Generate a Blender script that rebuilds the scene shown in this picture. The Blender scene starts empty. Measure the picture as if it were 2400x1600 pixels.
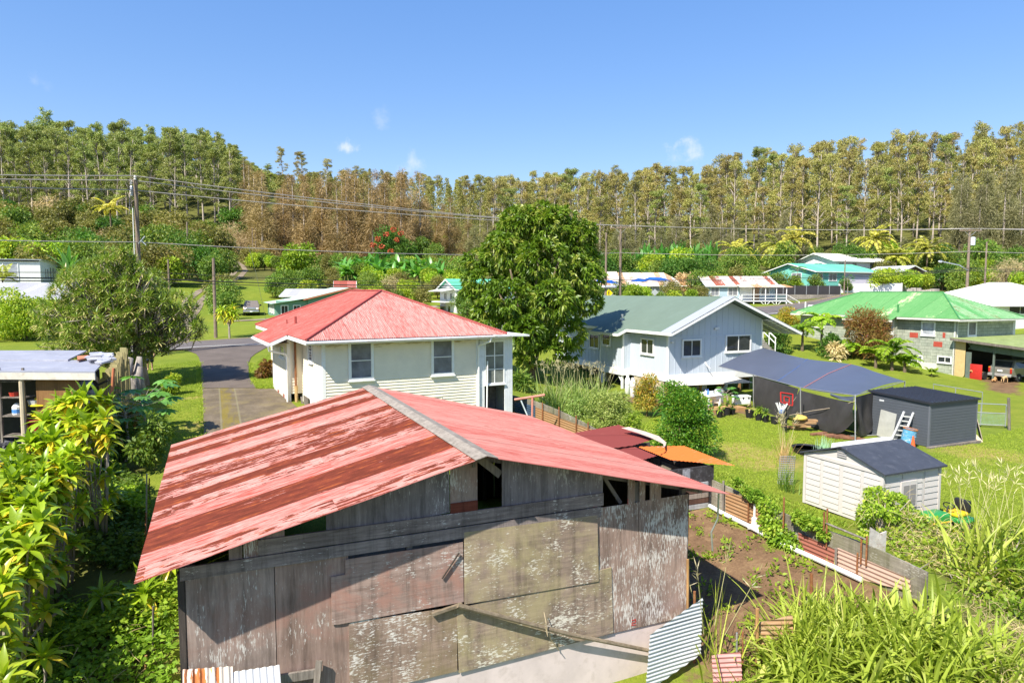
import bpy, bmesh, math, random
import numpy as np
from mathutils import Vector, Matrix
R=math.radians
rng=random.Random(7); nrng=np.random.RandomState(7)
SC=bpy.context.scene; COL=SC.collection
# ------------------------------------------------------------------ survey of the place: camera at (0,0,CZ), points found from the photograph
F=1600.; CZ=7.5; P_=math.atan(117/F); A_=math.atan(700/F)
UX,UY=-math.sin(A_),math.cos(A_); VX,VY=math.cos(A_),math.sin(A_)
def ray(px,py):
    a=(px-1200)/F; b=(800-py)/F
    return (a, math.cos(P_)+b*math.sin(P_), -math.sin(P_)+b*math.cos(P_))
def atz(px,py,z): r=ray(px,py); k=(z-CZ)/r[2]; return Vector((r[0]*k,r[1]*k,z))
def atY(px,py,Y): r=ray(px,py); k=Y/r[1]; return Vector((r[0]*k,Y,CZ+r[2]*k))
def atu(px,py,u): r=ray(px,py); k=u/(r[0]*UX+r[1]*UY); return Vector((r[0]*k,r[1]*k,CZ+r[2]*k))
def Wd(u,v,z=0.): return Vector((u*UX+v*VX,u*UY+v*VY,z))
def uv_of(p): return p[0]*UX+p[1]*UY, p[0]*VX+p[1]*VY
def pixx(x,y): return 1200+F*x/(y*math.cos(P_))
# ------------------------------------------------------------------ terrain
CTL=[]
def cu(u,v,z): w=Wd(u,v); CTL.append((w.x,w.y,z))
def cp(px,py,Y): w=atY(px,py,Y); CTL.append((w.x,w.y,w.z))
def cw(x,y,z): CTL.append((x,y,z))
for a in [(4,-6,-2.0),(4,4,-1.2),(4,14,-.6),(4,24,-.5),(-4,4,-2.2),(-4,18,-1.2),(11,-.6,-.35),(11,4,-.22),(11,8.8,-.12),(11.6,11.3,.3),(15,9.5,.45),(19.4,9,1.1),
          (9,13.3,.85),(11,13.2,.95),(15.5,13.1,1.12),(22,13.4,1.35),(31,13.6,1.55),(19.4,-.6,1.25),(15,-4,.3),(11,-4,-.6),(11,-9,-1.0),(18,-8,.9),(25,-3.5,2.0),(28,0,2.25),(25,4,2.3),
          (28,4,2.5),(40,3,2.75),(40,-4,2.55),(50,0,2.95),(28,11,2.2),(35,12,2.1),(22,5,1.7),(25,-10,2.2),(35,-12,2.4),(10,18,.35),(16,18.5,.3),(15,23,.3),(21,21,.4),(21,30,.35),(21,40,.2),(15,34,.1),(8,30,0),
          (30,22,.6),(38,27,.55),(36,38,.35),(37,50,.3),(37,57,.25),(34,61,.3),(36,72,.3),(26,55,.1),(47,23,1.35),(52,12,2.4),(41,25.3,.5),(45,26,.65),(50,24.6,1.2),(45,32,1.2),(48,45,1.6),(50,60,2.2)]: cu(*a)
for a in [(-22,53,3.3),(-52,32.4,2.9),(8.5,74,4.0),(39,95,4.65),(80,124,6.),(-30,60,3.2),(-10,72,3.9)]: cw(*a)
for a in [(100,795,62),(590,738,90),(590,705,104),(610,668,120),(560,636,142),(420,690,100),(90,672,100),(150,600,150),(330,590,165),(150,505,215),(450,560,190),(150,450,270),
          (750,628,165),(900,655,130),(1000,620,160),(1090,735,88),(720,735,82),(1490,704,115),(1700,714,105),(1890,708,108),(1960,676,125),(2000,664,142),(2210,664,140),(2300,690,112),(2370,700,100),
          (1600,640,150),(1850,628,168),(2200,632,165),(1300,640,160)]: cp(*a)
for a in [(-130,320,62),(-40,330,45),(-90,260,46),(-50,230,33),(30,370,46),(120,340,46),(60,280,33),(110,260,34),(190,280,47),(150,220,28),(0,260,30),(0,210,19),(60,210,20),(-60,300,44),
          (-250,320,66),(300,320,60),(0,500,60),(-250,500,75),(300,500,75),(-150,100,10),(150,80,4),(200,150,16),(-90,30,1),(90,10,-1),(-60,-40,-5),(60,-40,-4),(0,-60,-7),(-200,-50,-8),(200,-50,-8)]: cw(*a)
_c=np.array(CTL); _S=60.
def _phi(d2): return np.where(d2>0,d2*np.log(np.maximum(d2,1e-12)),0.)*.5
_n=len(_c); _xy=_c[:,:2]/_S
_K=_phi(((_xy[:,None]-_xy[None])**2).sum(-1))+np.eye(_n)*2e-4
_Pm=np.c_[np.ones(_n),_xy]
_w=np.linalg.solve(np.block([[_K,_Pm],[_Pm.T,np.zeros((3,3))]]),np.r_[_c[:,2],np.zeros(3)])
def gzs(x,y):
    q=np.stack([np.asarray(x,float),np.asarray(y,float)],-1)/_S; sh=q.shape[:-1]; q=q.reshape(-1,2); out=np.empty(len(q))
    for i in range(0,len(q),4000):
        k=q[i:i+4000]; out[i:i+4000]=_phi(((k[:,None]-_xy[None])**2).sum(-1))@_w[:_n]+_w[_n]+k@_w[_n+1:]
    return out.reshape(sh)
def gz(x,y): return float(gzs(np.array([x]),np.array([y]))[0])
def on_ground(px,py,z0=1.):       # the ground point seen at a place in the photograph
    r=ray(px,py); t0,t1=4.,400.
    ts=np.concatenate([np.arange(4,80,.4),np.arange(80,420,2.)])
    zz=CZ+r[2]*ts-gzs(r[0]*ts,r[1]*ts); k=np.argmax(zz<0) if (zz<0).any() else len(ts)-1
    a,b=ts[max(k-1,0)],ts[k]
    for _ in range(14):
        m=(a+b)/2
        if CZ+r[2]*m<gz(r[0]*m,r[1]*m): b=m
        else: a=m
    return Vector((r[0]*b,r[1]*b,gz(r[0]*b,r[1]*b)))
def G(x,y,dz=0.): return Vector((x,y,gz(x,y)+dz))
# ------------------------------------------------------------------ meshes
class MB:
    def __init__(s): s.v=[];s.f=[];s.m=[];s.uv={};s.starts=[]
    def add(s,vs,fs,mi=0,uvs=None):
        o=len(s.v); s.starts.append((o,len(s.f))); s.v+=[tuple(v) for v in vs]
        for i,f in enumerate(fs):
            if uvs: s.uv[len(s.f)]=uvs[i]
            s.f.append(tuple(o+k for k in f)); s.m.append(mi)
        return s
    def box(s,x0,x1,y0,y1,z0,z1,mi=0):
        return s.add([(x0,y0,z0),(x1,y0,z0),(x1,y1,z0),(x0,y1,z0),(x0,y0,z1),(x1,y0,z1),(x1,y1,z1),(x0,y1,z1)],
                     [(0,3,2,1),(4,5,6,7),(0,1,5,4),(1,2,6,5),(2,3,7,6),(3,0,4,7)],mi)
    def obox(s,M,sx,sy,sz,mi=0):   # box sx*sy*sz centred, placed by a matrix
        vs=[M@Vector((a*sx/2,b*sy/2,c*sz/2)) for c in(-1,1) for a,b in((-1,-1),(1,-1),(1,1),(-1,1))]
        return s.add(vs,[(0,3,2,1),(4,5,6,7),(0,1,5,4),(1,2,6,5),(2,3,7,6),(3,0,4,7)],mi)
    def beam(s,a,b,w,h,mi=0,up=(0,0,1)):
        a=Vector(a);b=Vector(b);d=b-a;L=d.length; d.normalize(); u=Vector(up)
        if abs(d.dot(u))>.98: u=Vector((0,1,0))
        x=d.cross(u).normalized(); z=x.cross(d)
        M=Matrix(((x.x,d.x,z.x,0),(x.y,d.y,z.y,0),(x.z,d.z,z.z,0),(0,0,0,1))); M.translation=(a+b)/2
        return s.obox(M,w,L,h,mi)
    def prism(s,poly,off,mi=0):      # planar polygon (3D) thickened along off
        n=len(poly); p=[Vector(q) for q in poly]; o=Vector(off)
        nn=Vector((0,0,0))
        for i in range(n): nn+=(p[i]-p[0]).cross(p[(i+1)%n]-p[0])
        if nn.dot(o)>0: p=p[::-1]
        vs=p+[q+o for q in p]
        return s.add(vs,[tuple(range(n)),tuple(range(2*n-1,n-1,-1))]+[(i,i+n,(i+1)%n+n,(i+1)%n) for i in range(n)],mi)
    def tube(s,pts,r,n=8,mi=0,cap=True):
        pts=[Vector(p) for p in pts]; rs=r if isinstance(r,(list,tuple)) else [r]*len(pts)
        vs=[];fs=[]; ref=None
        for i,p in enumerate(pts):
            d=(pts[min(i+1,len(pts)-1)]-pts[max(i-1,0)])
            if d.length<1e-9: d=Vector((0,0,1))
            d.normalize()
            if ref is None: ref=Vector((1,0,0)) if abs(d.x)<.9 else Vector((0,1,0))
            x=(ref-d*ref.dot(d)).normalized(); y=d.cross(x); ref=x
            for k in range(n):
                a=2*math.pi*k/n; vs.append(p+(x*math.cos(a)+y*math.sin(a))*rs[i])
        for i in range(len(pts)-1):
            for k in range(n): fs.append((i*n+k,i*n+(k+1)%n,(i+1)*n+(k+1)%n,(i+1)*n+k))
        if cap: fs.append(tuple(range(n-1,-1,-1))); fs.append(tuple(range((len(pts)-1)*n,len(pts)*n)))
        return s.add(vs,fs,mi)
    def lathe(s,prof,c=(0,0,0),n=16,mi=0,axis=None):
        c=Vector(c); vs=[];fs=[]
        M=axis if axis is not None else Matrix.Identity(3)
        for r,z in prof:
            for k in range(n):
                a=2*math.pi*k/n; vs.append(c+M@Vector((r*math.cos(a),r*math.sin(a),z)))
        for i in range(len(prof)-1):
            for k in range(n): fs.append((i*n+k,i*n+(k+1)%n,(i+1)*n+(k+1)%n,(i+1)*n+k))
        return s.add(vs,fs+[tuple(range(n-1,-1,-1)),tuple(range((len(prof)-1)*n,len(prof)*n))],mi)
    def quad(s,a,b,c,d,mi=0,uv=None): return s.add([a,b,c,d],[(0,1,2,3)],mi,[uv] if uv else None)
    def corr(s,poly,along,pitch=.076,amp=.011,per=6,mi=0,thick=0.,wob=0.):
        """convex planar polygon sheeted with corrugated iron; waves repeat along `along`; UV = metres"""
        p=[Vector(q) for q in poly]; a=Vector(along).normalized()
        n=Vector((0,0,0))
        for i in range(len(p)): n+=(p[i]-p[0]).cross(p[(i+1)%len(p)]-p[0])
        n.normalize()
        if n.z<0: n=-n
        a=(a-n*n.dot(a)).normalized()
        t=n.cross(a).normalized(); o=p[0]
        q=[((k-o).dot(a),(k-o).dot(t)) for k in p]
        s0=min(k[0] for k in q); s1=max(k[0] for k in q); N=max(2,int((s1-s0)/pitch*per))
        prev=None
        for i in range(N+1):
            ss=s0+(s1-s0)*min(max(i/N,1e-5),1-1e-5); ts=[]
            for j in range(len(q)):
                (a0,b0),(a1,b1)=q[j],q[(j+1)%len(q)]
                if (a0-ss)*(a1-ss)<=0 and abs(a1-a0)>1e-9: ts.append(b0+(b1-b0)*(ss-a0)/(a1-a0))
            if len(ts)<2: continue
            lo,hi=min(ts),max(ts); dz=amp*math.sin(2*math.pi*ss/pitch)
            cur=[]; 
            K=2 if wob==0 else 7
            for k in range(K):
                tt=lo+(hi-lo)*k/(K-1)
                dd=dz+(wob*math.sin(ss*1.7+tt*.9)*math.sin(tt*1.3+.5+ss*.35) if wob else 0)
                cur.append((o+a*ss+t*tt+n*dd,(ss,tt)))
            if prev:
                for k in range(K-1):
                    s.add([prev[k][0],cur[k][0],cur[k+1][0],prev[k+1][0]],[(0,1,2,3)],mi,[[prev[k][1],cur[k][1],cur[k+1][1],prev[k+1][1]]])
            prev=cur
        return s
    def build(s,name,mat,parent=None,smooth=False,auto=None):
        me=bpy.data.meshes.new(name); me.from_pydata([tuple(v) for v in s.v],[],s.f)
        for m in (mat if isinstance(mat,(list,tuple)) else [mat]): me.materials.append(m)
        if any(s.m): me.polygons.foreach_set('material_index',s.m)
        if s.uv:
            ul=me.uv_layers.new(name='UVMap'); 
            for fi,uvs in s.uv.items():
                for li,u in zip(me.polygons[fi].loop_indices,uvs): ul.data[li].uv=u
        if smooth: me.polygons.foreach_set('use_smooth',[True]*len(me.polygons))
        me.update()
        o=bpy.data.objects.new(name,me); COL.objects.link(o)
        if parent is not None: o.parent=parent
        return o
def _each(s,name,mat,parent=None,smooth=False):
    '''one object for every piece that was added'''
    out=[]; st=s.starts+[(len(s.v),len(s.f))]
    for (v0,f0),(v1,f1) in zip(st[:-1],st[1:]):
        t=MB(); t.v=s.v[v0:v1]; t.f=[tuple(k-v0 for k in f) for f in s.f[f0:f1]]; t.m=s.m[f0:f1]; t.uv={k-f0:u for k,u in s.uv.items() if f0<=k<f1}
        out.append(t.build(name,mat,parent,smooth))
    return out
MB.each=_each
def npmesh(name,verts,faces,mat,parent=None,attr=None,smooth=False):
    """fast mesh from arrays; faces (n,3) or (n,4); attr: per-face float 'tint'"""
    me=bpy.data.meshes.new(name); verts=np.asarray(verts,np.float32); faces=np.asarray(faces,np.int32); n,k=faces.shape
    me.vertices.add(len(verts)); me.vertices.foreach_set('co',verts.ravel())
    me.loops.add(n*k); me.loops.foreach_set('vertex_index',faces.ravel())
    me.polygons.add(n); me.polygons.foreach_set('loop_start',np.arange(0,n*k,k,dtype=np.int32))
    if attr is not None:
        at=me.attributes.new('tint','FLOAT','FACE'); at.data.foreach_set('value',np.asarray(attr,np.float32))
    for m in (mat if isinstance(mat,(list,tuple)) else [mat]): me.materials.append(m)
    if smooth: me.polygons.foreach_set('use_smooth',np.ones(n,bool))
    me.update(calc_edges=True); me.validate()
    o=bpy.data.objects.new(name,me); COL.objects.link(o)
    if parent is not None: o.parent=parent
    return o
def tag(o,label=None,cat=None,group=None,kind=None):
    if label:o['label']=label
    if cat:o['category']=cat
    if group:o['group']=group
    if kind:o['kind']=kind
    return o
def thing(name,label,cat,loc=(0,0,0),rz=0.,group=None):
    o=bpy.data.objects.new(name,None); COL.objects.link(o); o.empty_display_size=.2
    o.location=loc; o.rotation_euler=(0,0,rz); return tag(o,label,cat,group)
def dup(o,loc=None,rz=None,scale=None,label=None,parent=None):
    c=o.copy(); COL.objects.link(c)
    if parent is not None: c.parent=parent
    for ch in list(o.children): dup(ch,parent=c)
    if loc is not None:c.location=loc
    if rz is not None:c.rotation_euler=(0,0,rz)
    if scale is not None:c.scale=scale if isinstance(scale,(tuple,list)) else (scale,)*3
    if label:c['label']=label
    return c
# ------------------------------------------------------------------ materials
class N:
    def __init__(s,name):
        s.mat=bpy.data.materials.new(name); s.mat.use_nodes=True; s.t=s.mat.node_tree; s.b=s.t.nodes['Principled BSDF']; s.out=s.t.nodes['Material Output']
    def n(s,typ,**kw):
        x=s.t.nodes.new(typ)
        for k,v in kw.items():
            if k in x.inputs.keys() if isinstance(k,str) else False: pass
            setattr(x,k,v)
        return x
    def l(s,a,b): s.t.links.new(a,b)
    def co(s,kind='Object',scale=(1,1,1),rot=(0,0,0)):
        if kind=='UV': c=s.n('ShaderNodeUVMap').outputs[0]
        else: c=s.n('ShaderNodeTexCoord').outputs[kind]
        m=s.n('ShaderNodeMapping'); m.inputs['Scale'].default_value=scale; m.inputs['Rotation'].default_value=rot; s.l(c,m.inputs[0]); return m.outputs[0]
    def noise(s,vec,scale=1.,detail=4.,rough=.6,dist=0.):
        x=s.n('ShaderNodeTexNoise'); x.inputs['Scale'].default_value=scale; x.inputs['Detail'].default_value=detail; x.inputs['Roughness'].default_value=rough; x.inputs['Distortion'].default_value=dist
        if vec is not None: s.l(vec,x.inputs['Vector'])
        return x.outputs[0]
    def ramp(s,fac,stops,interp='LINEAR'):
        x=s.n('ShaderNodeValToRGB'); cr=x.color_ramp; cr.interpolation=interp
        while len(cr.elements)<len(stops): cr.elements.new(.5)
        for e,(p,c) in zip(cr.elements,stops): e.position=p; e.color=(c,c,c,1) if not isinstance(c,(tuple,list)) else (*c[:3],1)
        s.l(fac,x.inputs[0]); return x.outputs[0]
    def mix(s,fac,a,b,mode='MIX'):
        x=s.n('ShaderNodeMix',data_type='RGBA',blend_type=mode)
        for sock,val in ((x.inputs[0],fac),(x.inputs[6],a),(x.inputs[7],b)):
            if hasattr(val,'is_linked') or hasattr(val,'links'): s.l(val,sock)
            elif isinstance(val,(tuple,list)): sock.default_value=(*val[:3],1)
            else: sock.default_value=val
        return x.outputs[2]
    def math(s,op,a,b=None,c=None):
        x=s.n('ShaderNodeMath',operation=op)
        for i,v in enumerate((a,b,c)):
            if v is None: continue
            if hasattr(v,'links'): s.l(v,x.inputs[i])
            else: x.inputs[i].default_value=v
        return x.outputs[0]
    def sep(s,vec): x=s.n('ShaderNodeSeparateXYZ'); s.l(vec,x.inputs[0]); return x.outputs
    def white(s,val):
        x=s.n('ShaderNodeTexWhiteNoise',noise_dimensions='1D'); s.l(val,x.inputs['W']); return x.outputs[0]
    def bump(s,h,strength=.3,dist=.02):
        x=s.n('ShaderNodeBump'); x.inputs['Strength'].default_value=strength; x.inputs['Distance'].default_value=dist; s.l(h,x.inputs['Height']); s.l(x.outputs[0],s.b.inputs['Normal'])
    def color(s,c):
        if hasattr(c,'links'): s.l(c,s.b.inputs['Base Color'])
        else: s.b.inputs['Base Color'].default_value=(*c[:3],1)
    def set(s,rough=.7,metal=0.,spec=.3):
        s.b.inputs['Roughness'].default_value=rough; s.b.inputs['Metallic'].default_value=metal; s.b.inputs['Specular IOR Level'].default_value=spec; return s.mat
_mc={}
def plain(name,c,rough=.6,metal=0.,var=.25,scale=3.,spec=.35,dirt=None):
    """a colour with cloudy wear"""
    if name in _mc: return _mc[name]
    m=N(name); v=m.co()
    f=m.noise(v,scale,6,.65); k=m.ramp(f,[(.25,1-var),(.75,1+var*.4)])
    col=m.mix(1.,c,k,'MULTIPLY')
    if dirt:
        g=m.ramp(m.noise(v,scale*2.3,8,.7,.4),[(.52,0.),(.72,1.)]); col=m.mix(m.math('MULTIPLY',g,dirt[1]),col,dirt[0])
    m.color(col); _mc[name]=m.set(rough,metal,spec); return _mc[name]
def wood(name,c1,c2,flake=None,axis='Z',scale=1.,amt=.5,moss=None,patch=None):
    """weathered wood: grain along axis, optional flaking paint, moss and coloured patches"""
    if name in _mc: return _mc[name]
    m=N(name); st={'Z':(9,9,.7),'X':(.7,9,9),'Y':(9,.7,9)}[axis]
    v=m.co(scale=tuple(k*scale for k in st)); v0=m.co()
    g=m.noise(v,2.2,8,.72); col=m.ramp(g,[(.3,c1),(.7,c2)])
    big=m.noise(v0,.9,5,.6); col=m.mix(1.,col,m.ramp(big,[(.3,.6),(.7,1.15)]),'MULTIPLY')
    run=m.noise(m.co(scale=(6,6,.45)),1.,7,.75); col=m.mix(1.,col,m.ramp(run,[(.36,.62),(.5,.96),(.7,1.08)]),'MULTIPLY')
    if patch:
        k=m.ramp(m.noise(v0,1.1,6,.68,.5),[(.5,0.),(.62,1.)]); col=m.mix(m.math('MULTIPLY',k,patch[1]),col,patch[0])
    if moss:
        k=m.ramp(m.noise(v0,.8,7,.7,.3),[(.44,0.),(.6,1.)]); col=m.mix(m.math('MULTIPLY',k,moss[1]),col,moss[0])
    if flake:
        fs={'Z':(46,46,7.5),'X':(11.,40,34),'Y':(34,6.5,34)}[axis]
        k=m.noise(m.co(scale=fs),1.,5,.7); big2=m.noise(v0,1.3,4,.6)
        t=m.math('ADD',k,m.math('MULTIPLY',m.math('SUBTRACT',big2,.5),.75))
        col=m.mix(m.ramp(t,[(.585-amt*.08,0.),(.65-amt*.08,.9)]),col,flake)
    m.color(col); m.bump(g,.35,.01); _mc[name]=m.set(.85,0,.2); return _mc[name]
def iron(name,base,faded,rust,rusty=.3,sheet=.62,kind='UV',fade=.5,pan=.22,whole=0.):
    """painted corrugated iron: every sheet wears differently, streaks run down the slope"""
    if name in _mc: return _mc[name]
    m=N(name); v=m.co(kind); x=m.sep(v)
    q_=m.math('DIVIDE',x[0],sheet); sid0=m.math('FLOOR',q_); ys_=m.math('ADD',x[1],m.math('MULTIPLY',m.white(m.math('ADD',sid0,5.1)),.5)); row=m.math('FLOOR',m.math('DIVIDE',ys_,2.75))
    sid=m.math('ADD',sid0,m.math('MULTIPLY',row,17.)); r1=m.math('ADD',m.math('MULTIPLY',m.white(sid0),.9),m.math('MULTIPLY',m.white(sid),.1)); r2=m.white(m.math('ADD',sid,37.3))
    def shift(sc):
        cx=m.n('ShaderNodeCombineXYZ'); m.l(m.math('MULTIPLY',x[0],sc[0]),cx.inputs[0]); m.l(m.math('ADD',m.math('MULTIPLY',x[1],sc[1]),m.math('MULTIPLY',r2,40.)),cx.inputs[1]); return cx.outputs[0]
    st=m.noise(shift((15,1.5)),1.,8,.72); fine=m.noise(shift((52,2.2)),1.,4,.7); bl=m.noise(shift((1.6,.7)),1.,6,.65)
    fr_=m.math('FRACT',q_); seam=m.math('LESS_THAN',fr_,.028)
    f=m.math('ADD',m.math('MULTIPLY',st,.55),m.math('MULTIPLY',fine,.45))
    f=m.math('ADD',f,m.math('MULTIPLY',m.math('SUBTRACT',r1,.5),pan))
    col=m.mix(m.ramp(f,[(.62-fade*.3,0.),(.72-fade*.15,1.)]),base,faded)
    t=m.math('ADD',m.math('ADD',m.math('MULTIPLY',st,.66),m.math('MULTIPLY',bl,.34)),m.math('MULTIPLY',m.math('SUBTRACT',r1,.62),.62 if whole==0 else whole))
    rr=m.noise(m.co(kind,(3,.5,1)),3.,6,.7); rc=m.ramp(rr,[(.42,rust),(.55,tuple(min(1,k*1.6) for k in rust)),(.68,(min(1,rust[0]*3.2),rust[1]*4.2,rust[2]*2.2))])
    col=m.mix(m.ramp(t,[(.60-rusty*.25,0.),(.635-rusty*.25,1.)]),col,rc)
    col=m.mix(m.math('MULTIPLY',seam,.55),col,tuple(k*.35 for k in base))
    m.color(col); m.bump(fine,.12,.005); _mc[name]=m.set(.78,0.,.18); return _mc[name]
def glass(name,c=(.03,.035,.04),spec=.7,rough=.06):
    if name in _mc: return _mc[name]
    m=N(name); v=m.co(); m.color(m.mix(1.,c,m.ramp(m.noise(v,1.4,4),[(.3,.6),(.7,1.5)]),'MULTIPLY')); _mc[name]=m.set(rough,0.,spec); return _mc[name]
def leafmat(name,c1,c2,c3=None,trans=.35,rough=.5,spec=.3,hue=.012,mul=(.6,1.35),gain=1.75):
    c1,c2=[tuple(k*gain for k in c) for c in (c1,c2)]; c3=c3 and tuple(min(.75,k*(1+(gain-1)*.5)) for k in c3)
    """foliage: every leaf face carries a random 'tint', objects differ a little too"""
    m=N(name); at=m.n('ShaderNodeAttribute',attribute_name='tint'); 
    st=[(0.,c1),(.6,c2)]+([(.97,c3)] if c3 else [(1.,c2)])
    col=m.ramp(at.outputs['Fac'],st)
    oi=m.n('ShaderNodeObjectInfo'); col=m.mix(1.,col,m.ramp(oi.outputs['Random'],[(0.,mul[0]+.2),(1.,mul[1]-.15)]),'MULTIPLY')
    hs=m.n('ShaderNodeHueSaturation'); m.l(col,hs.inputs['Color']); m.l(m.math('ADD',m.math('MULTIPLY',m.white(m.math('MULTIPLY',oi.outputs['Random'],91.)),hue*2),.5-hue),hs.inputs['Hue']); col=hs.outputs[0]
    m.color(col); m.set(rough,0,spec)
    tr=m.n('ShaderNodeBsdfTranslucent'); m.l(m.mix(1.,col,(1.25,1.3,.55),'MULTIPLY'),tr.inputs[0])
    mx=m.n('ShaderNodeMixShader'); mx.inputs[0].default_value=trans; m.l(m.b.outputs[0],mx.inputs[1]); m.l(tr.outputs[0],mx.inputs[2]); m.l(mx.outputs[0],m.out.inputs[0])
    _mc[name]=m.mat; return m.mat
# ------------------------------------------------------------------ camera, sun, sky
cam=bpy.data.cameras.new('camera'); cam.sensor_width=36; cam.lens=24; cam.clip_end=4000; cam.clip_start=.1
co=bpy.data.objects.new('camera',cam); COL.objects.link(co); co.location=(0,0,CZ); co.rotation_euler=(math.pi/2-P_,0,0); SC.camera=co
SUN=Vector((.72,1.02,-1.45)).normalized()     # the way the light travels
sl=bpy.data.lights.new('sun','SUN'); sl.energy=5.; sl.angle=R(.5); sl.color=(1,.94,.82)
so=bpy.data.objects.new('sun',sl); COL.objects.link(so); so.rotation_euler=SUN.to_track_quat('-Z','Y').to_euler(); so.location=(-30,-30,60)
wd=bpy.data.worlds.new('World'); SC.world=wd; wd.use_nodes=True; wt=wd.node_tree; bg=wt.nodes['Background']
sky=wt.nodes.new('ShaderNodeTexSky'); sky.sky_type='NISHITA'; sky.sun_disc=False; sky.sun_elevation=math.asin(-SUN.z)
sky.sun_rotation=math.atan2(-SUN.x,-SUN.y); sky.air_density=1.0; sky.dust_density=.25; sky.ozone_density=2.0; sky.altitude=200
gm=wt.nodes.new('ShaderNodeGamma'); gm.inputs[1].default_value=.5; wt.links.new(sky.outputs[0],gm.inputs[0])
hs_=wt.nodes.new('ShaderNodeHueSaturation'); hs_.inputs['Saturation'].default_value=1.9; hs_.inputs['Hue'].default_value=.517; hs_.inputs['Value'].default_value=1.78; wt.links.new(gm.outputs[0],hs_.inputs['Color'])
# a few small fair-weather clouds low over the woods, by direction in the sky
tcg=wt.nodes.new('ShaderNodeTexCoord'); cn_=wt.nodes.new('ShaderNodeTexNoise'); cn_.inputs['Scale'].default_value=26.; cn_.inputs['Detail'].default_value=8.; cn_.inputs['Roughness'].default_value=.62; wt.links.new(tcg.outputs['Generated'],cn_.inputs['Vector'])
skyc=hs_.outputs[0]
def wmath(op,a,b):
    x=wt.nodes.new('ShaderNodeMath'); x.operation=op
    for i,v in enumerate((a,b)):
        if hasattr(v,'links'): wt.links.new(v,x.inputs[i])
        else: x.inputs[i].default_value=v
    return x.outputs[0]
for cpx,cpy,cr,cs in ((826,352,.018,.6),(812,342,.012,.45),(962,378,.018,.4),(1615,358,.022,.55),(1590,374,.022,.4),(885,280,.016,.2),(80,190,.018,.2)):
    dv=Vector(ray(cpx,cpy)).normalized(); sb=wt.nodes.new('ShaderNodeVectorMath'); sb.operation='DISTANCE'; sb.inputs[1].default_value=dv; wt.links.new(tcg.outputs['Generated'],sb.inputs[0])
    f_=wmath('SUBTRACT',1.,wmath('DIVIDE',sb.outputs['Value'],cr)); f_=wmath('ADD',f_,wmath('MULTIPLY',wmath('SUBTRACT',cn_.outputs[0],.5),5.))
    mr=wt.nodes.new('ShaderNodeMapRange'); mr.inputs[1].default_value=.1; mr.inputs[2].default_value=1.6; mr.inputs[3].default_value=0.; mr.inputs[4].default_value=cs; mr.interpolation_type='SMOOTHSTEP'; wt.links.new(f_,mr.inputs[0])
    mx_=wt.nodes.new('ShaderNodeMix'); mx_.data_type='RGBA'; wt.links.new(mr.outputs[0],mx_.inputs[0]); wt.links.new(skyc,mx_.inputs[6]); mx_.inputs[7].default_value=(4.1,4.2,4.35,1); skyc=mx_.outputs[2]
wt.links.new(skyc,bg.inputs[0]); bg.inputs[1].default_value=.135
SC.view_settings.view_transform='Standard'; SC.view_settings.look='None'; SC.view_settings.exposure=.92; SC.view_settings.gamma=1
SC.cycles.max_bounces=6; SC.cycles.transparent_max_bounces=8; SC.cycles.use_denoising=True
try: SC.cycles.sample_clamp_indirect=6.
except Exception: pass
# ================================================================== ground, roads
def smooth(x,a,b): t=np.clip((x-a)/(b-a),0,1); return t*t*(3-2*t)
def seg_dist(x,y,pts):
    d=np.full(x.shape,1e9)
    for (ax,ay),(bx,by) in zip(pts[:-1],pts[1:]):
        L2=(bx-ax)**2+(by-ay)**2; t=np.clip(((x-ax)*(bx-ax)+(y-ay)*(by-ay))/L2,0,1); d=np.minimum(d,np.hypot(x-ax-t*(bx-ax),y-ay-t*(by-ay)))
    return d
def inpoly(x,y,poly):
    r=np.zeros(x.shape,bool); n=len(poly)
    for i in range(n):
        (x0,y0),(x1,y1)=poly[i],poly[(i+1)%n]
        r^=((y0>y)!=(y1>y))&(x<(x1-x0)*(y-y0)/((y1-y0) if y1!=y0 else 1e-9)+x0)
    return r
def polymask(x,y,poly,soft):
    d=seg_dist(x,y,list(poly)+[poly[0]]); return np.where(inpoly(x,y,poly),np.clip(.5+d/soft/2,0,1),np.clip(.5-d/soft/2,0,1))
def uvp(*pts): return [tuple(Wd(u,v)[:2]) for u,v in pts]
_an=np.concatenate([np.arange(-64,64.01,.42),np.arange(70,296.1,6.)]); _rr=[1.2]
while _rr[-1]<2600: _rr.append(_rr[-1]*1.026+.02)
_rr=np.array(_rr); _A,_Rr=np.meshgrid(np.radians(_an),_rr)
_x=_Rr*np.sin(_A); _y=_Rr*np.cos(_A); _z=gzs(np.clip(_x,-320,320),np.clip(_y,-120,520))
_z=np.where(_Rr>420,_z*(1-smooth(_Rr,420,1100))+10*smooth(_Rr,420,1100),_z)
nr,na=_x.shape; idx=np.arange(nr*na).reshape(nr,na)
_f=np.stack([idx[:-1,:-1],idx[:-1,1:],idx[1:,1:],idx[1:,:-1]],-1).reshape(-1,4)
_wrap=np.stack([idx[:-1,-1],idx[:-1,0],idx[1:,0],idx[1:,-1]],-1).reshape(-1,4)
_x1,_y1=_x.ravel(),_y.ravel()
dirt=polymask(_x1,_y1,uvp((10.2,8.6),(19,8.6),(19,13.2),(10.5,13.3),(6,14),(5,9)),1.2)
dirt=np.maximum(dirt,polymask(_x1,_y1,uvp((19.5,-3.6),(20,-1.2),(14,-1),(13,-3)),1.))
dirt=np.maximum(dirt,.75*polymask(_x1,_y1,[tuple(on_ground(*p)[:2]) for p in ((2290,884),(2400,886),(2400,930),(2310,915))],1.))
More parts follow.
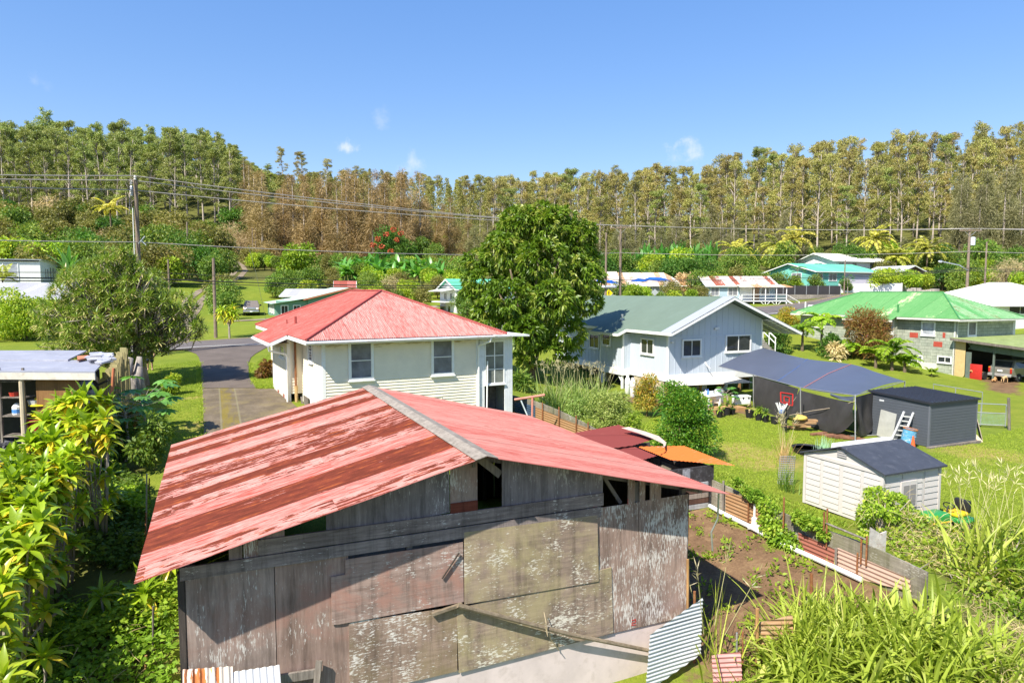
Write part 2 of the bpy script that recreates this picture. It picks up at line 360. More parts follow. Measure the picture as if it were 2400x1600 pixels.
dirt=np.maximum(dirt,.85*polymask(_x1,_y1,[tuple(on_ground(*p)[:2]) for p in ((1380,905),(1480,930),(1700,950),(1760,958),(1760,985),(1690,975),(1500,955))],1.2))
dry=sum(np.exp(-((_x1-g.x)**2+(_y1-g.y)**2)/(2*s*s)) for g,s in ((on_ground(1740,1060),1.6),(on_ground(1790,1080),1.0),(on_ground(2300,1060),1.6),(on_ground(455,930),.5),(on_ground(462,1000),.6)))
uu,vv=_x1*UX+_y1*UY,_x1*VX+_y1*VY
wild=np.maximum(smooth(-vv,.6,1.6)*(1-smooth(uu,17,20)),smooth(-vv,1.7,2.6)*(1-smooth(uu,24,28)))+smooth(vv,14.5,16.)*(1-smooth(uu,9,12.5))+(1-smooth(uu,8.,10.2))
wild=np.maximum(wild,smooth(np.hypot(_x1,_y1),118,150)); wild=np.clip(np.maximum(wild,smooth(_y1,100,120)*smooth(_x1,-5,5)*(1-smooth(_x1,52,60))),0,1)
def ground_mat():
    m=N('ground'); v=m.co()
    A=lambda n:m.n('ShaderNodeAttribute',attribute_name=n).outputs['Fac']
    big=m.noise(v,.11,5,.6); mid=m.noise(v,.8,6,.7); fine=m.noise(v,9.,6,.75); fib=m.noise(m.co(scale=(28,9,9)),1.,5,.8)
    lawn=m.ramp(m.math('ADD',m.math('MULTIPLY',mid,.55),m.math('MULTIPLY',fine,.45)),[(.32,(.085,.125,.013)),(.5,(.18,.22,.022)),(.68,(.29,.30,.048))])
    lawn=m.mix(1.,lawn,m.ramp(big,[(.35,(.82,.95,.8)),(.65,(1.2,1.08,1.))]),'MULTIPLY')
    lawn=m.mix(.5,lawn,m.ramp(fib,[(.35,(.05,.09,.01)),(.7,(.25,.30,.045))]))
    drym=m.math('ADD',A('dry'),m.math('MULTIPLY',m.math('SUBTRACT',mid,.5),1.6)); lawn=m.mix(m.math('MULTIPLY',m.ramp(drym,[(.35,0.),(.8,1.)]),.75),lawn,(.36,.26,.10))
    soil=m.ramp(m.math('ADD',m.math('MULTIPLY',m.noise(v,1.6,8,.75),.6),m.math('MULTIPLY',m.noise(v,16,5,.8),.4)),[(.3,(.07,.043,.025)),(.5,(.165,.10,.057)),(.66,(.27,.18,.095)),(.78,(.38,.27,.15))])
    g=m.ramp(m.noise(v,2.2,8,.75),[(.58,0.),(.72,1.)]); soil=m.mix(m.math('MULTIPLY',g,.45),soil,(.12,.14,.03))
    dm=m.math('ADD',A('dirt'),m.math('MULTIPLY',m.math('SUBTRACT',m.noise(v,1.3,7,.7),.5),1.3)); c=m.mix(m.ramp(dm,[(.42,0.),(.58,1.)]),lawn,soil)
    wl=m.ramp(m.noise(v,.5,8,.75),[(.3,(.05,.055,.016)),(.55,(.11,.115,.03)),(.75,(.18,.15,.06))])
    wm=m.math('ADD',A('wild'),m.math('MULTIPLY',m.math('SUBTRACT',mid,.5),.8)); c=m.mix(m.ramp(wm,[(.4,0.),(.6,1.)]),c,wl)
    m.color(c); m.bump(m.math('ADD',m.math('MULTIPLY',fine,.6),fib),.55,.05); return m.set(.95,0,.1)
MG=ground_mat()
g=npmesh('ground',np.stack([_x1,_y1,_z.ravel()],-1),np.r_[_f,_wrap][:,::-1],MG,smooth=True); tag(g,kind='structure')
for nm,a in (('dirt',dirt),('dry',np.clip(dry,0,1)),('wild',wild)):
    at=g.data.attributes.new(nm,'FLOAT','POINT'); at.data.foreach_set('value',a.astype(np.float32))
def strip(name,pairs,mat,dz,sub=6,across=8,thick=None):
    """sheet over the ground between pairs of edge points (left,right); UV = (v,u) metres"""
    rows=[]
    for (a0,b0),(a1,b1) in zip(pairs[:-1],pairs[1:]):
        for k in range(sub): t=k/sub; rows.append((Vector(a0).lerp(Vector(a1),t),Vector(b0).lerp(Vector(b1),t)))
    rows.append((Vector(pairs[-1][0]),Vector(pairs[-1][1])))
    n=across+1; xy=np.array([[(a.lerp(b,k/across))[:2] for k in range(n)] for a,b in rows]); z=gzs(xy[...,0],xy[...,1])+dz
    mb=MB(); vs=np.concatenate([xy,z[...,None]],-1).reshape(-1,3); uv=[(p[0]*VX+p[1]*VY,p[0]*UX+p[1]*UY) for p in vs]
    fs=[(i*n+k,i*n+k+1,(i+1)*n+k+1,(i+1)*n+k) for i in range(len(rows)-1) for k in range(across)]
    mb.add(vs,fs,0,[[uv[j] for j in f] for f in fs]); o=mb.build(name,mat,smooth=True); tag(o,kind='structure'); return o
def asphalt(name,c1,c2,lines=None):
    m=N(name); v=m.co(); f=m.noise(v,.7,7,.7); fi=m.noise(v,30,4,.7)
    c=m.mix(.35,m.ramp(f,[(.3,c1),(.7,c2)]),m.ramp(fi,[(.3,c1),(.7,tuple(k*1.5 for k in c2))])); m.color(c); m.bump(fi,.2,.01); return m.set(.9,0,.2)
M_ASPH=asphalt('asphalt',(.085,.075,.075),(.15,.13,.125)); M_ASPH2=asphalt('drive_asphalt',(.07,.057,.050),(.15,.122,.105))
def conc_drive():
    m=N('mossy_concrete'); v=m.co('UV'); x=m.sep(v); f=m.noise(v,.9,7,.7); fi=m.noise(v,12,5,.7)
    c=m.ramp(m.math('ADD',m.math('MULTIPLY',f,.7),m.math('MULTIPLY',fi,.3)),[(.3,(.058,.043,.03)),(.5,(.125,.098,.066)),(.7,(.23,.185,.13))])
    pa=on_ground(515,930); pb=on_ground(553,930); va=uv_of(pa)[1]; vb=uv_of(pb)[1]
    w=m.math('MULTIPLY',m.math('GREATER_THAN',x[0],va+.04),m.math('LESS_THAN',x[0],vb-.04))
    k=m.math('ADD',m.math('MULTIPLY',m.ramp(m.noise(m.co('UV',(1.6,.35,1)),1.3,6,.7),[(.42,0.),(.56,1.)]),1.),0.)
    c=m.mix(m.math('MULTIPLY',m.math('MULTIPLY',w,k),.72),c,(.19,.145,.008))
    k2=m.ramp(m.noise(m.co('UV',(.9,.6,1)),1.1,6,.7),[(.5,0.),(.66,1.)]); c=m.mix(m.math('MULTIPLY',k2,.55),c,(.20,.16,.06))
    for vj in (va,vb):
        j=m.math('LESS_THAN',m.math('ABSOLUTE',m.math('SUBTRACT',x[0],vj)),.035); c=m.mix(m.math('MULTIPLY',j,.5),c,(.22,.20,.11))
    m.color(c); m.bump(fi,.25,.01); return m.set(.75,0,.3)
og=on_ground
strip('concrete_driveway',[((478,1040),(800,1040)),((478,1003),(712,985)),((476,950),(674,950)),((474.5,913),(642,913))] and
      [(og(478,1060),og(830,1055)),(og(478,1003),og(735,990)),(og(476,950),og(690,950)),(og(474.5,911),og(648,911))],conc_drive(),.035)
strip('asphalt_driveway',[(og(474.5,910),og(600,910)),(og(472,885),og(584,885)),(og(470,850),og(582,852)),(og(466,838),og(588,838)),(og(460,830),og(598,830)),(og(442,823),og(622,816)),(og(424,820.5),og(650,806))],M_ASPH2,.03,6,14)
_rd=Vector((61,42,0)).normalized(); _rn=Vector((-_rd.y,_rd.x,0)); _r0=Vector((-22,53,0))
ts=[-60,-40,-20,-8,4,16,30,46,62,80,110]
strip('road',[(_r0+_rd*t+_rn*6.9,_r0+_rd*t-_rn*.7) for t in ts],M_ASPH,.045)
M_WLINE=plain('road_line_white',(.72,.72,.68),.7,var=.3,scale=8); M_YLINE=plain('road_line_yellow',(.6,.42,.06),.7,var=.3,scale=8)
strip('road_edge_line',[(_r0+_rd*t+_rn*.09,_r0+_rd*t-_rn*.09) for t in ts],M_WLINE,.058,6,1)
strip('road_edge_line',[(_r0+_rd*t+_rn*6.25,_r0+_rd*t+_rn*6.13) for t in ts],M_YLINE,.058,6,1)
def track_mat():
    m=N('track'); v=m.co(); f=m.noise(v,.6,7,.75); m.color(m.ramp(f,[(.3,(.13,.10,.07)),(.6,(.28,.23,.17)),(.75,(.16,.19,.05))])); return m.set(.95,0,.1)
M_TRK=track_mat()
def along(pts,w): 
    out=[]
    for i,p in enumerate(pts):
        d=(pts[min(i+1,len(pts)-1)]-pts[max(i-1,0)]); d.z=0; d.normalize(); n=Vector((-d.y,d.x,0)); out.append((p+n*w/2,p-n*w/2))
    return out
tp=[og(*p) for p in ((400,806),(412,780),(432,740),(455,706),(482,684),(520,664),(552,648),(566,634),(560,622),(545,612))]
strip('dirt_track',along([p+Vector((-.9,0,0)) for p in tp],1.0),M_TRK,.05,6,2); strip('dirt_track',along([p+Vector((.9,0,0)) for p in tp],1.0),M_TRK,.05,6,2)
strip('gravel_path',along([og(*p) for p in ((528,754),(560,752),(600,750),(650,747),(700,744))],1.6),M_TRK,.05,4,2)
# ================================================================== buildings
class Fr:
    """a building's own frame: x along its front, y away from us, z up from z0"""
    def __init__(s,x,y,z0,ang): s.o=Vector((x,y,z0)); s.a=ang; s.c,s.s=math.cos(ang),math.sin(ang)
    def loc(s,w): d=Vector(w)-s.o; return Vector((d.x*s.c+d.y*s.s,-d.x*s.s+d.y*s.c,d.z))
    def wld(s,x,y,z=0.): return s.o+Vector((x*s.c-y*s.s,x*s.s+y*s.c,z))
    def _r(s,px,py): r=ray(px,py); return s.loc((0,0,CZ)),Vector((r[0]*s.c+r[1]*s.s,-r[0]*s.s+r[1]*s.c,r[2]))
    def front(s,px,py,y=0.): o,r=s._r(px,py); k=(y-o.y)/r.y; p=o+r*k; return p.x,p.z
    def side(s,px,py,x=0.): o,r=s._r(px,py); k=(x-o.x)/r.x; p=o+r*k; return p.y,p.z
    def thing(s,name,label,cat,group=None): return thing(name,label,cat,s.o,s.a,group)
M_CONC=plain('concrete',(.64,.54,.52),.85,var=.2,scale=1.6,dirt=((.34,.28,.24),.5))
M_CONC2=plain('old_concrete',(.30,.28,.24),.9,var=.4,scale=2.,dirt=((.12,.12,.07),.7))
M_WHITE=plain('white_paint',(.80,.80,.79),.5,var=.08,scale=2.,dirt=((.5,.42,.3),.25))
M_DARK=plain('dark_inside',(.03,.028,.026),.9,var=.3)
M_GLASS=glass('window_glass'); M_GLASS2=glass('window_glass_curtain',(.16,.165,.19),.5,.12)
M_GLASSP=glass('window_glass_pale',(.34,.36,.40),.5,.15)
M_WOODD=wood('wood_dark',(.04,.033,.03),(.13,.105,.09),axis='Z'); M_WOODX=wood('wood_beam',(.15,.12,.115),(.36,.30,.285),flake=(.55,.52,.5),axis='X',amt=-.2)
M_WOODG=wood('wood_grey',(.12,.10,.085),(.32,.28,.24),axis='Z'); M_WOODT=wood('wood_tan',(.30,.16,.06),(.48,.28,.12),axis='Z')
M_GALV=plain('galvanised',(.52,.54,.56),.4,.7,var=.25,scale=3.); M_STEEL=plain('steel_pipe',(.45,.45,.45),.45,.6,var=.3,scale=4.)
M_RUSTP=plain('rusty_pipe',(.26,.10,.04),.8,.1,var=.5,scale=5.,dirt=((.45,.30,.12),.6))
M_PVC=plain('white_pvc',(.78,.78,.77),.4,var=.06)
M_BLACK=plain('black_plastic',(.02,.02,.022),.5,var=.2); M_RED=plain('red_paint',(.5,.03,.025),.5,var=.25,scale=4)
def poly_roof(mb,poly,along,pitch=.076,amp=.009,per=6,**k): return mb.corr(poly,along,pitch,amp,per,**k)
def window(parent,fr,x0,x1,z0,z1,y=0.,axis='y',mat=None,frame=None,bars=(),hbars=(),fw=.09,sill=True,out=-1,depth=.05,label=None):
    """framed window on the plane y=const (axis 'y') or x=const ('x'); out = the outward sign"""
    frame=frame or M_WHITE; mat=mat or M_GLASS
    def bx(mb,a0,a1,h0,h1,d0,d1,mi=0):
        d0,d1=sorted((y+out*d0,y+out*d1))
        if axis=='y': mb.box(a0,a1,d0,d1,h0,h1,mi)
        else: mb.box(d0,d1,a0,a1,h0,h1,mi)
    mb=MB(); e=.003
    bx(mb,x0-fw,x0,z0-fw,z1+fw,.0-.01,depth); bx(mb,x1,x1+fw,z0-fw,z1+fw,-.01,depth); bx(mb,x0+e*0,x1,z1,z1+fw,-.01,depth); bx(mb,x0,x1,z0-fw,z0,-.01,depth)
    for b in bars: bx(mb,x0+(x1-x0)*b-.02,x0+(x1-x0)*b+.02,z0,z1,.0,depth-.012)
    for b in hbars: bx(mb,x0,x1,z0+(z1-z0)*b-.018,z0+(z1-z0)*b+.018,.0,depth-.016)
    w=MB(); bx(w,x0+.001,x1-.001,z0+.001,z1-.001,-.02,.012); w_=w.build('window',mat,parent)
    f=mb.build('frame',frame,w_)
    if sill: s=MB(); bx(s,x0-fw-.04,x1+fw+.04,z0-fw-.05,z0-fw-.002,-.01,depth+.05); s.build('sill',frame,w_)
    if label: w_['label']=label
    return w_
def siding(mb,a0,a1,z0,z1,c,axis='y',out=-1,lap=.11,mi=0,proud=.016):
    """lap boards: each course leans out at its foot"""
    z=z0
    while z<z1-1e-4:
        zt=min(z+lap,z1); p,q=c+out*proud,c+out*.002
        if axis=='y': mb.add([(a0,p,z),(a1,p,z),(a1,q,zt),(a0,q,zt)],[(0,1,2,3)],mi); mb.add([(a0,q,z),(a1,q,z),(a1,p,z),(a0,p,z)],[(0,1,2,3)],mi)
        else: mb.add([(p,a0,z),(p,a1,z),(q,a1,zt),(q,a0,zt)],[(0,1,2,3)],mi); mb.add([(q,a0,z),(q,a1,z),(p,a1,z),(p,a0,z)],[(0,1,2,3)],mi)
        z=zt
# ------------------------------------------------------------------ the barn in front
fb=Fr(*Wd(11.1,-.59,0),A_); barn=fb.thing('barn','weathered grey wooden barn with rusty red corrugated roof and moss-stained plywood gable wall','barn')
WB,LB,ZR,SL=9.37,8.3,4.74,.241
zr=lambda x: ZR-SL*abs(x-WB/2)
c5=lambda x,y:(300+x/2.24,900+y/2.24); c6=lambda x,y:(1000+x/2.24,900+y/2.24)
bq=lambda pts,f=c6:[fb.front(*f(*p)) for p in pts]
FL=(.56,.53,.49)
PV=[wood('ply_grey_streaked',(.23,.17,.145),(.42,.325,.28),flake=FL,axis='Z',amt=-.45,patch=((.27,.15,.11),.5)),
    wood('ply_red_grey',(.25,.165,.13),(.42,.30,.25),flake=FL,axis='Z',amt=-.9,patch=((.34,.18,.14),.6)),
    wood('ply_flaky',(.25,.17,.135),(.42,.305,.255),flake=(.62,.585,.54),axis='Z',amt=.75),
    wood('ply_red_x',(.25,.17,.14),(.44,.32,.275),flake=FL,axis='X',amt=-.7,patch=((.38,.20,.155),.7)),
    wood('ply_mossy_x',(.20,.15,.12),(.40,.30,.23),flake=(.66,.62,.53),axis='X',amt=-.1,moss=((.44,.38,.19),.5)),
    wood('ply_white_flake_x',(.23,.16,.12),(.42,.305,.24),flake=(.66,.62,.57),axis='X',amt=.2,moss=((.22,.18,.08),.5)),
    wood('ply_dark_gable',(.15,.13,.135),(.31,.275,.285),flake=(.48,.47,.47),axis='Z',amt=-.7)]
def panel(poly,y,mat,label=None,t=.016):
    mb=MB(); mb.prism([(x,y,z) for x,z in poly],(0,-t,0)); o=mb.build('plywood_panel',mat,barn)
    if label:o['label']=label
    return o
xa,xb_=bq([(300,985)],c5)[0][0],bq([(764,922)],c5)[0][0]; xd=bq([(1160,1245)],c5)[0][0]
panel([(xa,.80),(xb_,.80),(xb_,3.22),(xa,3.22)],-.02,PV[0],'grey streaked plywood sheet at the left end of the wall')
panel([(xb_+.012,.80),(xd,.80),(xd,3.2),(xb_+.012,3.2)],-.018,PV[1])
panel(bq([(1062,1002),(1137,990),(1137,912),(1752,822),(1756,1133),(1104,1250),(1068,1252)],c5),-.052,PV[3],'reddish plywood sheet nailed over the others')
dp=bq([(1156,1240),(1722,1163)],c5); panel([(dp[0][0],.80),(dp[1][0],.80),dp[1],dp[0]],-.036,PV[5])
panel(bq([(190,770),(886,680),(893,1026),(192,1146)]),-.06,PV[4],'moss-yellowed plywood sheet with white flakes')
panel(bq([(152,1172),(962,955),(972,1297),(165,1506)]),-.042,PV[4])
gx=[bq([(895,690)])[0][0],bq([(1107,660)])[0][0],WB-.02]; gt=bq([(826,630),(1370,556)])
panel([(gx[0]-.35,3.02),(gx[0],3.0),(gx[0],.82),(gx[1],.82),(gx[1],3.37),(gx[0]-.35,3.37)],-.022,PV[2],'pale flaking upright plywood sheet'); panel([(gx[1]+.01,.82),(gx[2],.82),(gx[2],3.39),(gx[1]+.01,3.38)],-.024,PV[2])
hx=[bq([(1040,800)],c5)[0][0],bq([(1685,720)],c5)[0][0]]
zb=3.68
panel([(hx[0],zb-.12),(hx[1],zb),(hx[1],zr(hx[1])-.07),(hx[0],zr(hx[0])-.07)],-.02,PV[6],'dark plywood sheet in the gable left of the gap')
ix=[hx[1]+.012,bq([(262,690)])[0][0]]; panel([(ix[0],zb),(ix[1],zb+.02),(ix[1],zr(ix[1])-.05),(ix[0],zr(ix[0])-.07)],-.03,PV[0])
mb=MB(); mb.box(ix[0],ix[1],-.062,-.048,zb-.02,zb+.16); mb.build('red_board',wood('board_red',(.12,.03,.02),(.2,.06,.04),axis='X'),barn)
jx=[bq([(392,675)])[0][0],bq([(919,600)])[0][0]]; panel([(jx[0],zb-.02),(jx[1],zb-.2),(jx[1],zr(jx[1])-.07),(jx[0],zr(jx[0])-.07)],-.02,PV[6],'dark plywood sheet in the gable right of the gap')
sx=[bq([(530,905)],c5)[0][0],bq([(600,890)],c5)[0][0],bq([(683,880)],c5)[0][0],bq([(822,850)],c5)[0][0]]
panel([(sx[0],3.38),(sx[1],3.38),(sx[1],zr(sx[1])-.1),(sx[0],zr(sx[0])-.1)],-.018,PV[0],t=.02); panel([(sx[1]+.02,3.38),(sx[2],3.38),(sx[2],zr(sx[2])-.1),(sx[1]+.02,zr(sx[1])-.1)],-.016,PV[2],t=.02)
panel([(sx[2]+.03,3.4),(sx[3],3.4),(sx[3],zr(sx[3])-.1),(sx[2]+.03,zr(sx[2])-.1)],-.017,PV[0],t=.02)
kx=[bq([(1052,600)])[0][0],bq([(1085,600)])[0][0],bq([(1112,590)])[0][0],bq([(1140,590)])[0][0],bq([(1168,590)])[0][0]]
for a,b in ((kx[0],kx[1]),(kx[2],kx[3]),(kx[4],kx[4]+.25)): panel([(a,3.36),(b,3.36),(b,zr(b)-.08),(a,zr(a)-.08)],-.016,PV[2],t=.03)
mb=MB(); mb.box(.02,jx[1]-.05,-.075,-.03,3.20,3.40); mb.build('beam',M_WOODX,barn)
mb=MB(); mb.box(sx[2],jx[1]+.0,-.068,-.025,3.42,3.66); mb.build('beam',M_WOODX,barn)
mb=MB(); mb.box(-.02,xa-.02,-.035,.1,-.3,3.3); mb.box(WB-.10,WB+.02,-.012,.1,.82,3.4); mb.each('corner_post',M_WOODD,barn)
mb=MB(); mb.box(0,WB,-.012,.2,-1.6,.80); 
for s in (0,1): mb.box((0,WB-.18)[s],(.18,WB)[s],.2,LB,-1.6,.85)
mb.build('foundation_wall',M_CONC,barn)
mb=MB()      # studs and rafters
for i in range(9): x=.1+i*(WB-.2)/8; mb.box(x-.05,x+.05,.0,.1,.82,zr(x)-.14); mb.box(x-.05,x+.05,LB-.1,LB,(.9 if i in(0,1,7,8) else 3.3),zr(x)-.14)
for y in np.arange(.12,LB+.1,1.0):
    for s in (-1,1): mb.beam((WB/2,y,ZR-.12),(WB/2+s*(WB/2+.45),y,ZR-.12-SL*(WB/2+.45)),.06,.14)
mb.beam((WB/2,-.1,ZR-.2),(WB/2,LB+.3,ZR-.2),.05,.2)
g0=(bq([(262,420)])[0][0]+.02); mb.beam((g0,.06,zr(g0)-.12),(bq([(392,560)])[0][0],.06,zr(g0)-.5),.05,.14)
mb.beam((jx[1]+.12,.12,3.9),(jx[1]+.5,.12,3.35),.05,.07)
mb.build('framing',M_WOODG,barn)
mb=MB()
for i in range(28):
    for s,x in ((0,.0),(1,WB)): y=.12+i*(LB-.2)/28; mb.box(x-.012 if s else x,x if s else x+.012,y,y+.28,.85,zr(0)-.1)
for i in range(31):
    x=i*WB/31+.005
    mb.box(x,x+.29,LB-.02,LB,(3.1 if 2.2<x<7.4 else .85),zr(x+.15)-.12)
mb.build('plank_wall',M_WOODD,barn)
mb=MB(); mb.box(.2,WB-.2,.2,LB,.7,.8); mb.build('floor',M_CONC2,barn)
o_=.52; YF,YB=-.65,LB+.35
M_BL=iron('barn_iron_rusty',(.36,.060,.044),(.52,.30,.265),(.10,.02,.010),rusty=.60,sheet=.56,fade=.95,whole=.42)
M_BR=iron('barn_iron_red',(.36,.052,.042),(.48,.22,.185),(.16,.035,.02),rusty=-.6,sheet=.66,fade=1.0,pan=.12)
mb=MB(); mb.corr([(-o_,YF,zr(-o_)),(WB/2-.02,YF,ZR),(WB/2-.02,YB,ZR),(-o_,YB,zr(-o_))],(0,1,0),wob=.012); mb.build('roof',M_BL,barn)['label']='rust-striped red corrugated roof slope'
mb=MB(); mb.corr([(WB/2+.02,YF,ZR),(WB+o_+.04,YF,zr(-o_)-.02),(WB+o_,YB,zr(-o_)),(WB/2+.02,YB,ZR)],(0,1,0),wob=.012); mb.build('roof',M_BR,barn)['label']='faded red corrugated roof slope'
M_CAP=plain('ridge_cap_lichen',(.30,.26,.22),.9,var=.5,scale=6.,dirt=((.10,.085,.06),.8))
mb=MB()
for s in (-1,1):
    a=[(WB/2,YF-.06,ZR+.035),(WB/2+s*.2,YF-.06,ZR-.018),(WB/2+s*.2,YB+.03,ZR-.018),(WB/2,YB+.03,ZR+.035)]; mb.prism(a,(0,0,.012))
mb.build('ridge_cap',M_CAP,barn)
mb=MB(); xx=WB+.45; mb.tube([(xx,YF+.25,zr(-o_)-.05),(xx+.03,YF+.3,2.9),(xx-.04,YF+.4,2.6),(xx+.02,YF+.42,2.2)],.02,6); mb.build('loose_strap',M_GALV,barn)
# red stencil letters sprayed on the flaking sheets
mb=MB()
def stroke(pts,c,w=.018): 
    for a,b in zip(pts[:-1],pts[1:]): mb.beam((c[0]+a[0],-.0435,c[1]+a[1]),(c[0]+b[0],-.0435,c[1]+b[1]),w,.004,up=(0,1,0))
lp=bq([(1062,615),(880,645),(1082,1245)])
for k in range(3): stroke([(-.06,.05-.04*k),(.06,.055-.04*k)],lp[0],.03)
stroke([(-.03,-.05),(-.03,.05),(.02,.05),(.02,.01),(-.03,0)],lp[1]); stroke([(-.05,.05),(.04,.06),(.04,0),(-.04,.0),(-.05,-.05),(.05,-.05)],lp[2])
mb.each('red_mark',plain('red_spray',(.45,.06,.05),.8,var=.3,scale=20),barn)
# things leaning on the barn
mb=MB(); p0=bq([(148,1140)])[0]; p1=bq([(1222,1388)])[0]
mb.tube([fb.wld(p0[0],-.16,p0[1]),fb.wld((p0[0]+p1[0])/2,-.2,(p0[1]+p1[1])/2-.05),fb.wld(p1[0],-.16,p1[1]-.02)],[.045,.042,.04],8)
mb.beam(fb.wld(p0[0]-.45,-.1,p0[1]-.10),fb.wld(p0[0]+.1,-.1,p0[1]-.02),.06,.05)
tag(mb.build('pole',wood('pole_wood',(.17,.13,.09),(.33,.27,.19),axis='X')),'long grey wooden pole tied slanting across the barn wall','pole')
mb=MB(); r0=[fb.wld(*q) for q in [(bq([(598,1090)])[0][0],-.1,bq([(598,1090)])[0][1]),(bq([(600,1180)])[0][0],-.13,bq([(600,1180)])[0][1]),(bq([(595,1222)])[0][0],-.26,bq([(595,1222)])[0][1]),(bq([(604,1290)])[0][0],-.25,bq([(604,1290)])[0][1]),(bq([(592,1240)])[0][0],-.24,bq([(592,1240)])[0][1])]]
mb.tube(r0[1:],.008,6); mb.tube([fb.wld(bq([(610,1250)])[0][0],-.22,bq([(610,1250)])[0][1]),fb.wld(bq([(625,1310)])[0][0],-.2,bq([(625,1310)])[0][1]),fb.wld(bq([(680,1380)])[0][0],-.12,bq([(680,1380)])[0][1])],.01,6)
tag(mb.build('rope',plain('rope',(.42,.34,.22),.9,var=.3,scale=30)),'knotted rope tying the pole to the barn wall','rope')
mb=MB(); q0=bq([(160,872)])[0]; q1=bq([(72,1008)])[0]; mb.beam(fb.wld(q0[0],-.11,q0[1]),fb.wld(q1[0],-.1,q1[1]),.025,.02); tag(mb.build('batten',M_WOODD),'short dark batten hanging slanted on the barn wall','batten')
M_GIR=iron('galv_iron',(.55,.56,.57),(.66,.66,.66),(.28,.12,.05),rusty=-.1,sheet=1.2,fade=.7); M_ORI=iron('rust_iron',(.42,.17,.06),(.50,.30,.18),(.22,.07,.025),rusty=.5,sheet=.7,fade=.6)
M_PKI=iron('pink_iron',(.45,.14,.12),(.52,.30,.28),(.16,.04,.025),rusty=.2,sheet=.7,fade=.9)
def sheet(name,label,pts,along,mat,cat='iron sheet',group=None,pitch=.076,amp=.009,wob=0.):
    mb=MB(); mb.corr(pts,along,pitch,amp,6,wob=wob); return tag(mb.build(name,mat),label,cat,group)
y=-.42; e=[fb.wld(*q) for q in ((7.92,y-.25,-.15),(9.5,y+.1,.12),(9.62,y+.16,1.25),(7.98,y+.0,.72))]
sheet('corrugated_sheet','silvery corrugated sheet propped slanting against the barn corner',[e[0],e[1],e[2],e[0]+(e[2]-e[1])],(e[2]-e[1]),M_GIR,wob=.03)
for i,(px,py,py2) in enumerate(((1612,1310,1555),(1628,1385,1552))):
    b=on_ground(px,py2); t=atY(px,py,b.y); mb=MB(); mb.tube([b-Vector((0,0,.2)),t],.028,7)
    tag(mb.build('stake',M_WOODT if i==0 else M_RUSTP),['tall tan pole standing at the barn corner','rusty pipe stake right beside the tan pole at the barn corner'][i],'stake')
y=-.5; sheet('corrugated_sheet','rust-orange corrugated sheet lying low at the barn left corner',(lambda a,b:[fb.wld(a[0],-.75,a[1]-.6),fb.wld(b[0],-.75,b[1]-.6),fb.wld(b[0],-.12,b[1]),fb.wld(a[0],-.12,a[1])])(fb.front(428,1568,-.12),fb.front(545,1560,-.12)),fb.wld(1,0)-fb.wld(0,0),iron('rust_white_iron',(.62,.55,.47),(.7,.66,.6),(.30,.10,.03),rusty=.55,sheet=.5,fade=.6),pitch=.1,amp=.016)
sheet('corrugated_sheet','white corrugated sheet beside the rust-orange one at the barn foot',(lambda a,b:[fb.wld(a[0],-.8,a[1]-.6),fb.wld(b[0],-.8,b[1]-.6),fb.wld(b[0],-.16,b[1]),fb.wld(a[0],-.16,a[1])])(fb.front(535,1575,-.16),fb.front(655,1557,-.16)),fb.wld(1,0)-fb.wld(0,0),M_GIR,pitch=.1,amp=.016)
mb=MB(); ta,tb=fb.front(655,1590,-.1),fb.front(748,1575,-.1); mb.beam(fb.wld(ta[0],-.1,ta[1]),fb.wld(tb[0],-.1,tb[1]),.05,.14); mb.beam(fb.wld(tb[0]-.08,-.14,tb[1]-.4),fb.wld(tb[0],-.14,tb[1]+.22),.1,.04); tag(mb.build('timber_scraps',M_WOODG),'grey timber offcuts nailed low on the barn wall','timber')
# ------------------------------------------------------------------ white weatherboard house
aw=math.atan(850/1600); fw=Fr(-7.52,27.,2.4,aw); wh=fw.thing('house','cream weatherboard house with faded red hipped iron roof','house')
def cream():
    m=N('cream_boards'); v=m.co(); x=m.sep(v); c=m.mix(1.,(.82,.75,.60),m.ramp(m.noise(v,1.3,6,.65),[(.3,.9),(.7,1.03)]),'MULTIPLY')
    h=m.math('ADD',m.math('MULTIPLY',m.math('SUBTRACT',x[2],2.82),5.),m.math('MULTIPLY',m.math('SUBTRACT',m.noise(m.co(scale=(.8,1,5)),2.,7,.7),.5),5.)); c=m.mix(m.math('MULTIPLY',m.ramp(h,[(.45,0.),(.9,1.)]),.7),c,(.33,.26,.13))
    k=m.ramp(m.noise(m.co(scale=(1.2,1.2,5)),1.3,7,.75),[(.6,0.),(.75,1.)]); c=m.mix(m.math('MULTIPLY',k,.3),c,(.42,.38,.28)); m.color(c); return m.set(.6,0,.3)
M_CREAM=cream(); M_WHB=plain('white_boards',(.80,.79,.74),.6,var=.08,dirt=((.55,.45,.25),.3),scale=1.5)
EZ=5.62-2.4; HL=13.; HW=6.83
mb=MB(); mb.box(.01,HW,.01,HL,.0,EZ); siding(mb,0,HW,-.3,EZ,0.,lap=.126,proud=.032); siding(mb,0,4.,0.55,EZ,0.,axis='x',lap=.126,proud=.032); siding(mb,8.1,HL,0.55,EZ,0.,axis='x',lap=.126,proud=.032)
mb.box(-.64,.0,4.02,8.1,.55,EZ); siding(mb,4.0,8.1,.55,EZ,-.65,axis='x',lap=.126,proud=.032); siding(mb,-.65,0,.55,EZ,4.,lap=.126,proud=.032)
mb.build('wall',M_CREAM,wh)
mb=MB()
for x,y in ((0,0),(HW-.1,-.0),(-.65,4.0),(-.65,8.0)): mb.box(x-.03,x+.10,y-.03,y+.10,-.2,EZ)
mb.each('corner_board',M_WHITE,wh)
mb=MB(); mb.box(-.06,.02,.12,3.9,-.3,.56); mb.box(-.02,HW,-.035,-.018,-.6,-.3)
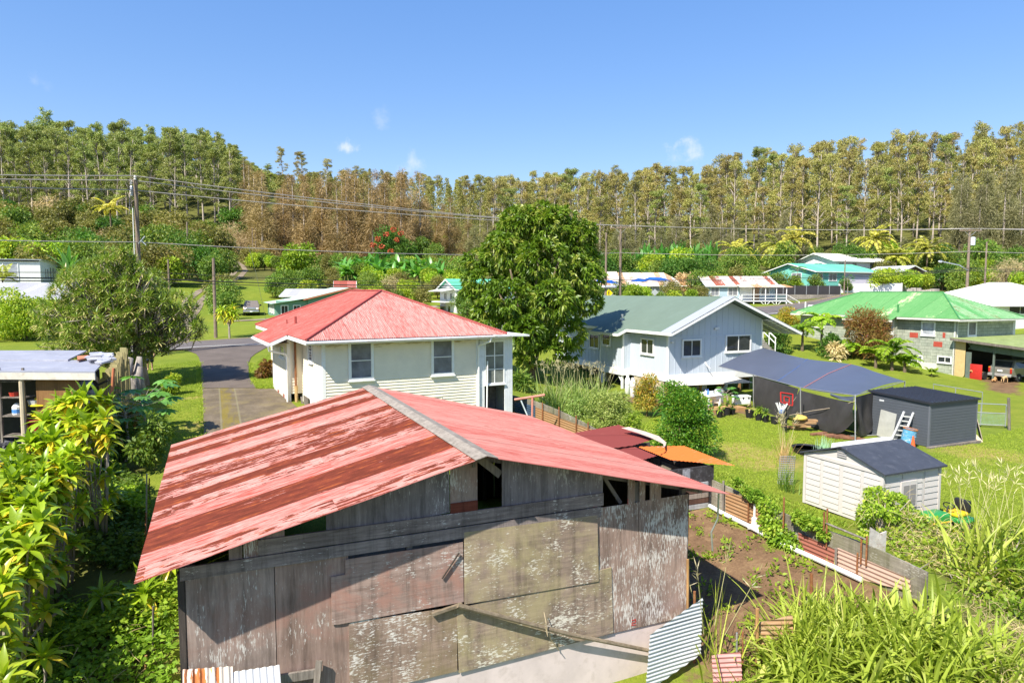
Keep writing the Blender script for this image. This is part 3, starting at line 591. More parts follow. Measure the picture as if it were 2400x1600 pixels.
for i in range(26): y=4.1+i*.155; mb.box(-.68,-.655,y,y+.085,-.3,.55)
mb.build('skirting',M_WHB,wh)
mb=MB(); mb.box(-.64,-.6,4.02,8.1,-.4,.5); mb.box(-.068,-.03,2.4,3.7,-.3,.5); mb.build('crawl_shade_sheet',M_DARK,wh)  # near-black sheets stand in for the shade below the floor
for i,y in enumerate((4.9,6.4)): mb=MB(); mb.box(-.69,-.66,y,y+.35,-.3,.4); mb.build('brick_pier',plain('brick_pier',(.36,.12,.07),.9,var=.4,scale=12),wh)
HR=7.52-2.4; OL,OF,OBk,ORt=-.75,-.6,HL+.5,7.95; RX=3.6; R0,R1=3.75,9.2
M_HR=iron('house_iron_red',(.34,.070,.058),(.44,.205,.18),(.3,.07,.05),rusty=-.9,sheet=.9,fade=.5,pan=.04); M_HRF=iron('house_iron_red_hip',(.34,.070,.058),(.52,.30,.27),(.3,.07,.05),rusty=-.9,sheet=.9,fade=.75,pan=.03)
mb=MB(); mb.corr([(OL,OF,EZ),(RX,R0,HR),(RX,R1,HR),(OL,OBk,EZ)],(0,1,0)); sl=(HR-EZ)/(RX-OL)
mb.corr([(OL,3.4,EZ),(OL,8.7,EZ),(-1.5,8.7,EZ-.75*sl),(-1.5,3.4,EZ-.75*sl)],(0,1,0)); mb.build('roof',M_HR,wh)
mb=MB(); mb.corr([(OL,OF,EZ),(ORt,OF,EZ),(RX,R0,HR)],(1,0,0)); mb.build('roof',M_HRF,wh)['label']='streaky pink front hip of the roof'
mb=MB(); mb.corr([(ORt,OF,EZ),(ORt,OBk,EZ),(RX,R1,HR),(RX,R0,HR)],(0,1,0)); mb.corr([(OL,OBk,EZ),(RX,R1,HR),(ORt,OBk,EZ)],(1,0,0)); mb.build('roof',M_HR,wh)
mb=MB()
for a,b in (((OL,OF,EZ),(RX,R0,HR)),((ORt,OF,EZ),(RX,R0,HR)),((RX,R0,HR),(RX,R1,HR)),((OL,OBk,EZ),(RX,R1,HR)),((ORt,OBk,EZ),(RX,R1,HR))): mb.tube([Vector(a)+Vector((0,0,.03)),Vector(b)+Vector((0,0,.03))],.055,6)
mb.build('ridge_cap',plain('cap_red',(.34,.065,.055),.6,var=.3,scale=2),wh)
mb=MB(); mb.box(OL,ORt,OF+.03,OF+.06,EZ-.19,EZ-.03); mb.box(OL+.02,OL+.05,OF,3.4,EZ-.19,EZ-.03); mb.box(OL+.02,OL+.05,8.7,OBk,EZ-.19,EZ-.03); mb.box(-1.48,-1.45,3.4,8.7,EZ-.75*sl-.19,EZ-.75*sl-.03)
mb.beam((-1.5,3.42,EZ-.75*sl-.09),(OL,3.42,EZ-.09),.03,.16); mb.beam((-1.5,8.68,EZ-.75*sl-.09),(OL,8.68,EZ-.09),.03,.16); mb.box(ORt-.05,ORt-.02,OF,OBk,EZ-.19,EZ-.03)
mb.each('fascia',M_WHITE,wh)
mb=MB(); mb.box(OL+.06,HW+.5,OF+.07,-.02,EZ-.2,EZ-.17); mb.box(OL+.06,-.02,-.0,4.,EZ-.2,EZ-.17); mb.box(-1.44,-.66,3.5,8.6,EZ-.40,EZ-.37); mb.build('soffit',plain('soffit_stained',(.55,.45,.25),.8,var=.4,scale=3,dirt=((.2,.14,.06),.7)),wh)
mb=MB(); mb.tube([(OL-.03,OF-.03,EZ-.1),(ORt+.1,OF-.03,EZ-.08)],.055,7); mb.tube([(-1.55,3.38,EZ-.75*sl-.12),(-1.55,8.7,EZ-.75*sl-.10)],.055,7); mb.build('gutter',plain('gutter_paint',(.62,.62,.66),.5,var=.25,scale=3,dirt=((.4,.2,.1),.5)),wh)
mb=MB(); mb.tube([(-1.55,3.5,EZ-.75*sl-.15),(-1.5,3.6,EZ-.75*sl-.35),(-.78,3.84,EZ-.75*sl-.55),(-.72,3.9,EZ-1.0),(-.72,3.9,-.35)],.045,7); mb.each('downspout',M_WHITE,wh)
mb=MB(); mb.tube([(-.35,3.88,EZ-.2),(-.35,3.88,.9)],.05,7); mb.build('downspout',M_RUSTP,wh)['label']='rusty brown downpipe'
mb=MB(); mb.tube([(-.35,3.85,.9),(-.35,3.8,.2),(-.33,3.8,-.4)],[.075,.07,.07],8); mb.each('downspout',plain('tan_pipe',(.5,.34,.15),.7,var=.4,scale=8),wh)
mb=MB(); mb.beam((-.2,2.9,-.3),(-.2,3.5,.45),.08,.03); mb.box(-.16,-.13,2.3,3.2,-.4,.55); mb.build('hatch_board',M_WOODG,wh)
c4=lambda x,y:(600+x/3.36,640+y/3.36)
def win4(a,b,mat,**k): (x0,z1),(x1,z0)=fw.front(*c4(*a)),fw.front(*c4(*b)); return window(wh,fw,x0,x1,z0,z1,-.02,mat=mat,**k)
win4((745,556),(905,815),M_GLASS2,hbars=(.5,),fw=.11,depth=.06); win4((1394,536),(1538,778),M_GLASS2,hbars=(.5,),fw=.11,depth=.06)
for (px0,px1,py0,py1,x) in (((418),(447),543,690,-.015),):
    a=fw.side(*c4(px0,py0),x); b=fw.side(*c4(px1,py1),x); window(wh,fw,min(a[0],b[0]),max(a[0],b[0]),b[1],a[1],x,axis='x',mat=M_GLASS2,hbars=(.5,))
a=fw.side(*c4(192,565),-.66); b=fw.side(*c4(228,660),-.66); window(wh,fw,min(a[0],b[0]),max(a[0],b[0]),b[1],a[1],-.665,axis='x',mat=M_GLASS2)
mb=MB(); mb.prism([(-.67,a[0]-.1,a[1]+.1),(-1.0,a[0]-.1,a[1]-.08),(-1.0,b[0]+.1,a[1]-.08),(-.67,b[0]+.1,a[1]+.1)],(0,0,.02)); mb.build('awning',M_WHITE,wh)
# glazed porch at its right end
T0,T1=HW+.02,8.5; (wx0,wz1),(wx1,wz0)=fw.front(*c4(1803,543)),fw.front(*c4(1942,856)); M_PB=plain('porch_boards',(.72,.74,.76),.6,var=.12,dirt=((.35,.33,.3),.4),scale=2.)
mb=MB()
def vboards(x0,x1,z0,z1,y,w=.145):
    n=max(1,round((x1-x0)/w)); 
    for i in range(n): a=x0+(x1-x0)*i/n; mb.box(a+.004,x0+(x1-x0)*(i+1)/n-.004,y-.02,y+.02,z0,z1)
    mb.box(x0,x1,y-.008,y+.018,z0,z1)
vboards(T0,wx0-.06,-.6,EZ,-.06); vboards(wx0-.06,wx1+.06,wz1+.06,EZ,-.06); vboards(wx1+.06,T1,-1.,EZ,-.06); mb.box(T1-.03,T1,-.03,2.6,-1.,EZ); mb.box(T0,T1,2.6,2.64,-1.,EZ); mb.build('porch',M_PB,wh)
window(wh,fw,wx0,wx1,wz0,wz1,-.06,mat=glass('porch_glass',(.16,.17,.15),.5,.1),bars=(.5,),hbars=(.333,.667),fw=.06,depth=.04)
mb=MB(); mb.box(T0+.04,T1-.06,1.5,1.53,-1.,wz0); mb.build('peeling_wall',plain('peeling',(.38,.33,.32),.9,var=.5,scale=4,dirt=((.1,.06,.05),.8)),wh)
mb=MB(); mb.box(wx0+.25,wx0+.32,.3,.36,-.9,.5); mb.box(T0+.03,wx0+.4,.1,1.48,-.9,-.2); mb.beam((wx0+.25,.2,.3),(wx0+.8,1.2,.9),.05,.06); mb.build('steps',M_WOODD,wh)
mb=MB(); mb.prism([(7.3,OF-.1,EZ+.0),(9.15,OF+.1,EZ-.06),(9.15,3.,EZ-.06),(7.3,3.,EZ)],(0,0,-.08)); mb.build('porch_roof',M_WHITE,wh)
mb=MB(); mb.tube([(HW+.35,OF,EZ-.12),(HW+.3,OF+.02,EZ-.3),(HW-.05,-.12,EZ-.5),(HW-.05,-.12,-.5)],.05,7); mb.each('downspout',M_WHITE,wh)
mb=MB(); mb.tube([(wx0+.05,-.15,wz0+1.0),(wx0-.02,-.2,-.7)],.035,6); mb.build('prop_pole',M_WHITE,wh)
mb=MB(); 
for px in (1358,1460): a=fw.front(*c4(px,985)); mb.box(a[0]-.02,a[0]+.02,-.05,-.015,a[1]-.5,a[1]+.05)
a=fw.front(*c4(1360,975)); b=fw.front(*c4(1460,970)); mb.box(a[0],b[0],-.05,-.02,a[1]-.02,a[1]+.02); mb.build('wall_hatch',M_CREAM,wh)
for px,py,h,r,mt in ((312,398,.34,.055,'cap_red'),(243,400,.22,.03,'cap_red')):
    # flue where the photograph shows it on the left slope
    o,r_=fw._r(*c4(px,py)); n=Vector((-sl,0,1)); k=((Vector((OL,0,EZ))-o).dot(n))/r_.dot(n); p=o+r_*k
    mb=MB(); mb.tube([p-Vector((0,0,.1)),p+Vector((0,0,h))],r,10); mb.build('flue',_mc['cap_red'],wh)
# ------------------------------------------------------------------ grey-blue house on posts
fg=Fr(10.3,45.,.45,A_); gh=fg.thing('house','grey-blue board-and-batten house on posts with teal gabled roof','house')
M_GB=plain('greyblue_boards',(.50,.55,.62),.6,var=.06,scale=.8); M_GBL=plain('pale_boards',(.55,.60,.66),.6,var=.06,scale=.8); M_TEAL=plain('teal_roof',(.13,.18,.14),.7,var=.10,scale=.5,dirt=((.17,.23,.20),.3))
c7=lambda x,y:(1280+x/4.523,620+y/4.523)
FZ=1.95-.45; E2=4.8-.45; GW=8.07; ya,yb,yc=4.38,7.5,16.1
mb=MB(); RZ=7.1-.45; rx=4.5; sL=(RZ-E2)/(rx+.6); sR=(RZ-(4.6-.45))/(10.6-rx)
zt=lambda x:(RZ-sL*(rx-x) if x<rx else RZ-sR*(x-rx))-.06
mb.prism([(0,0,FZ),(GW,0,FZ),(GW,0,zt(GW)),(rx,0,zt(rx)),(0,0,zt(0))],(0,ya+.0,0))
mb.box(.0,GW,ya,yc,FZ,E2-.05); mb.box(-.65,0,ya,yb,FZ-.06,E2-.28)
for i in range(17):
    x=.1+i*(GW-.2)/16; mb.box(x-.022,x+.022,-.02,0,FZ+.02,(zt(x)-.15))
mb.box(.0,GW,-.028,0,3.95,4.07)
for i in range(8): y=.45+i*.48; mb.box(-.02,0,y-.02,y+.02,FZ,E2-.1)
for i in range(6): y=ya+.25+i*.5; mb.box(-.67,-.65,y-.02,y+.02,FZ,E2-.3)
for i in range(16): y=yb+.3+i*.52; mb.box(-.02,0,y-.02,y+.02,FZ,E2-.1)
for i in range(2): mb.box(-.45+i*.25,-.41+i*.25,ya-.02,ya,FZ,E2-.3)
mb.build('wall',M_GB,gh)
mb=MB(); mb.box(-.03,.1,-.035,.1,FZ-.1,zt(.1)-.1); mb.box(GW-.1,GW+.03,-.035,.1,FZ-.1,zt(GW)-.1); mb.box(-.69,-.56,ya-.035,ya+.1,FZ-.1,E2-.3); mb.box(-.68,-.60,yb-.1,yb+.03,FZ-.1,E2-.3)
mb.box(-.05,GW,-.05,-.02,FZ-.42,FZ+.03); mb.box(-.055,-.02,-.02,ya-.04,FZ-.42,FZ+.03); mb.box(-.70,-.65,ya-.05,yb,FZ-.45,FZ+.02); mb.box(-.65,-.06,ya-.05,ya-.02,FZ-.45,FZ+.02); mb.box(-.055,-.02,yb+.04,yc,FZ-.4,FZ+.03); mb.each('trim',M_WHITE,gh)
yf,yk=-1.2,16.7
def rp(x,dz=0): return (RZ-sL*(rx-x) if x<rx else RZ-sR*(x-rx))+dz
mb=MB(); mb.prism([(-.6,yf,rp(-.6)),(rx,yf,RZ),(rx,yk,RZ),(-.6,yk,rp(-.6))],(0,0,.05)); mb.prism([(-1.3,ya-.35,rp(-1.3)),(-.6,ya-.35,rp(-.6)),(-.6,yb+.4,rp(-.6)),(-1.3,yb+.4,rp(-1.3))],(0,0,.05)); mb.build('roof',M_TEAL,gh)
mb=MB(); mb.prism([(rx,yf,RZ),(10.6,yf,rp(10.6)),(10.6,yk,rp(10.6)),(rx,yk,RZ)],(0,0,.05)); mb.build('roof',M_TEAL,gh)
mb=MB(); mb.prism([(-.62,yf,rp(-.62)+.052),(rx,yf,RZ+.052),(rx,yf+1.15,RZ+.052),(-.62,yf+1.15,rp(-.62)+.052)],(0,0,.02)); mb.build('roof_edge_strip',plain('pale_strip',(.34,.36,.42),.5,var=.08,scale=1),gh)
mb=MB(); mb.beam((-.62,yf+.02,rp(-.62)-.06),(rx,yf+.02,RZ-.06),.04,.2); mb.beam((rx,yf+.02,RZ-.06),(10.62,yf+.02,rp(10.62)-.06),.04,.2); mb.box(-.62,-.58,yf+.04,ya-.4,rp(-.6)-.15,rp(-.6)+.04); mb.box(-1.33,-1.29,ya-.35,yb+.4,rp(-1.3)-.15,rp(-1.3)+.04); mb.beam((-1.3,ya-.37,rp(-1.3)-.05),(-.6,ya-.37,rp(-.6)-.05),.04,.18); mb.box(-.62,-.58,yb+.45,yk,rp(-.6)-.15,rp(-.6)+.04); mb.box(10.57,10.61,yf,yk,rp(10.6)-.15,rp(10.6)+.04); mb.each('fascia',M_WHITE,gh)
mb=MB()
for k in range(7): x=GW+.2+k*.36; mb.beam((x,yf+.1,rp(x)-.06),(x,yk-.1,rp(x)-.06),.05,.1)
for y in np.arange(yf+.6,yk,1.2): mb.beam((GW,y,rp(GW)-.14),(10.5,y,rp(10.5)-.14),.05,.12)
mb.each('lanai_rafter',M_WHITE,gh)
def w7(a,b,face='f',x=0.,bars=(.5,),hb=(),mat=None,label=None):
    if face=='f': (x0,z1),(x1,z0)=fg.front(*c7(*a)),fg.front(*c7(*b)); return window(gh,fg,x0,x1,z0,z1,-.02,bars=bars,hbars=hb,mat=mat,fw=.1,depth=.06)
    A,B=fg.side(*c7(*a),x),fg.side(*c7(*b),x); return window(gh,fg,min(A[0],B[0]),max(A[0],B[0]),B[1],A[1],x-.02,axis='x',bars=bars,hbars=hb,mat=mat,fw=.1,depth=.06)
w7((1452,808),(1627,958)); w7((1912,760),(2155,905)); w7((1018,790),(1138,945),'s',0.); w7((606,735),(678,850),'s',-.65,(),(.55,)); w7((472,742),(560,880),'s',0.); w7((190,760),(280,850),'s',0.)
mb=MB(); o,r_=fg._r(*c7(808,585)); n=Vector((-sL,0,1)); k=((Vector((rx,0,RZ+.05))-o).dot(n))/r_.dot(n); p=o+r_*k; mb.lathe([(.2,-.05),(.2,.02),(.07,.06),(.06,.3),(.09,.32),(.09,.42)],p,10); mb.build('roof_vent',M_GALV,gh)
mb=MB(); a=fg.front(*c7(1795,672)); mb.lathe([(.03,0),(.1,.03),(.08,.16)],(a[0]-.05,-.12,a[1]-.1),8); mb.lathe([(.03,0),(.1,.03),(.08,.16)],(a[0]+.12,-.12,a[1]-.08),8); mb.each('flood_light',M_WHITE,gh)
mb=MB(); a=fg.front(*c7(1330,822)); mb.box(a[0]-.06,a[0]+.06,-.16,-.02,a[1]-.05,a[1]+.05); mb.build('camera_box',M_WHITE,gh)
mb=MB(); a=fg.front(*c7(1690,1065)); mb.tube([(a[0]-.05,-.03,a[1]+.2),(a[0]-.05,-.2,a[1]),(a[0]+.15,-.3,a[1]-.2)],.04,6); mb.build('pipe_bracket',M_WHITE,gh)
mb=MB()      # posts, braces, plinth
gzl=lambda x,y: gz(*fg.wld(x,y)[:2])-.45
for x,y in ((-.55,ya+.2),(-.55,yb-.2),(.1,yb+2.5),(.1,yb+5.5),(.1,yc-.2)): mb.box(x-.07,x+.07,y-.07,y+.07,gzl(x,y)-.2,FZ-.2)
for y in (ya+.2,): mb.beam((-.55,y+.05,FZ-.9),(-.55,y+.75,FZ-.25),.09,.09); mb.beam((-.55,yb-.3,FZ-.9),(-.55,yb-.9,FZ-.25),.09,.09)
mb.each('post',M_WHITE,gh)
mb=MB()
for x in (.1,.75,2.9,4.6,6.3,7.9): mb.box(x-.07,x+.07,.1,.24,gzl(x,.1)-.2,FZ-.3)
for x in (4.6,): mb.beam((x+.1,.12,FZ-1.1),(x+.7,.12,FZ-.4),.09,.09); mb.beam((x-.1,.12,FZ-1.1),(x-.7,.12,FZ-.4),.09,.09)
mb.each('post',M_WOODT,gh)
mb=MB(); mb.box(.4,GW-.3,3.4,yc-.5,-1.2,FZ); mb.box(.5,1.2,2.2,2.3,-.6,FZ); mb.build('under_house_shade',M_DARK,gh)  # near-black block: the gloom beneath the floor put in as colour
mb=MB(); mb.box(-.0,.08,.4,3.9,-.6,FZ-.45); mb.box(-.1,.3,yb+.0,yb+1.2,-.6,FZ-.4); mb.each('plinth_wall',plain('plinth',(.5,.42,.30),.8,var=.25,scale=2,dirt=((.25,.2,.14),.5)),gh)
mb=MB(); mb.prism([(-.02,-.06,FZ-.42),(5.6,-.06,FZ-.36),(6.0,-1.5,FZ-.62),(.1,-.75,FZ-.62)],(0,0,.02)); mb.build('porch_canopy',plain('canopy_white',(.62,.58,.54),.7,var=.15,scale=1),gh)
# ------------------------------------------------------------------ green-roofed shingle house
p=atY(2242,744,58.); fn=Fr(p.x,p.y,.25,A_); nh=fn.thing('house','grey-green shingled house with peeling bright green hipped roof and carport','house')
def shingle_mat():
    m=N('grey_green_shingles'); v=m.co(scale=(1,1,1)); x=m.sep(v)
    br=m.n('ShaderNodeTexBrick'); m.l(m.co('UV'),br.inputs['Vector']); br.inputs['Scale'].default_value=1.; br.inputs['Brick Width'].default_value=.55; br.inputs['Row Height'].default_value=.27; br.inputs['Mortar Size'].default_value=.012; br.offset=.37
    br.inputs['Color1'].default_value=(.30,.33,.27,1); br.inputs['Color2'].default_value=(.38,.40,.33,1); br.inputs['Mortar'].default_value=(.15,.165,.13,1)
    c=m.mix(1.,br.outputs[0],m.ramp(m.noise(v,1.1,6,.7),[(.3,.75),(.7,1.2)]),'MULTIPLY'); m.color(c); m.bump(br.outputs[1],-.5,.02); return m.set(.85,0,.2)
M_SH=shingle_mat(); E3=5.2-.25; NL,NW=16.8,8.0
def uvwall(mb,a,b,c_,d,L,z0,z1,s0=0): mb.add([a,b,c_,d],[(0,1,2,3)],0,[[(s0,z0),(s0+L,z0),(s0+L,z1),(s0,z1)]])
mb=MB()
uvwall(mb,(0,NL,-.4),(0,0,-.4),(0,0,E3),(0,NL,E3),NL,-.4,E3); uvwall(mb,(0,0,-.4),(NW,0,-.4),(NW,0,E3),(0,0,E3),NW,-.4,E3,.2); uvwall(mb,(NW,0,-.4),(NW,NL,-.4),(NW,NL,E3),(NW,0,E3),NL,-.4,E3); uvwall(mb,(NW,NL,-.4),(0,NL,-.4),(0,NL,E3),(NW,NL,E3),NW,-.4,E3)
b0,b1=5.4,10.; uvwall(mb,(-.6,b1,-.4),(-.6,b0,-.4),(-.6,b0,E3),(-.6,b1,E3),b1-b0,-.4,E3,.1); uvwall(mb,(-.6,b0,-.4),(0,b0,-.4),(0,b0,E3),(-.6,b0,E3),.6,-.4,E3)
mb.build('wall',M_SH,nh)
c8=lambda x,y:(1840+x/4.2,660+y/4.2)
mb=MB()
for (x,y) in ((1268,522),(1505,612),(1565,524)):
    a=fn.side(*c8(x,y),0.); mb.box(-.012,-.004,a[0]-(.4 if x<1550 else .12),a[0]+(.4 if x<1550 else .12),a[1]-.26,a[1]+.2)
mb.build('bare_patch',plain('red_underpaint',(.42,.07,.045),.8,var=.3,scale=5),nh)
mb=MB(); mb.box(-.05,-.003,-.05,.14,-.3,E3); mb.box(-.05,.0,-.05,.001,0,E3) ; mb.box(.12,.2,-.06,-.01,3.2,E3); mb.box(-.65,-.52,b0-.04,b0+.1,-.3,E3); mb.box(NW-.3,NW+.05,-.05,.1,3.,E3); mb.each('corner_board',plain('grey_white_trim',(.62,.63,.60),.6,var=.2,dirt=((.35,.36,.3),.5)),nh)
M_NG=iron('green_iron',(.070,.225,.070),(.14,.30,.12),(.30,.33,.2),rusty=-.35,sheet=1.1,fade=.7,pan=.08); M_NG2=iron('green_iron_peeling',(.06,.23,.07),(.34,.42,.30),(.09,.11,.05),rusty=.15,sheet=.8,fade=.55,pan=.1,whole=.2)
o3=.75; R3=7.42-.25; rx3=4.; s3=(R3-E3)/(rx3+o3); ra,rb=4.,NL-4.
mb=MB(); mb.corr([(-o3,-o3,E3),(rx3,ra,R3),(rx3,rb,R3),(-o3,NL+o3,E3)],(0,1,0),per=4); mb.corr([(-o3,b0-.4,E3),(-o3,b1+.4,E3),(-1.35,b1+.4,E3-.6*s3),(-1.35,b0-.4,E3-.6*s3)],(0,1,0),per=4); mb.build('roof',M_NG,nh)
mb=MB(); mb.corr([(-o3,-o3,E3),(NW+o3+.8,-o3,E3-.1),(rx3,ra,R3)],(1,0,0),per=4); mb.build('roof',M_NG2,nh)['label']='peeling green and white right-hand hip'
mb=MB(); mb.corr([(NW+o3,-o3,E3),(NW+o3,NL+o3,E3),(rx3,rb,R3),(rx3,ra,R3)],(0,1,0),per=4); mb.corr([(-o3,NL+o3,E3),(rx3,rb,R3),(NW+o3,NL+o3,E3)],(1,0,0),per=4); mb.build('roof',M_NG,nh)
mb=MB()
for a,b in (((-o3,-o3,E3),(rx3,ra,R3)),((rx3,ra,R3),(rx3,rb,R3)),((-o3,NL+o3,E3),(rx3,rb,R3))): mb.tube([Vector(a)+Vector((0,0,.03)),Vector(b)+Vector((0,0,.03))],.06,6)
mb.build('ridge_cap',plain('cap_green',(.06,.25,.08),.6,var=.4,scale=2),nh)
mb=MB(); mb.box(-o3+.02,-o3+.06,-o3,b0-.4,E3-.2,E3-.02); mb.box(-o3+.02,-o3+.06,b1+.4,NL+o3,E3-.2,E3-.02); mb.box(-o3,NW+o3+.7,-o3+.02,-o3+.06,E3-.23,E3-.06); mb.box(-1.33,-1.29,b0-.4,b1+.4,E3-.6*s3-.2,E3-.6*s3-.02); mb.each('fascia',plain('fascia_grey',(.6,.6,.55),.6,var=.2,dirt=((.3,.25,.15),.4)),nh)
for px,py,h,r in ((1110,290,.7,.09),(870,300,.5,.03)):
    o,r_=fn._r(*c8(px,py+10)); n=Vector((-s3,0,1)); k=((Vector((-o3,0,E3))-o).dot(n))/r_.dot(n); p=o+r_*k; mb=MB(); mb.tube([p-Vector((0,0,.1)),p+Vector((0,0,h))],r,8); mb.build('flue',_mc['cap_green'],nh)
def w8(a,b,face='s',mat=None,bars=(),x=0.,fwid=.12):
    if face=='f': (x0,z1),(x1,z0)=fn.front(*c8(*a)),fn.front(*c8(*b)); return window(nh,fn,x0,x1,z0,z1,-.005,bars=bars,mat=mat,fw=fwid,depth=.06)
    A,B=fn.side(*c8(*a),x),fn.side(*c8(*b),x); return window(nh,fn,min(A[0],B[0]),max(A[0],B[0]),B[1],A[1],x-.005,axis='x',bars=bars,mat=mat,fw=fwid,depth=.06)
w8((1358,400),(1466,522),mat=M_GLASSP); w8((1200,722),(1346,800),mat=M_GLASS2,bars=(.25,.65),fwid=.07); w8((1512,738),(1630,796),bars=(.45,),fwid=.09); w8((1806,402),(1870,522),'f',M_GLASS2)
w8((985,415),(1045,500),x=-.6,mat=M_GLASS2); w8((300,375),(378,440),mat=M_GLASS2)
for a,b in (((2005,362),(2104,382)),((2126,362),(2228,382))): w8(a,b,'f',M_GLASS,(.3,.65),fwid=.05)
mb=MB(); A=fn.side(*c8(1215,850),-.1); B=fn.side(*c8(1485,900),-.1); mb.box(-.12,-.01,min(A[0],B[0]),max(A[0],B[0]),-.4,.95); mb.build('white_skirt',plain('skirt_pale',(.66,.64,.56),.8,var=.15,scale=2),nh)
CR=3.28; mb=MB(); mb.prism([(-.55,.1,CR),(NW+2,.1,CR+.05),(NW+2,-7.,CR-.45),(-.55,-7.,CR-.5)],(0,0,.07)); mb.build('carport_roof',plain('carport_moss',(.24,.30,.10),.9,var=.4,scale=1.2,dirt=((.45,.43,.32),.5)),nh)
mb=MB(); mb.beam((-.57,.1,CR-.05),(-.57,-7.,CR-.55),.05,.2); mb.beam((-.55,-7.,CR-.55),(NW+2,-7.,CR-.5),.05,.2); mb.build('carport_fascia',M_WOODG,nh)
mb=MB(); zl=lambda y: CR-.14+y*.072
for k in range(-4,60):
    y=-1.-k*.11
    for d in (-1,1):
        y1=y+d*.5; lo,hi=max(min(y,y1),-6.9),min(max(y,y1),-1.)
        if hi-lo<.1: continue
        f=lambda yy: (yy-y)/(y1-y) if y1!=y else 0
        mb.beam((-.03-.012*d,y,zl(y)-.62),(-.03-.012*d,y1,zl(y1)-.02),.012,.035,up=(1,0,0)) if -6.9<y1<-1. and -6.9<y<-1. else None
mb.build('lattice',plain('lattice_green',(.28,.38,.32),.7,var=.2),nh)
mb=MB()
for y in (-3.2,-6.9): mb.box(-.06,.06,y-.06,y+.06,-.3,zl(y))
mb.box(-.02,.02,-1.4,-.95,-.3,2.2); mb.box(NW-.2,NW-.1,-6.9,0,-.3,2.9); mb.each('carport_post',plain('post_dark',(.12,.15,.13),.8,var=.3),nh)
mb=MB(); mb.add([(-.05,.05,3.15),(-.05,-.92,3.1),(-.05,-.92,.35)]+[(-.05,-.92+.3*(1-math.cos(t)),.35-.35*math.sin(t)) for t in (.4,.8,1.2,1.5)]+[(-.05,.05,.0)],[tuple(range(8))]); mb.build('tan_panel',plain('tan_board',(.55,.40,.19),.8,var=.2,scale=4),nh)
mb=MB(); mb.box(.3,NW-.3,-.06,-.02,0,2.9); mb.build('carport_shade_sheet',M_DARK,nh)  # near-black sheet before the shingles paints the shade inside the carport
# ================================================================== yards: sheds, fences, clutter
c1=lambda x,y:(1600+x/2.614,1000+y/2.614); c9=lambda x,y:(1680+x/3.267,800+y/3.267); c10=lambda x,y:(1480+x/7.128,820+y/7.128); c2=lambda x,y:(x/5.226,780+y/5.226); c2p=lambda x,y:(1200+x/3.92,800+y/3.92)
# ---- pale plastic garden shed
gn=on_ground(2066,1240); fs=Fr(gn.x,gn.y,gn.z-.02,A_); gs=fs.thing('garden_shed','pale grey plastic garden shed with dark gabled roof','garden shed')
SW,SD,SE,SP=2.55,2.95,1.72,2.17
M_PL=plain('pale_plastic',(.54,.505,.485),.5,var=.05,scale=2); M_PLD=plain('slate_roof_plastic',(.05,.055,.07),.55,var=.3,scale=2,dirt=((.11,.115,.13),.5))
mb=MB(); mb.box(.02,SW-.02,.02,SD-.02,0,SE); mb.prism([(.02,.02,SE),(.02,SD-.02,SE),(.02,SD/2,SP-.05)],(SW-.04,0,0))
ys=[(.1,.66),(.78,1.40),(1.55,2.17),(2.29,2.85)]
for a,b in ys: siding(mb,a,b,.12,SE-.1,.02,axis='x',lap=.19,proud=.022)
for a,b in ((.1,.72),(.84,1.72),(1.84,2.45)): siding(mb,a,b,.12,SE-.12,.02,lap=.19,proud=.022)
mb.box(-.012,.05,-.012,.09,0,SE); mb.box(SW-.08,SW+.01,-.012,.05,0,SE); mb.box(-.012,.05,SD-.09,SD+.01,0,SE); mb.box(-.012,.03,.09,SD-.09,SE-.09,SE+.02); mb.box(.09,SW-.08,-.012,.03,SE-.1,SE)
mb.build('wall',M_PL,gs)
mb=MB(); 
for s,(y0,y1) in enumerate(((-.12,SD/2),(SD+.12,SD/2))):
    z0=SE-.06; mb.prism([(-.1,y0,z0),(SW+.12,y0,z0),(SW+.12,y1,SP),(-.1,y1,SP)],(0,0,.05))
mb.build('roof',M_PLD,gs)
mb=MB(); mb.prism([(-.1,SD/2+.01,SP+.04),(-.1,SD/2+.04,SP+.13),(-.1,SD/2+.30,SP+.09),(-.1,SD/2+.34,SP-.08)],(SW*.92,0,0)); mb.build('skylight',plain('skylight_white',(.78,.78,.78),.4,var=.05),gs)
mb=MB()
for i in range(5): mb.box(-.018,.03,SD/2-.17,SD/2+.17,1.86+i*.07,1.89+i*.07)
mb.build('gable_vent',plain('vent_grey',(.42,.40,.39),.6,var=.1),gs)
(x0,z1),(x1,z0)=fs.front(*c1(1348,360)),fs.front(*c1(1417,470)); 
mb=MB(); mb.box(x0-.08,x1+.08,-.03,.03,z0-.08,z1+.12); w_=mb.build('window',M_PL,gs)
mb=MB(); mb.box(x0,(x0+x1)/2-.02,-.045,-.031,z0,z1); mb.box((x0+x1)/2+.02,x1,-.045,-.031,z0,z1); mb.each('shutter',plain('shutter_grey',(.25,.235,.235),.5,var=.1),w_)
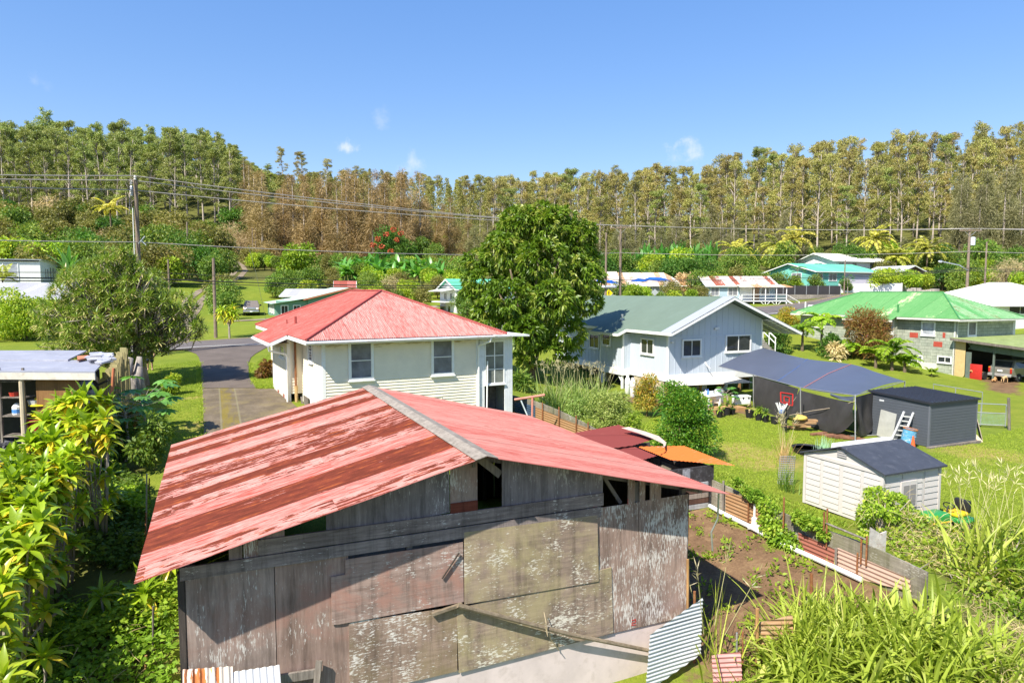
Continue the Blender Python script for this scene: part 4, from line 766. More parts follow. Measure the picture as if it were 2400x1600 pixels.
# ---- charcoal shed
cn=on_ground(2176,1048); fc=Fr(cn.x,cn.y,cn.z-.02,A_); cs=fc.thing('shed','charcoal grey metal shed with flat dark roof behind the ladder','shed')
M_CH=plain('charcoal_steel',(.085,.095,.115),.45,.1,var=.1,scale=1.5); M_CHR=plain('charcoal_roof',(.03,.033,.045),.4,.1,var=.2,scale=1)
CW,CD,CH=3.35,3.1,2.02
mb=MB(); mb.box(.01,CW,.01,CD,0,CH); siding(mb,0.06,CW-.04,.05,CH,.0,lap=.135,proud=.012); siding(mb,.05,CD-.04,.05,CH+.12,.0,axis='x',lap=.135,proud=.012); mb.prism([(0.01,.01,CH),(.01,CD,CH),(.01,CD,CH+.12)],(CW-.02,0,0)); mb.build('wall',M_CH,cs)
mb=MB(); mb.box(-.02,.06,-.02,.06,0,CH); mb.box(CW-.05,CW+.02,-.02,.05,0,CH); mb.each('corner_trim',plain('charcoal_trim',(.12,.13,.155),.45,var=.1),cs)
mb=MB(); mb.prism([(-.1,-.1,CH),(CW+.12,-.1,CH),(CW+.12,CD+.1,CH+.15),(-.1,CD+.1,CH+.15)],(0,0,.09))
for i in range(13): x=-.05+i*.28; mb.beam((x,-.08,CH+.1),(x,CD+.08,CH+.25),.025,.03)
mb.build('roof',M_CHR,cs)
mb=MB(); mb.box(-.014,-.002,CD-.75,CD-.5,CH-.22,CH-.14); mb.build('vent',plain('white_sticker',(.6,.62,.65),.5),cs)
# ladder, barrel, cone, boards round it
mb=MB(); lb_=on_ground(2098,1041); ty,tz=fc.side(2130,965,-.1); ldir=Vector((VX,VY,0))*.35+Vector((-UX,-UY,0))*.9; ldir=ldir.normalized()*.23
q=[lb_-ldir,lb_+ldir]; tc_=fc.wld(-.1,ty,tz); t=[tc_-ldir*.85,tc_+ldir*.85]
for a,b in zip(q,t): mb.beam(a,b,.09,.05)
for k in range(1,7): mb.beam(q[0].lerp(t[0],k/7),q[1].lerp(t[1],k/7),.07,.05)
for a,b in zip(q,t): mb.beam(a+Vector((-.06,-.12,0)),b.lerp(a,.12)+Vector((-.06,-.12,0)),.05,.04)
ld=mb.build('ladder',plain('aluminium',(.62,.62,.62),.4,.3,var=.12,scale=4)); tag(ld,'silver folding ladder leaning on the charcoal shed','ladder')
bb=on_ground(2124,1050); ax=Vector((.16,-.05,1)).normalized().to_track_quat('Z','X').to_matrix()
br=thing('barrel','dented blue and white steel drum with rusty rim beside the ladder','barrel',bb+Vector((.05,.1,0)))
mb=MB(); mb.lathe([(.27,0),(.29,.01),(.29,.28),(.305,.30),(.29,.32),(.29,.58),(.305,.6),(.29,.62),(.29,.88),(.30,.9)],(0,0,0),20,axis=ax)
mb.build('drum',plain('drum_blue',(.10,.33,.55),.45,.1,var=.2,scale=4,dirt=((.72,.72,.70),.95)),br)
mb=MB(); mb.lathe([(.31,.87),(.315,.90),(.31,.92),(.24,.90)],(0,0,0),20,axis=ax); mb.build('rim',plain('rim_rust',(.38,.15,.05),.8,var=.4,scale=8),br)
cb=on_ground(2139,1058); tc=thing('traffic_cone','orange traffic cone with white collar in front of the drum','traffic cone',cb)
M_OR=plain('cone_orange',(.75,.12,.03),.5,var=.1); mb=MB(); mb.box(-.18,.18,-.18,.18,0,.035); mb.lathe([(.135,.035),(.03,.71),(.0,.715)],(0,0,0),16); mb.build('cone',M_OR,tc)
mb=MB(); mb.lathe([(.101,.24),(.077,.40)],(0,0,0),16); mb.build('collar',M_WHITE,tc)
def plank(name,label,a,b,w,t,mat,cat='board',up=(0,0,1)): mb=MB(); mb.beam(a,b,w,t,up=up); return tag(mb.build(name,mat),label,cat)
a=on_ground(2068,1026); plank('board','pale grey sheet board leaning on the charcoal shed behind the ladder',a+Vector((.1,0,0)),fc.wld(-.05,fc.loc(a).y-.2,1.35),.85,.03,plain('grey_board',(.42,.42,.40),.8,var=.2),up=(.9,.4,0))
a=on_ground(2300,1030); plank('board','tall tan board leaning at the right end of the charcoal shed',a,a+Vector((-.28,.25,1.45)),.55,.03,plain('tan_ply',(.40,.33,.26),.8,var=.3,scale=4),up=(-.9,.4,0))
a=on_ground(2292,1036); plank('board','short pale timber leaning at the foot of the charcoal shed',a+Vector((.1,-.1,0)),a+Vector((-.25,.15,.5)),.22,.05,plain('pale_timber',(.62,.5,.35),.8,var=.2),up=(-.5,.9,0))
mb=MB(); mb.beam(fc.wld(-.2,-.12,.0),fc.wld(CW+.1,-.12,.0),.2,.14); tag(mb.build('timber_sill',M_WOODG),'timber baulk under the front of the charcoal shed','timber')
# ---- tarpaulin shelter
cv=thing('tarp_canopy','blue-grey tarpaulin shelter with black mesh sides on steel poles','canopy',on_ground(2004.5,1033))
B0=cv.location.copy()
def Lc(v): return Vector(v)-B0
fr=[atz(*c9(10,190),2.6),atY(*c9(280,255),41.8),atY(*c9(640,352),37.0),atY(*c9(860,392),34.4),atY(*c9(1060,412),32.6)]
bk=[atz(*c9(360,50),3.6),atz(*c9(670,130),3.3),atz(*c9(1030,175),3.3),atz(*c9(1220,235),2.9),atz(*c9(1440,305),2.5)]
def interp(P,t):
    n=len(P)-1; i=min(int(t*n),n-1); f=t*n-i; p0,p1,p2,p3=P[max(i-1,0)],P[i],P[i+1],P[min(i+2,n)]
    return .5*((2*p1)+(p2-p0)*f+(2*p0-5*p1+4*p2-p3)*f*f+(3*p1-p0-3*p2+p3)*f**3)
M_TARP=plain('tarp_blue_grey',(.078,.092,.135),.42,0,var=.1,scale=.8,spec=.4); M_MESH=plain('black_shade_cloth',(.045,.042,.044),.6,var=.4,scale=1.5,spec=.4)
def cloth(name,rowA,rowB,mat,nu=48,nv=18,bulge=0.,wr=.03,par=None,off=Vector((0,0,0)),seed=0):
    mb=MB(); vs=[]
    for i in range(nu+1):
        for j in range(nv+1):
            t,s=i/nu,j/nv; p=interp(rowA,t).lerp(interp(rowB,t),s); e=math.sin(math.pi*s)
            qd=t+s*(.30 if seed!=4 else -.4)+.05*math.sin(5*s+seed); h=wr*(math.sin(6*qd+seed)*.7+.4*abs(math.sin(13*qd+2*s))+.22*math.sin(29*qd+1.5*math.sin(3*s)))*e
            vs.append(p-B0+Vector((0,0,bulge*e))+off*h)
    n=nv+1; fs_=[(i*n+j,i*n+j+1,(i+1)*n+j+1,(i+1)*n+j) for i in range(nu) for j in range(nv)]
    mb.add(vs,fs_); return mb.build(name,mat,par,smooth=True)
cloth('tarp',fr,bk,M_TARP,bulge=.10,wr=.045,par=cv,off=Vector((0,0,1)))
sd=Vector((-.8,-.55,0))
cloth('side_cloth',[atY(*c9(288,262),41.7),atY(*c9(450,310),39.2),atY(*c9(625,360),37.1)],[atY(*c9(292,520),41.6),atY(*c9(440,592),39.),atY(*c9(600,570),37.)],M_MESH,wr=.12,par=cv,off=sd)
cloth('side_cloth',[atY(*c9(632,372),36.9),atY(*c9(760,405),35.4),atY(*c9(900,440),33.9),atY(*c9(1052,470),32.6)],[atY(*c9(560,580),37.),atY(*c9(740,655),35.2),atY(*c9(930,702),33.4),atY(*c9(1048,610),32.6)],M_MESH,wr=.13,par=cv,off=sd,seed=2)
cloth('side_cloth',[atY(*c9(1064,425),32.6),atz(*c9(1210,385),2.5),atz(*c9(1352,345),2.5)],[atY(*c9(1066,725),32.5),atz(*c9(1180,690),.55),atz(*c9(1330,490),1.7)],M_MESH,wr=.25,par=cv,off=Vector((.4,-.9,0)),seed=4)
mb=MB(); cloth('tarp_valance',[atY(*c9(870,396),34.3),atY(*c9(960,420),33.4),atY(*c9(1055,418),32.6)],[atY(*c9(880,420),34.3),atY(*c9(960,448),33.3),atY(*c9(1050,460),32.55)],M_TARP,wr=.1,par=cv,off=sd,nu=12,nv=4)
mb=MB()
def pole(a,b,r=.03): mb.tube([Lc(a),Lc(b)],r,7)
g2=on_ground(1766,953); g3=on_ground(1877,1002)
pole(on_ground(2004.5,1034),fr[4]+Vector((0,0,.04))); pole(g2,atY(*c9(280,252),g2.y)); pole(g3,atY(*c9(640,350),g3.y)); e4=bk[4]; pole(G(e4.x,e4.y),e4); e0=bk[0]; 
pole(fr[4],bk[4],.025); pole(fr[1],fr[2],.02); pole(fr[2],fr[4],.02); pole(fr[0],fr[1],.02); a=on_ground(2066,1022); pole(a,a+Vector((0,0,1.05))); pole(atY(*c9(935,725),33.),atY(*c9(1270,715),33.6),.03); pole(atY(*c9(945,742),32.8),atY(*c9(1050,748),32.5),.03)
mb.each('pole',M_STEEL,cv)
mb=MB(); mb.tube([Lc(atY(*c9(555,565),36.9)),Lc(atY(*c9(740,528),35.2)),Lc(atY(*c9(940,500),33.6)),Lc(atY(*c9(1055,455),32.5))],.018,6); mb.tube([Lc(atY(*c9(648,370),36.8)),Lc(atY(*c9(540,520),37.6))],.015,6); mb.each('tie_rope',plain('tan_rope',(.45,.36,.27),.9),cv)
mb=MB(); mb.tube([Lc(interp(fr,.52)+Vector((0,0,.03))),Lc(interp(fr,.52).lerp(interp(bk,.5),.5)+Vector((0,0,.14))),Lc(interp(bk,.5)+Vector((0,0,.02)))],.014,5); mb.each('tie_rope',plain('red_rope',(.5,.16,.13),.8),cv)
mb=MB(); mb.tube([Lc(interp(fr,.38)+Vector((0,0,.03))),Lc(interp(fr,.38).lerp(interp(bk,.3),.5)+Vector((0,0,.13))),Lc(interp(bk,.27)+Vector((0,0,.02)))],.012,5); mb.each('tie_rope',plain('blue_rope',(.05,.14,.4),.8),cv)
# ---- basketball backboard leaning at the mesh
p=on_ground(1842,1014); bh=thing('basketball_hoop','small basketball hoop with red backboard frame against the black mesh','basketball hoop',p)
yb_=p.y; mb=MB(); mb.tube([(0,0,0),(0,.02,1.3),(.1,.1,2.)],.03,7); mb.build('pole',M_BLACK,bh)
P=lambda x,y: atY(*c9(x,y),yb_-.05)-p
a,b,c_,d=P(487,388),P(580,402),P(578,490),P(489,462); mb=MB(); mb.prism([a,b,c_,d],(0,.03,0)); mb.build('backboard',plain('smoke_panel',(.07,.065,.07),.3),bh)
mb=MB()
for u,v in ((a,b),(b,c_),(c_,d),(d,a)): mb.beam(u+Vector((0,-.02,0)),v+Vector((0,-.02,0)),.05,.04)
m_=lambda s,t:(a.lerp(b,s)).lerp(d.lerp(c_,s),t)+Vector((0,-.02,0))
sq=[m_(.28,.35),m_(.72,.35),m_(.72,.85),m_(.28,.85)]
for i in range(4): mb.beam(sq[i],sq[(i+1)%4],.045,.03)
mb.build('red_frame',plain('hoop_red',(.55,.03,.03),.4),bh)
nt=P(490,470); mb=MB(); 
for k in range(12): t=k/12*6.283; mb.tube([nt+Vector((.28*math.cos(t),.28*math.sin(t)-.1,0)),nt+Vector((.09*math.cos(t),.09*math.sin(t)-.1,-.45))],.018,5)
mb.build('net',M_WHITE,bh)
mb=MB(); mb.lathe([(.10,-.52),(.12,-.4),(.12,-.33),(.1,-.33)],nt+Vector((0,-.1,0)),10); mb.build('net_band',plain('band_blue',(.05,.16,.5),.5),bh)
# ---- fence between the gardens
ff=Fr(*Wd(6.,13.5,0),A_+math.pi/2); fe=ff.thing('fence','patched garden fence of grey boards and rusty corrugated iron','fence')
fz=lambda x: gz(*ff.wld(x,0)[:2])
M_FB=wood('fence_boards',(.16,.14,.11),(.34,.30,.24),axis='X',moss=((.14,.14,.06),.5),flake=(.4,.38,.34),amt=-.1)
mb=MB()
for a,b in ((3.2,8.3),(8.4,12.4),(12.5,16.2),(16.3,20.2),(20.3,26.)):
    n=6
    for i in range(n):
        x0,x1=a+(b-a)*i/n,a+(b-a)*(i+1)/n; z0,z1=fz(x0),fz(x1); mb.prism([(x0,0,z0-.1),(x1,0,z1-.1),(x1,0,z1+.79),(x0,0,z0+.8)],(0,.05,0))
mb.build('board_wall',M_FB,fe)
M_RF1=iron('fence_iron_orange',(.30,.17,.085),(.40,.29,.18),(.16,.06,.03),rusty=.35,sheet=2.,fade=.6); M_RF2=iron('fence_iron_red',(.27,.10,.07),(.33,.18,.13),(.15,.05,.03),rusty=.2,sheet=2.,fade=.3); M_RF3=iron('fence_iron_pink',(.42,.28,.22),(.50,.40,.34),(.3,.13,.08),rusty=0,sheet=2.,fade=.6)
def fsheet(pts,mat,y=.09): q=[(ff.front(*c1(*p),y)) for p in pts]; mb=MB(); mb.corr([(x,y,z) for x,z in q],(0,0,1),.10,.011,6); mb.build('iron_sheet',mat,fe)
fsheet([(262,390),(492,468),(490,640),(262,560)],M_RF1); fsheet([(708,645),(948,755),(948,880),(716,790)],M_RF2); fsheet([(950,738),(1390,925),(1400,1010),(952,900)],M_RF3,.1)
q=lambda pts,y=.09:[(lambda r:(r[0],y,r[1]))(ff.front(*c2p(*p),y)) for p in pts]
for pts,mt in (([(25,560),(215,590),(215,770),(25,720)],plain('blue_iron',(.06,.10,.16),.5,.1,var=.4,scale=3)),([(215,600),(440,690),(440,900),(215,790)],M_RF1),([(440,700),(800,830),(800,1000),(440,900)],M_RF1)):
    mb=MB(); mb.corr(q(pts),(0,0,1),.10,.011,6); mb.build('iron_sheet',mt,fe)
for x,y0,y1,m in ((250,330,540,0),(405,410,560,1),(443,430,600,2),(622,430,610,1),(868,520,650,1),(887,500,690,1),(940,740,870,0),(1072,770,920,1),(1130,670,800,1),(1096,680,790,1)):
    a=ff.front(*c1(x,y0),.14); b=ff.front(*c1(x,y1),.14); mb=MB(); mb.tube([(a[0],.14,b[1]-.2),(a[0],.14,a[1])],.03 if m!=1 else .022,6); mb.build('fence_post',(M_WOODG,M_RUSTP,M_PVC)[m],fe)
a=ff.front(*c1(880,590),.15); b=ff.front(*c1(1125,690),.15); mb=MB(); mb.tube([(a[0],.15,a[1]),(b[0],.15,b[1])],.025,6); mb.build('rail',M_WOODG,fe)
for x,y0,y1 in ((280,560,760),(432,600,800),(590,680,860),(700,740,900)): a=ff.front(*c2p(x,y0),.14); b=ff.front(*c2p(x,y1),.14); mb=MB(); mb.tube([(a[0],.14,b[1]-.2),(a[0],.14,a[1])],.03,6); mb.build('fence_post',M_RUSTP,fe)
mb=MB(); pts=[on_ground(*c1(*p))+Vector((0,0,.11)) for p in ((165,505),(232,545),(400,628),(600,738),(800,828),(1000,920),(1095,965))]; mb.tube(pts,.062,8)
p=on_ground(*c1(437,640)); mb.tube([p+Vector((0,0,.05)),p+Vector((0,0,.38))],.075,8); mb.tube([p+Vector((-.16,.05,.12)),p+Vector((.2,-.05,.12))],.08,8)
tag(mb.build('drain_pipe',M_PVC),'long white plastic drainpipe lying along the dug garden bed','drainpipe')
# ---- lean-to coop behind the barn
fl=Fr(*Wd(15.9,9.15,0),A_); lt=fl.thing('lean_to','low patched lean-to with maroon and orange iron roof between barn and fence','lean-to')
mb=MB(); CX=fl.front(1672,1150,0)[0]; mb.box(.6,CX,0,.05,.4,2.36); mb.build('front_wall',plain('sooty_boards',(.045,.04,.042),.9,var=.5,scale=3,dirt=((.22,.22,.24),.5)),lt)
mb=MB(); mb.box(CX-.06,CX-.001,.05,3.2,.4,2.3); mb.box(.1,CX-.07,3.15,3.2,.7,2.4); mb.build('side_wall',M_WOODD,lt)
for i,(m,h) in enumerate((('plank_white',(.5,.5,.52)),('plank_brown',(.15,.08,.06)),('plank_pale',(.40,.33,.28)),('plank_brown',(.15,.08,.06)),('plank_white',(.5,.5,.52)))):
    pk=[fl.front(x_,y_,-.03) for x_,y_ in ((1600,1197-i*12.5),(1659,1197-i*12.5))]; mb=MB(); mb.box(pk[0][0],pk[1][0],-.05,-.01,pk[0][1],pk[0][1]+.14); mb.build('plank',wood(m,tuple(k*.6 for k in h),h,axis='X'),lt)
(ax0,az0),(ax1,az1)=fl.front(1618,1200,-.05),fl.front(1660,1222,-.05); am=(ax0+ax1)/2; mb=MB(); mb.prism([(ax0-.8,-.05,az1-.2),(ax0-.8,-.05,az0),(ax1,-.05,az0),(ax1,-.05,az1-.2),(ax1-.12,-.05,az1-.2),(ax1-.2,-.05,az1+.02),(am,-.05,az1+.1),(ax0+.15,-.05,az1+.02),(ax0+.1,-.05,az1-.2)],(0,.1,0)); mb.build('arched_base',plain('tan_concrete',(.36,.26,.17),.9,var=.3,scale=3),lt)
mb=MB(); ta_,tb_=fl.front(1600,1128,-.01),fl.front(1618,1098,-.01); mb.box(ta_[0],tb_[0],-.012,-.002,ta_[1],tb_[1]); mb.build('torn_sheet',plain('torn_pale',(.3,.3,.33),.8,var=.6,scale=5,dirt=((.04,.035,.03),.9)),lt)
M_MAR=iron('maroon_iron',(.20,.045,.04),(.26,.075,.06),(.14,.03,.02),rusty=.1,sheet=1.5,fade=.3); M_ORR=iron('orange_iron',(.55,.14,.03),(.60,.40,.34),(.26,.055,.025),rusty=.35,sheet=.55,fade=.45)
def lroof(pts,mat,along,label=None,name='roof_sheet'):
    mb=MB(); Q=[fl.loc(atz(*c2p(x,y),z)) for x,y,z in (pts[0],pts[len(pts)//2],pts[-1])]; n=(Q[1]-Q[0]).cross(Q[2]-Q[0]); P=[]
    for x,y,z in pts: o_,r_=fl._r(*c2p(x,y)); P.append(o_+r_*((Q[0]-o_).dot(n)/r_.dot(n)))
    mb.corr(P,along,.076,.008,5); o=mb.build(name,mat,lt)
    if label:o['label']=label
lroof([(400,870,3.02),(980,765,2.95),(1330,890,2.72),(1110,955,2.72),(700,1010,2.85)],M_MAR,(0,1,0),'dark maroon roof sheet')
lroof([(700,1000,2.8),(1100,955,2.68),(1330,1050,2.58),(1180,1092,2.6)],M_MAR,(0,1,0),'dark maroon roof sheet')
lroof([(1150,965,2.64),(1580,957,2.62),(2050,1140,2.42),(1460,1088,2.46)],M_ORR,(0,1,0),'bright orange rusty roof sheet')
mb=MB(); rows=[]
for (xa_,ya_),(xb2,yb2) in (((1005,793),(1075,783)),((1150,838),(1215,822)),((1290,890),(1350,868)),((1390,940),(1418,925)),((1395,972),(1412,955)),((1330,965),(1345,972))):
    z_=3.0-.28*(xa_-1005)/390; rows.append([fl.loc(atz(*c2p(xa_+(xb2-xa_)*k/6,ya_+(yb2-ya_)*k/6),z_+.05+.02*math.sin(k*3.1))) for k in range(7)])
mb.add([p for r in rows for p in r],[(i*7+k,i*7+k+1,(i+1)*7+k+1,(i+1)*7+k) for i in range(5) for k in range(6)])
mb.build('curled_sheet',plain('rolled_white_rust',(.58,.46,.38),.7,var=.4,scale=6,dirt=((.5,.2,.07),.6)),lt)
# ---- stakes and scrap iron at the front right
for px,py0,py1,r,m,lb in ((1775,1425,1560,.04,M_WOODT,'thick pale wooden stake by the rust-orange iron sheet'),(1727,1482,1565,.022,M_STEEL,'thin dark steel stake between barn corner and long grass'),(1741,1480,1570,.02,M_RUSTP,'thin rusty rod beside the dark steel stake'),(1902,1343,1420,.04,M_RUSTP,'rusty red stump of a post at the edge of the dug bed')):
    b=on_ground(px,py1); t=atY(px,py0,b.y); mb=MB(); mb.tube([b-Vector((0,0,.2)),t],[r,r*.9],7); tag(mb.build('stake',m),lb,'stake')
def gsheet(label,pts,mat,**k):
    P=[]; base=[on_ground(*p) for p in pts[:2]]
    P=base+[atY(pts[2][0],pts[2][1],base[1].y+.1),atY(pts[3][0],pts[3][1],base[0].y+.1)]
    P[2]=base[1]+(P[3]-base[0]); sheet('corrugated_sheet',label,P,P[3]-P[0],mat,**k)
gsheet('rust-orange corrugated sheet standing behind the pale stake',[(1770,1560),(1860,1540),(1856,1470),(1768,1460)],M_RF1,pitch=.1,amp=.016); gsheet('faded pink corrugated offcut in the grass at the bottom edge',[(1672,1610),(1740,1600),(1735,1540),(1668,1535)],M_PKI,pitch=.09,amp=.014)
# ---- ride-on mower
p=on_ground(2215,1262); rm=thing('lawn_tractor','green ride-on mower with yellow seat parked behind the overgrown bush','mower',p,R(200))
M_JG=plain('mower_green',(.025,.26,.05),.3,var=.08,spec=.6); M_JY=plain('mower_yellow',(.75,.50,.02),.4,var=.08); M_TY=plain('tyre',(.025,.025,.025),.8,var=.2)
def rbox(name,mat,par,x0,x1,y0,y1,z0,z1,r=.05,taper=0.):
    mb=MB(); ring=lambda z,i:[(x0+i,y0+i+0,z),(x1-i,y0+i,z),(x1-i,y1-i,z),(x0+i,y1-i,z)]
    bm=bmesh.new(); vs=[bm.verts.new((x0 if a<0 else x1,(y0 if b<0 else y1)*(1-(taper if a>0 else 0)),z0 if c<0 else z1)) for c in(-1,1) for a,b in((-1,-1),(1,-1),(1,1),(-1,1))]
    for f in ((0,3,2,1),(4,5,6,7),(0,1,5,4),(1,2,6,5),(2,3,7,6),(3,0,4,7)): bm.faces.new([vs[k] for k in f])
    bmesh.ops.bevel(bm,geom=bm.edges[:],offset=r,segments=3,affect='EDGES',profile=.5); me=bpy.data.meshes.new(name); bm.to_mesh(me); bm.free(); me.materials.append(mat)
    me.polygons.foreach_set('use_smooth',[True]*len(me.polygons)); o=bpy.data.objects.new(name,me); COL.objects.link(o)
    if par is not None:o.parent=par
    return o
rbox('hood',M_JG,rm,.1,.95,-.27,.27,.42,.86,.09,.12); rbox('grille',M_BLACK,rm,.93,.965,-.18,.18,.48,.74,.015); rbox('fender',M_JG,rm,-.75,-.05,-.46,.46,.52,.66,.06); rbox('seat',M_JY,rm,-.62,-.15,-.24,.24,.66,.80,.06)
rbox('seat_back',M_BLACK,rm,-.72,-.58,-.24,.24,.74,1.12,.06); rbox('deck',M_JY,rm,-.2,.6,-.55,.55,.16,.34,.06); rbox('side_stripe',M_JY,rm,.12,.85,-.285,.285,.60,.64,.01)
mb=MB(); mb.tube([(.0,0,.8),(-.08,0,.98)],.02,6); mb.tube([(-.08+.0*math.cos(t),.17*math.cos(t),.98+.14*math.sin(t)*.6) for t in np.linspace(0,6.28,13)],.018,5); mb.build('steering_wheel',M_BLACK,rm)
for x,r,w in ((.65,.19,.14),(-.5,.28,.2)):
    for s in (-1,1): mb=MB(); mb.lathe([(r*.5,-w/2),(r*.92,-w/2),(r,-w/4),(r,w/4),(r*.92,w/2),(r*.5,w/2)],(x,s*.4,r),16,axis=Matrix.Rotation(math.pi/2,3,'X')); mb.build('wheel',M_TY,rm)
# ---- yard clutter under and beside the grey-blue house
def tank(px,py,label):
    p=on_ground(px,py); o=thing('gas_bottle',label,'gas bottle',p,0,'white gas bottles')
    mb=MB(); mb.lathe([(.15,0),(.19,.03),(.19,.95),(.16,1.08),(.07,1.15),(.05,1.15)],(0,0,0),16); mb.build('cylinder',M_WHITE,o,True); mb=MB(); mb.lathe([(.09,1.12),(.1,1.16),(.1,1.28)],(0,0,0),12); mb.build('collar',M_WHITE,o)
    mb=MB(); mb.lathe([(.193,.66),(.196,.68),(.193,.70)],(0,0,0),16); mb.build('band',M_STEEL,o)
tank(*c7(862,1372),'white gas bottle against the plinth, the one nearer the white posts'); tank(*c7(918,1402),'white gas bottle standing nearest the orange-leaved shrub')
p=on_ground(*c10(1560,1040)); wdk=Fr(p.x,p.y,p.z,A_); mb=MB()
for i in range(14): mb.box(-1.0,1.6,.0+i*.2,.19+i*.2,.16,.2)
mb.box(-1.0,1.6,-.02,.0,-.1,.19); tag(mb.build('wooden_deck',wood('deck_boards',(.40,.22,.09),(.55,.34,.16),axis='X')),'low tan plank deck beside the tarpaulin shelter','deck'); mb_=bpy.data.objects['wooden_deck']; mb_.location=p; mb_.rotation_euler.z=A_
p=on_ground(*c10(1830,955)); ck=thing('cooler','big white cooler with black latches on the plank deck','cooler',p+Vector((0,0,.2)),A_-.25); rbox('box',M_WHITE,ck,-.5,.5,-.25,.25,0,.42,.04); rbox('lid',M_WHITE,ck,-.52,.52,-.27,.27,.43,.54,.03)
for x in (-.35,0,.35): rbox('latch',M_BLACK,ck,x-.04,x+.04,-.29,-.26,.36,.46,.01)
p=on_ground(*c10(1400,985)); tb=thing('wash_table','white outdoor sink table with thick legs by the house posts','table',p,A_+.15); rbox('top',M_WHITE,tb,-.9,.25,-.3,.4,.82,.90,.02); rbox('basin',M_WHITE,tb,-.2,.2,-.22,.3,.6,.82,.04)
for x in (-.8,.15):
    for y in (-.2,.3): mb=MB(); mb.box(x-.05,x+.05,y-.05,y+.05,0,.82); mb.build('leg',M_WHITE,tb)
rbox('backsplash',M_WHITE,tb,-.9,.25,.36,.4,.9,1.05,.01)
for k,(x,y,c,lb) in enumerate(((1100,655,M_WHITE,'white bottle with blue cap at the left end of the sink table'),(1145,660,plain('bottle_blue',(.1,.25,.6),.4),'small blue bottle beside the white one on the sink table'))):
    q=tb.matrix_basis@Vector((-.75+k*.2,.1,.90)); b=thing('bottle',lb,'bottle',q); mb=MB(); mb.lathe([(.07,0),(.075,.02),(.075,.2),(.03,.27),(.03,.3)],(0,0,0),10); mb.build('body',c,b); mb=MB(); mb.lathe([(.033,.3),(.033,.35)],(0,0,0),8); mb.build('cap',plain('cap_blue',(.04,.1,.5),.4),b)
p=fg.wld(3.7,1.2,0); p.z=gz(p.x,p.y); wm=thing('washing_machine','white washing machine in the shade under the grey-blue house','washing machine',p,A_); rbox('body',M_WHITE,wm,-.35,.35,-.33,.33,0,.92,.03); rbox('control_panel',M_WHITE,wm,-.35,.35,.2,.33,.93,1.1,.02); mb=MB(); mb.lathe([(.26,.925),(.26,.94),(.2,.945)],(0,-.05,0),16); mb.build('lid',M_GLASSP,wm)
p=on_ground(*c10(1462,945)); hb=thing('water_barrel','tall white plastic barrel beside the sink table','barrel',p+Vector((.1,.4,0))); mb=MB(); mb.lathe([(.24,0),(.27,.05),(.28,.5),(.27,.95),(.24,1.0),(.1,1.02)],(0,0,0),16); mb.build('drum',M_PVC,hb,True); mb=MB(); mb.lathe([(.28,.6),(.295,.62),(.28,.64)],(0,0,0),16); mb.build('hoop',M_STEEL,hb)
p=fg.wld(6.3,.9,0); p.z=gz(p.x,p.y); tt=thing('workbench','long dark workbench with tan top under the house','workbench',p,A_); rbox('top',M_WOODT,tt,-1.3,1.4,-.35,.35,.78,.84,.01)
for x in (-1.2,1.3): mb=MB(); mb.box(x-.04,x+.04,-.3,.3,0,.78); mb.build('leg',M_WOODG,tt)
q=tt.matrix_basis@Vector((.6,0,.84)); mb=MB(); mb.lathe([(.3,0),(.33,.1),(.25,.3),(.12,.42),(.02,.45)],q,12); tag(mb.build('cloth_bundle',plain('red_cloth',(.38,.04,.06),.9,var=.3,scale=6)),'dark red cloth bundle on the workbench','cloth')
for x,w,m,lb in ((1.75,.5,plain('box_brown',(.3,.18,.1),.8),'brown cardboard box on a shelf under the house'),(5.2,.6,plain('panel_white',(.6,.6,.58),.6),'pale cabinet standing under the house')):
    p=fg.wld(x,.7,0); p.z=gz(p.x,p.y); o=thing('box' if x<3 else 'cabinet',lb,'box' if x<3 else 'cabinet',p,A_); rbox('carcass',m,o,-w/2,w/2,-.25,.25,0.,1.1,.02); rbox('door',m,o,-w/2+.02,w/2-.02,-.275,-.252,.1,1.0,.01)
# ---- clothes-line post and left-hand yard
p=on_ground(1247,1000); pt=thing('clothesline_post','rusty pink T-shaped clothesline post by the white house corner','clothesline post',p)
mb=MB(); pa=atY(1248,932,p.y)-p; mb.tube([(0,0,-.1),pa],.045,8); mb.build('upright',M_PKI if False else plain('pink_pipe',(.55,.22,.17),.7,var=.3,scale=4),pt)
mb=MB(); mb.tube([atY(1206,936,p.y+.2)-p,atY(1277,925,p.y-.1)-p],.05,8); mb.build('crossbar',_mc['pink_pipe'],pt); mb=MB(); mb.tube([atY(1221,938,p.y+.1)-p,atY(1241,985,p.y)-p],.03,6); mb.build('stay',plain('pale_pipe',(.5,.56,.58),.5,var=.2),pt)
mb=MB(); q=lambda x,y: atY(x,y,19.6); fz2=Vector((0,6.6,0))
lc=thing('carport','neighbour\'s flat-roofed carport with grey metal roof and open storage below','carport',Vector((-13.6,19.6,2.2))); L0=lc.location
A0,A1=q(-160,872),q(222,874); Bn=Vector((.62,-1,0)).normalized()*-1
A2,A3=atz(247,847,A1.z),atz(-260,847,A0.z)
mb.prism([A0-L0,A1-L0,A2-L0,A3-L0],(0,0,.05)); mb.build('roof',plain('grey_roofing',(.30,.31,.37),.6,.0,var=.2,scale=.7,dirt=((.52,.52,.56),.5)),lc)
mb=MB(); b0,b1,b2,b3=atz(-300,846,A1.z+.06),atz(159,846,A1.z+.06),atz(203,824,A1.z+.06),atz(-330,824,A1.z+.06); mb.prism([b0-L0,b1-L0,b2-L0,b3-L0],(0,0,.05)); mb.build('roof',_mc['grey_roofing'],lc)
